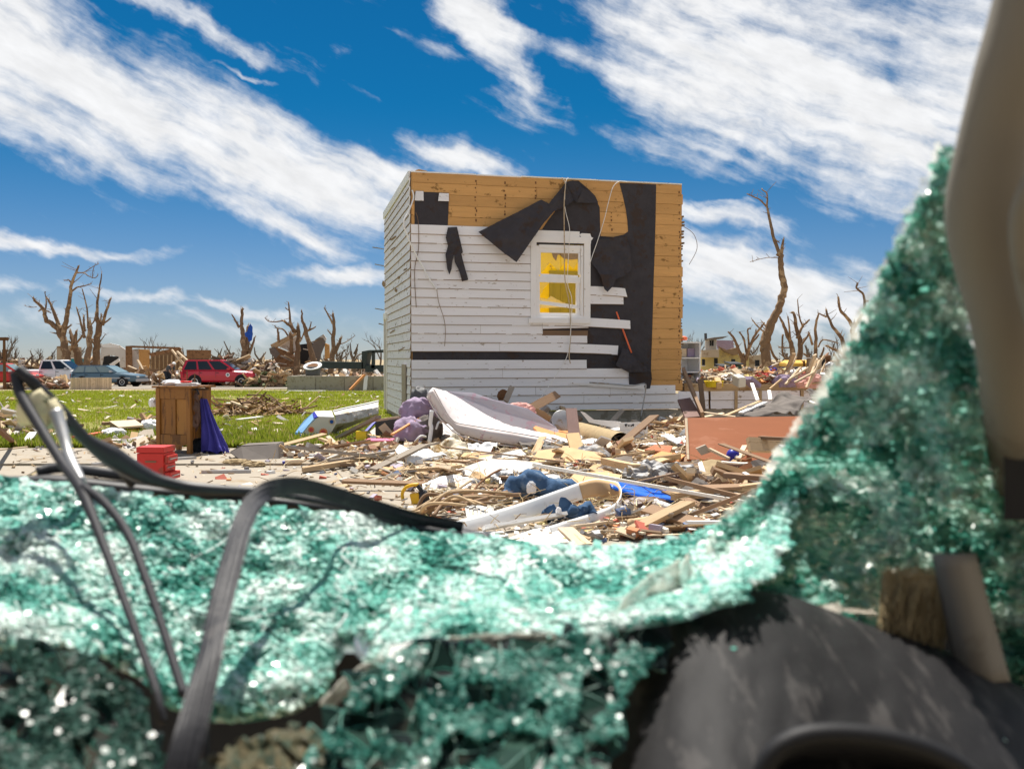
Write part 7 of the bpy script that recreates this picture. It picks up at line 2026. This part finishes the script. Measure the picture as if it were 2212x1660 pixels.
    tree('upright broken tree right of the many-stemmed tree', z5, 2.594, 67, [([(1160, 1400), (1160, 1260), (1162, 1110), (1188, 1038)], 16, 6), ([(1135, 1280), (1105, 1180)], 10, 6), ([(1180, 1300), (1220, 1242), (1338, 1270)], 7, 4), ([(1165, 1090), (1178, 1050)], 6, 4), ([(1120, 1390), (1070, 1350)], 10, 6), ([(1200, 1380), (1225, 1300)], 10, 6)], rr)
    tree('wide two-limbed dead tree beside the crushed glass', z5, 2.594, 64, [([(1445, 1400), (1452, 1260), (1450, 1135)], 26, 18), ([(1450, 1140), (1402, 1065), (1352, 1012), (1336, 908)], 15, 8), ([(1460, 1145), (1512, 1062), (1542, 1002), (1530, 890), (1480, 842), (1486, 798)], 14, 6), ([(1400, 1390), (1362, 1235), (1282, 1122), (1240, 1008)], 19, 7), ([(1245, 1065), (1178, 1034)], 8, 4), ([(1425, 1385), (1332, 1330), (1240, 1288)], 14, 7), ([(1505, 1060), (1525, 1150), (1505, 1220)], 7, 4), ([(1540, 945), (1572, 940)], 7, 4), ([(1470, 1250), (1478, 1190)], 10, 6)], rr)
    for i, (x, d, hp) in enumerate(((232, 82, 62), (355, 84, 40), (402, 83, 50), (465, 88, 48), (500, 86, 60), (560, 84, 44), (735, 80, 52), (765, 84, 64), (25, 86, 46), (75, 90, 40), (1545, 88, 60), (1625, 86, 66), (1700, 90, 58), (1750, 84, 70))):
        lm = [([(0, 0), (rr.uniform(-4, 4), -hp * .4), (rr.uniform(-8, 8), -hp * .75)], 4.5, 2.5)]
        for _ in range(rr.choice((2, 3, 4))):
            h0 = rr.uniform(.3, .7) * hp; sx = rr.choice((-1, 1)); lm.append(([(0, -h0), (sx * rr.uniform(4, 10), -h0 - rr.uniform(6, 14)), (sx * rr.uniform(6, 18), -h0 - rr.uniform(16, 34))], 2.4, .9))
        tree('stripped tree trunk in the middle distance, %s' % ('before the pale ruin', 'left of the brown ruin', 'behind the brown ruin', 'left of the red car roof', 'behind the red car', 'right of the red car', 'left of the dark green truck', 'behind the dark green truck', 'by the lamp post', 'behind the white pickup', 'left of the yellow house', 'left of the tall dead tree', 'right of the tall dead tree', 'behind the bus')[i], (lambda a, b, X=x: (X + a, 806 + b)), .72, d, lm, rr, 'bark_far', twigs=2)
    # blue tarp caught in the fork
    v, f = rough_sheet([P(*z2(x, y), 67) for x, y in ((705, 510), (735, 490), (750, 440), (775, 408), (798, 440), (803, 520), (795, 590), (765, 612), (740, 560), (715, 550))], .03, 3, .25, 1.2, 3)
    tag(MB().add(v, f).build('tarp', 'blue_tarp', smooth=True), 'torn blue tarp caught in the fork of a snapped tree', 'tarp')
    # the far tree line: small bare trees one by one
    protos = []
    for i in range(7):
        b = MB(); q = random.Random(90 + i)
        def grow(p, d, L, r, k):
            e = p + d * L; m = (p + e) / 2 + Vector((q.uniform(-1, 1), q.uniform(-1, 1), 0)) * L * .08
            b.tube([p, m, e], [r, r * .85, r * .65], 5, False)
            if k == 0: return
            for _ in range(q.choice((2, 2, 3))):
                dd = (d + Vector((q.uniform(-.8, .8), q.uniform(-.8, .8), q.uniform(-.1, .5)))).normalized()
                grow(p + d * L * q.uniform(.6, 1), dd, L * q.uniform(.5, .8), r * .55, k - 1)
        grow(Vector((0, 0, 0)), Vector((q.uniform(-.15, .15), 0, 1)).normalized(), 2.4, .17, 4 if i < 4 else 2)
        me = bpy.data.meshes.new('bare_tree'); me.from_pydata([tuple(v) for v in b.v], [], b.f); me.materials.append(MATS['bark_far']); me.update(); protos.append(me)
    for i in range(70):
        o = bpy.data.objects.new('bare_tree', rr.choice(protos)); COL.objects.link(o)
        x = rr.uniform(0, 830) if i < 48 else rr.uniform(1480, 1900); d = rr.uniform(95, 170)
        p = P(x, 770, d); o.location = (p.x, d, gz(p.x, d)); s = rr.uniform(.45, .95); o.scale = (s, s, s * rr.uniform(.8, 1.3)); o.rotation_euler = (0, 0, rr.uniform(0, 6.28))
        tag(o, 'small bare tree in the far tree line', 'tree', 'bare trees on the horizon')


build_trees()


# ================================================================== ruined buildings and far rubble
def far_heap(lab, x0, x1, y, d, h, n, cols, rr, L=(.6, 3.0), dep=4):
    mb = MB(); mb.c = []
    a, b = P(x0, y, d), P(x1, y, d)
    for _ in range(n):
        u = rr.random(); x = a.x + (b.x - a.x) * u; yy = d + rr.uniform(-dep, dep); g = gz(x, yy)
        env = h * (.45 + .55 * noise.noise((x * .22, lab.__len__(), 1)) + .3 * noise.noise((x * .9, 1, 1))) * (1 - .5 * abs(yy - d) / dep) * min(1, 6 * u, 6 * (1 - u))
        z = g + max(0, env) * rr.random() ** .7
        l = rr.uniform(*L) * rr.uniform(.4, 1); yaw = rr.uniform(0, 3.14); pt = rr.gauss(0, .45); k = rr.uniform(.6, 1.2)
        mb.obox((x, yy, z + .05), (l, rr.uniform(.08, .5), rr.uniform(.04, .2)), Matrix.Rotation(yaw, 3, 'Z') @ Matrix.Rotation(pt, 3, 'Y') @ Matrix.Rotation(rr.gauss(0, .6), 3, 'X'), tuple(q * k for q in rr.choice(cols)))
    o = mb.build('rubble_heap', 'litter', fix=False); return tag(o, lab, 'rubble', 'heaps of wreckage')


def wallq(t, name, mat, pts, d, thick=.15):
    """a wall piece: outline of display pixels at depth d (or (x, y, d))"""
    return panel(name, '', '', [(p[0], p[1], p[2] if len(p) > 2 else d) for p in pts], thick, mat, parent=t)


def zW(x, y): return ((x / 1.940) / 1.38883, (760 + y / 1.940) / 1.38883)


def build_ruins():
    rr = random.Random(8)
    # brown ruin left of the red car
    t = thing('ruined_house', 'roofless brown ruined house with open rooms beyond the red car', 'ruin', ground(362, 800, 78))
    Z = lambda pts: [zW(*p) for p in pts]
    wallq(t, 'wall', 'brown_wall', Z([(730, 538), (765, 536), (768, 690), (732, 690)]), 77); wallq(t, 'plaster_wall', 'pale_wall', Z([(766, 560), (802, 555), (806, 690), (768, 692)]), 77.4)
    wallq(t, 'inner_wall', 'sheathing', Z([(806, 556), (868, 560), (866, 670), (808, 672)]), 79); wallq(t, 'lintel', 'brown_wall', Z([(765, 536), (1045, 545), (1045, 558), (766, 548)]), 77.6)
    wallq(t, 'roof_slope', 'brown_wall', Z([(862, 582), (1040, 545), (1060, 556), (880, 600)]), 76); wallq(t, 'wall', 'old_wood', Z([(880, 600), (1050, 556), (1090, 640), (1090, 690), (872, 690)]), 78.5)
    wallq(t, 'wall', 'brown_wall', Z([(1085, 560), (1226, 562), (1224, 680), (1090, 680)]), 77)
    for i in range(9):
        x = 876 + i * 24; wallq(t, 'stud', 'pine', Z([(x, 590), (x + 5, 590), (x + 5, 690), (x, 690)]), 77.8, .1)
    for (a, b, c, d_) in ((1030, 570, 1110, 640), (1000, 560, 1080, 660), (800, 620, 840, 690), (745, 655, 850, 700), (760, 680, 870, 705), (1010, 640, 1060, 600)):
        p, q = P(*zW(a, b), 75.5), P(*zW(c, d_), 75.2); MB().bar(p, q, .2, .12).build('fallen_rafter', 'pale_pine', t)
    wallq(t, 'floor_edge', 'old_wood', Z([(700, 672), (915, 672), (915, 700), (700, 700)]), 75, .4)
    # pale ruin left of it
    t = thing('ruined_house', 'gutted pale ruin with white roof scraps behind the trees', 'ruin', ground(245, 800, 80))
    wallq(t, 'wall', 'pale_wall', Z([(590, 535), (700, 540), (732, 560), (730, 665), (700, 665), (690, 600), (640, 590), (600, 600), (590, 665), (575, 665)]), 79); wallq(t, 'dark_room', 'dash_black', Z([(600, 595), (690, 600), (698, 662), (596, 662)]), 80)
    wallq(t, 'roof_scrap', 'white_metal', Z([(585, 530), (640, 522), (700, 535), (690, 548), (600, 545)]), 78); wallq(t, 'hanging_sheet', 'white_metal', Z([(635, 645), (690, 610), (695, 625), (650, 660)]), 78)
    wallq(t, 'wall', 'tan_wall', Z([(330, 540), (410, 535), (470, 545), (470, 650), (330, 650)]), 81)
    t = thing('portable_toilet', 'teal portable cabin between the broken trees', 'cabin', ground(160, 795, 76))
    wallq(t, 'cabin_wall', 'teal', Z([(412, 612), (452, 612), (452, 660), (412, 660)]), 76, 1.1); wallq(t, 'cabin_roof', 'white_plastic', Z([(410, 606), (454, 606), (452, 611), (412, 611)]), 75.9, 1.2)
    wallq(t, 'cabin_base', 'pale_wall', Z([(410, 661), (454, 661), (454, 672), (410, 672)]), 75.9, 1.2)
    # leaning wrecked house with gable
    t = thing('wrecked_house', 'collapsed house with tilted white gable and torn roof beyond the foundation', 'ruin', ground(640, 806, 66))
    Y = lambda pts: [z2(*p) for p in pts]
    wallq(t, 'gable', 'pale_wall', Y([(1080, 655), (1290, 545), (1330, 600), (1260, 735)]), 66); wallq(t, 'rake_board', 'pine', Y([(1000, 640), (1280, 500), (1292, 530), (1060, 668), (1010, 668)]), 65.6, .3)
    wallq(t, 'roof_underside', 'brown_wall', Y([(1010, 660), (1070, 668), (1250, 740), (1300, 880), (1120, 900), (1040, 800)]), 66.4); wallq(t, 'dark_room', 'dash_black', Y([(1300, 640), (1480, 620), (1520, 850), (1300, 880)]), 67.2)
    wallq(t, 'torn_roof', 'shingle', Y([(1460, 640), (1500, 580), (1585, 525), (1615, 570), (1600, 640), (1560, 740), (1540, 830), (1480, 860), (1400, 850), (1430, 760)]), 66.2); wallq(t, 'torn_edge', 'pale_wall', Y([(1540, 560), (1585, 525), (1618, 570), (1605, 600), (1580, 560)]), 65.9)
    wallq(t, 'inner_wall', 'sheathing', Y([(1600, 620), (1650, 640), (1655, 790), (1600, 800)]), 66.5); wallq(t, 'shingles', 'shingle', Y([(985, 680), (1040, 665), (1100, 740), (1060, 790), (1000, 740)]), 65.5)
    for i in range(22):
        x, y = rr.uniform(1020, 1500), rr.uniform(680, 900); a = rr.gauss(.2, .6); L = rr.uniform(40, 150)
        p, q = P(*z2(x, y), 65.2 + rr.uniform(-.5, .5)), P(*z2(x + math.cos(a) * L, y + math.sin(a) * L * .6), 65.2 + rr.uniform(-.5, .5)); MB().bar(p, q, rr.uniform(.1, .3), .06).build('broken_board', rr.choice(('pine', 'brown_wood', 'pale_pine', 'gray_wood')), t)
    # low concrete foundation and the drum on it
    t = thing('foundation', 'low gray concrete foundation wall at the far edge of the lawn', 'foundation', ground(700, 846, 45))
    x = 620.0
    while x < 900:
        w = 62; a, b = P(x, 812, 45), P(x + w - .6, 812, 45)
        MB().box((a.x, 45, gz(0, 45) - .1), (b.x, 45.25, a.z)).build('block', 'gray_concrete', t, bevel=.02); x += w
    MB().box((P(621, 812, 45).x, 45.26, gz(0, 45) - .1), (P(621, 812, 45).x + .25, 52, a.z - .002)).build('block', 'gray_concrete', t, bevel=.02)
    dr = thing('drum', 'dark drum with a wide white rim standing on the concrete foundation', 'drum', P(676, 812, 46)); c = P(676, 811, 46)
    MB().lathe(c, ((.36, 0), (.36, .10), (.385, .42), (.37, .46)), 24).build('drum_wall', 'slate', dr, smooth=True); MB().lathe(c + Vector((0, -.05, .46)), ((.37, 0), (.47, .02), (.47, .05), (.30, .055), (.28, .01)), 24, (-.05, -.45, 1)).build('rim', 'white_plastic', dr, smooth=True); MB().lathe(c + Vector((0, -.06, .50)), ((.27, 0), (.27, .012)), 20, (-.05, -.45, 1)).build('lining', 'rust', dr)
    for i, (x0, y0, x1, y1, m) in enumerate(((1880, 1140, 2040, 975, 'orange_panel'), (2045, 1150, 2060, 980, 'white_wood'))):
        plank(P(*z2(x0, y0), 44.6), P(*z2(x1, y1), 44.9), .18, .1, m, ('orange board leaning against the concrete foundation', 'white board leaning against the concrete foundation')[i], 'board', 'board')
    plank(ground(620, 849, 43), ground(705, 846, 43.2), .3, .12, 'white_wood', 'pale boards lying in the grass before the foundation', 'board', 'board')
    plank(ground(705, 846, 44), ground(815, 845, 44), .12, .06, 'pale_pine', 'long pale lath lying at the foot of the foundation', 'lath', 'lath')
    # dark green truck behind the house, lamp post, plywood panel
    t = thing('army_truck', 'dark green truck half hidden behind the house corner', 'truck', ground(800, 800, 58))
    wallq(t, 'cab_frame', 'army_green', [zW(*p) for p in ((2105, 570), (2150, 562), (2230, 560), (2230, 575), (2140, 578), (2125, 668), (2105, 668))], 58, 1.8); wallq(t, 'truck_bed', 'army_green', [zW(*p) for p in ((1850, 628), (2112, 632), (2112, 672), (1850, 668))], 58, 2.0)
    wallq(t, 'cab_post', 'army_green', [zW(*p) for p in ((2165, 570), (2180, 570), (2180, 668), (2160, 668))], 58, .3); wallq(t, 'cab_side', 'army_green', [zW(*p) for p in ((2125, 650), (2230, 650), (2230, 690), (2125, 690))], 58, 1.8)
    lp = thing('lamp_post', 'short dark lamp post at the edge of the road', 'lamp post', ground(10, 838, 50)); a = ground(10, 838, 50)
    MB().tube([a, P(9, 735, 50)], [.09, .07], 8).build('pole', 'rust', lp); MB().box(tuple(P(-9, 735, 50)), tuple(P(13, 728, 50) + Vector((0, .3, .0)))).build('lamp_head', 'rust', lp, bevel=.02)
    wp_ = thing('plywood_panel_wall', 'ribbed tan plywood wall panel lying before the parked cars', 'panel', ground(195, 840, 50))
    for i in range(18):
        x = 152 + i * 4.9; a, b = P(x, 816 - i * .05, 50), P(x + 4.7, 841, 50); MB().box((a.x, 50, b.z), (b.x, 50.06 + .02 * (i % 2), a.z)).build('plank', 'pale_pine', wp_)
    # dark woman-size figure: stooping person
    # heaps
    far_heap('long heap of wreckage behind the parked cars', -60, 330, 800, 84, 3.6, 1900, MIX + [(.14, .10, .07)] * 4, rr)
    far_heap('wreckage heaped round the brown ruin', 280, 480, 800, 73, 1.6, 900, MIX + [(.7, .6, .42)], rr, (.4, 2.4), 3)
    far_heap('wreckage between red car and collapsed house', 440, 640, 812, 66, 2.6, 1300, MIX + [(.14, .10, .07)] * 4, rr, (.4, 2.2), 3)
    far_heap('white and brown wreckage behind the foundation', 690, 860, 808, 53, 1.3, 900, MIX + [(.66, .55, .45), (.5, .3, .2), (.78, .76, .72)], rr, (.3, 1.6), 3)
    far_heap('dark brush and wreckage beside the red car', 540, 625, 824, 60, 1.6, 600, WOOD + [(.10, .12, .05), (.14, .15, .07)], rr, (.4, 1.8), 2)
    far_heap('low rubbish heap before the white pickup', 40, 160, 836, 52, .9, 420, MIX, rr, (.2, 1.2), 1.2)
    far_heap('wreckage beyond the right edge of the house', 1480, 1700, 815, 60, 2.0, 900, MIX + [(.6, .2, .12)], rr, (.4, 2.2), 5)
    far_heap('wreckage under the broken trees on the right', 1640, 1900, 815, 52, 1.9, 900, MIX, rr, (.4, 2.2), 5)
    far_heap('low far wreckage along the horizon left of the house', -120, 860, 790, 125, 3.4, 1800, MIX + [(.20, .17, .13)] * 3, rr, (.8, 4.5), 8)
    far_heap('low far wreckage along the horizon right of the house', 1470, 2000, 790, 125, 3.2, 1200, MIX + [(.20, .17, .13)] * 3, rr, (.8, 4.5), 8)
    # right: yellow house, containers, bus
    t = thing('yellow_house', 'half-destroyed pale yellow house with gray upper storey', 'house', ground(1560, 815, 80))
    Q = lambda pts: [z7(*p) for p in pts]
    wallq(t, 'wall', 'yellow_house', Q([(235, 400), (430, 410), (440, 300), (520, 340), (640, 380), (760, 420), (760, 600), (235, 600)]), 80, .3); wallq(t, 'lean_roof', 'tan_wall', Q([(245, 330), (430, 325), (432, 412), (236, 412)]), 79.4, .4)
    wallq(t, 'upper_wall', 'pale_wall', Q([(285, 215), (405, 205), (405, 325), (285, 330)]), 80.4, .3); wallq(t, 'upper_wall', 'lilac_cloth', Q([(405, 220), (590, 225), (600, 330), (420, 320)]), 81.5, .3)
    wallq(t, 'roof', 'shingle', Q([(280, 210), (380, 190), (540, 175), (470, 205), (400, 215)]), 79.6, 1.2); wallq(t, 'broken_roof', 'old_wood', Q([(430, 290), (520, 330), (640, 300), (680, 370), (600, 390), (500, 350)]), 79.4, .5)
    for x0, y0, x1, y1 in ((248, 430, 278, 500), (382, 418, 398, 510), (402, 418, 418, 510), (572, 430, 612, 485), (835, 440, 880, 510), (335, 225, 345, 285), (360, 222, 372, 285)):
        w = wallq(t, 'window', 'dash_black', Q([(x0, y0), (x1, y0), (x1, y1), (x0, y1)]), 79.3 if y0 > 300 else 80.2, .2); wallq(t, 'window_sill', 'pale_wall', Q([(x0 - 4, y1), (x1 + 4, y1), (x1 + 4, y1 + 8), (x0 - 4, y1 + 8)]), 79.2 if y0 > 300 else 80.1, .3)
    wallq(t, 'annex_wall', 'tan_wall', Q([(760, 400), (900, 380), (900, 600), (760, 600)]), 81, .3)
    MB().tube([P(*z7(285, 220), 80.3), P(*z7(283, 145), 80.3)], .12, 6).build('vent_pipe', 'slate', t)
    for i, (x0, x1, y0, y1, m, lab) in enumerate(((470, 565, 520, 620, 'army_green', 'small dark waste container left of the green one'), (570, 690, 495, 640, 'dumpster_green', 'green waste container standing before the yellow house'))):
        b = thing('dumpster', lab, 'dumpster', ground(*z7((x0 + x1) / 2, y1), 46)); a, c = P(*z7(x0, y0), 46), P(*z7(x1, y0), 46)
        MB().box((a.x, 46, gz(0, 46)), (c.x, 47.4, a.z)).build('container', m, b, bevel=.05); MB().hexa([(a.x - .05, 45.9, a.z + .01), (c.x + .05, 45.9, a.z + .01), (c.x + .05, 47.5, a.z + .12), (a.x - .05, 47.5, a.z + .12), (a.x - .05, 45.9, a.z + .06), (c.x + .05, 45.9, a.z + .06), (c.x + .05, 47.5, a.z + .17), (a.x - .05, 47.5, a.z + .17)]).build('lid', 'dash_black', b)
        for k in range(4): x = a.x + (c.x - a.x) * (k + .5) / 4; MB().box((x - .03, 45.94, gz(0, 46) + .1), (x + .03, 45.998, a.z - .06)).build('rib', m, b)
    b = thing('bus', 'battered yellow school bus beyond the rubble right of the tall tree', 'bus', ground(1730, 812, 62))
    dd = 62; a, c = P(*z7(1192, 520), dd), P(*z7(1515, 520), dd); g = gz(0, dd)
    zt = P(*z7(1300, 442), dd).z; zm = P(*z7(1300, 512), dd).z; zl = P(*z7(1300, 560), dd).z
    prof = lambda x: [(x, dd, zm), (x, dd + .02, zm + (zt - zm) * .5), (x, dd + .25, zt - .08), (x, dd + .8, zt), (x, dd + 1.7, zt), (x, dd + 2.2, zt - .08), (x, dd + 2.4, zm)]
    mb = MB(); xs = [a.x, a.x + .3, a.x + 1, c.x - .4, c.x]; r = [prof(x) for x in xs]; r[0] = [(p[0], p[1], zm + (p[2] - zm) * .6) for p in r[0]]
    mb.add([p for q in r for p in q], [(i * 7 + k, i * 7 + (k + 1) % 7, i * 7 + 7 + (k + 1) % 7, i * 7 + 7 + k) for i in range(4) for k in range(7)] + [tuple(range(7)), tuple(range(28, 35))]); mb.build('roof', 'bus_yellow', b, smooth=False, bevel=.03)
    MB().box((a.x + .1, dd + .02, zl), (c.x, dd + 2.38, zm - .004)).build('window_band', 'silver_car', b)
    for k in range(11): x = a.x + .25 + k * (c.x - a.x - .5) / 11; MB().box((x, dd - .005, zl + .06), (x + .62 * (c.x - a.x) / 11, dd + .018, zm - .06)).build('window', 'car_glass', b)
    MB().box((a.x, dd, g + .6), (c.x, dd + 2.4, zl - .004)).build('side', 'bus_yellow', b, bevel=.04)
    for k in (.53, .72, .76): x = a.x + (c.x - a.x) * k; MB().box((x, dd - .03, zm), (x + .12, dd + .5, zt - .03)).build('strap', 'rust', b)
    for k in (.15, .8): MB().lathe((a.x + (c.x - a.x) * k, dd + .2, g + .5), ((.5, 0), (.5, .3)), 18, (0, -1, 0)).build('wheel', 'tyre', b)
    t = thing('shed', 'small tan shed standing right of the yellow bus', 'shed', ground(1775, 812, 60)); wallq(t, 'wall', 'tan_wall', Q([(1480, 425), (1565, 420), (1570, 600), (1480, 600)]), 60, 1.5); wallq(t, 'door', 'dash_black', Q([(1568, 425), (1605, 425), (1605, 560), (1568, 560)]), 60.2, 1.3); wallq(t, 'roof', 'pale_wall', Q([(1470, 412), (1612, 412), (1612, 424), (1470, 422)]), 59.8, 1.9)
    t = thing('collapsed_roof', 'collapsed tan roof lying right of the tall dead tree', 'roof wreck', ground(1690, 815, 64)); wallq(t, 'roof_sheet', 'tan_wall', Q([(1000, 510), (1100, 470), (1190, 480), (1200, 590), (1000, 600)]), 64, .6); wallq(t, 'roof_sheet', 'brown_wall', Q([(690, 640), (720, 570), (880, 550), (1020, 525), (1090, 560), (1600, 590), (1620, 640), (1000, 670)]), 40, .5)


build_ruins()


# ================================================================== the stooping person
def build_person():
    base = ground(363, 834, 57)
    t = thing('person', 'person in a dark gray shirt stooping beside the road', 'person', base)
    me = bpy.data.meshes.new('body')
    V = [(0, 0, .92), (.03, 0, 1.10), (.14, 0, 1.28), (.26, 0, 1.38), (.36, 0, 1.42), (.46, 0, 1.43),          # pelvis spine neck head
         (-.02, .10, .88), (.05, .12, .48), (-.04, .12, .08), (.10, .12, .03), (-.02, -.10, .88), (.02, -.13, .48), (-.06, -.13, .08), (.08, -.13, .03),
         (.24, .19, 1.33), (.34, .22, 1.06), (.44, .16, .86), (.50, .14, .80), (.24, -.19, 1.33), (.32, -.23, 1.06), (.44, -.18, .86), (.50, -.16, .80)]
    E = [(0, 1), (1, 2), (2, 3), (3, 4), (4, 5), (0, 6), (6, 7), (7, 8), (8, 9), (0, 10), (10, 11), (11, 12), (12, 13), (3, 14), (14, 15), (15, 16), (16, 17), (3, 18), (18, 19), (19, 20), (20, 21)]
    Rr = [.15, .15, .16, .13, .06, .10, .10, .07, .05, .045, .10, .07, .05, .045, .065, .05, .038, .03, .065, .05, .038, .03]
    me.from_pydata(V, E, [])
    o = bpy.data.objects.new('body', me); COL.objects.link(o); o.parent = t; me.materials.append(MATS['skin'])
    sk = o.modifiers.new('skin', 'SKIN'); o.modifiers.new('sub', 'SUBSURF').levels = 1
    for i, r in enumerate(Rr): me.skin_vertices[0].data[i].radius = (r, r)
    me.skin_vertices[0].data[0].use_root = True
    def cover(name, idx, extra, mat):
        m2 = bpy.data.meshes.new(name); mp = {a: k for k, a in enumerate(idx)}
        m2.from_pydata([V[a] for a in idx], [(mp[a], mp[b]) for a, b in E if a in mp and b in mp], [])
        ob = bpy.data.objects.new(name, m2); COL.objects.link(ob); ob.parent = t; m2.materials.append(MATS[mat])
        ob.modifiers.new('skin', 'SKIN'); ob.modifiers.new('sub', 'SUBSURF').levels = 1
        for k, a in enumerate(idx): m2.skin_vertices[0].data[k].radius = (Rr[a] + extra, Rr[a] + extra)
        m2.skin_vertices[0].data[0].use_root = True
    cover('shirt', [0, 1, 2, 3, 14, 15, 18, 19], .02, 'slate'); cover('trousers', [0, 6, 7, 8, 10, 11, 12], .02, 'dark_cloth')
    MB().lathe((.47, 0, 1.47), ((.125, 0), (.12, .05), (.08, .10), (.01, .115)), 14, (.4, 0, 1)).build('cap', 'white_plastic', t, local=True, smooth=True)
    t.rotation_euler = (0, 0, math.radians(-20))


build_person()
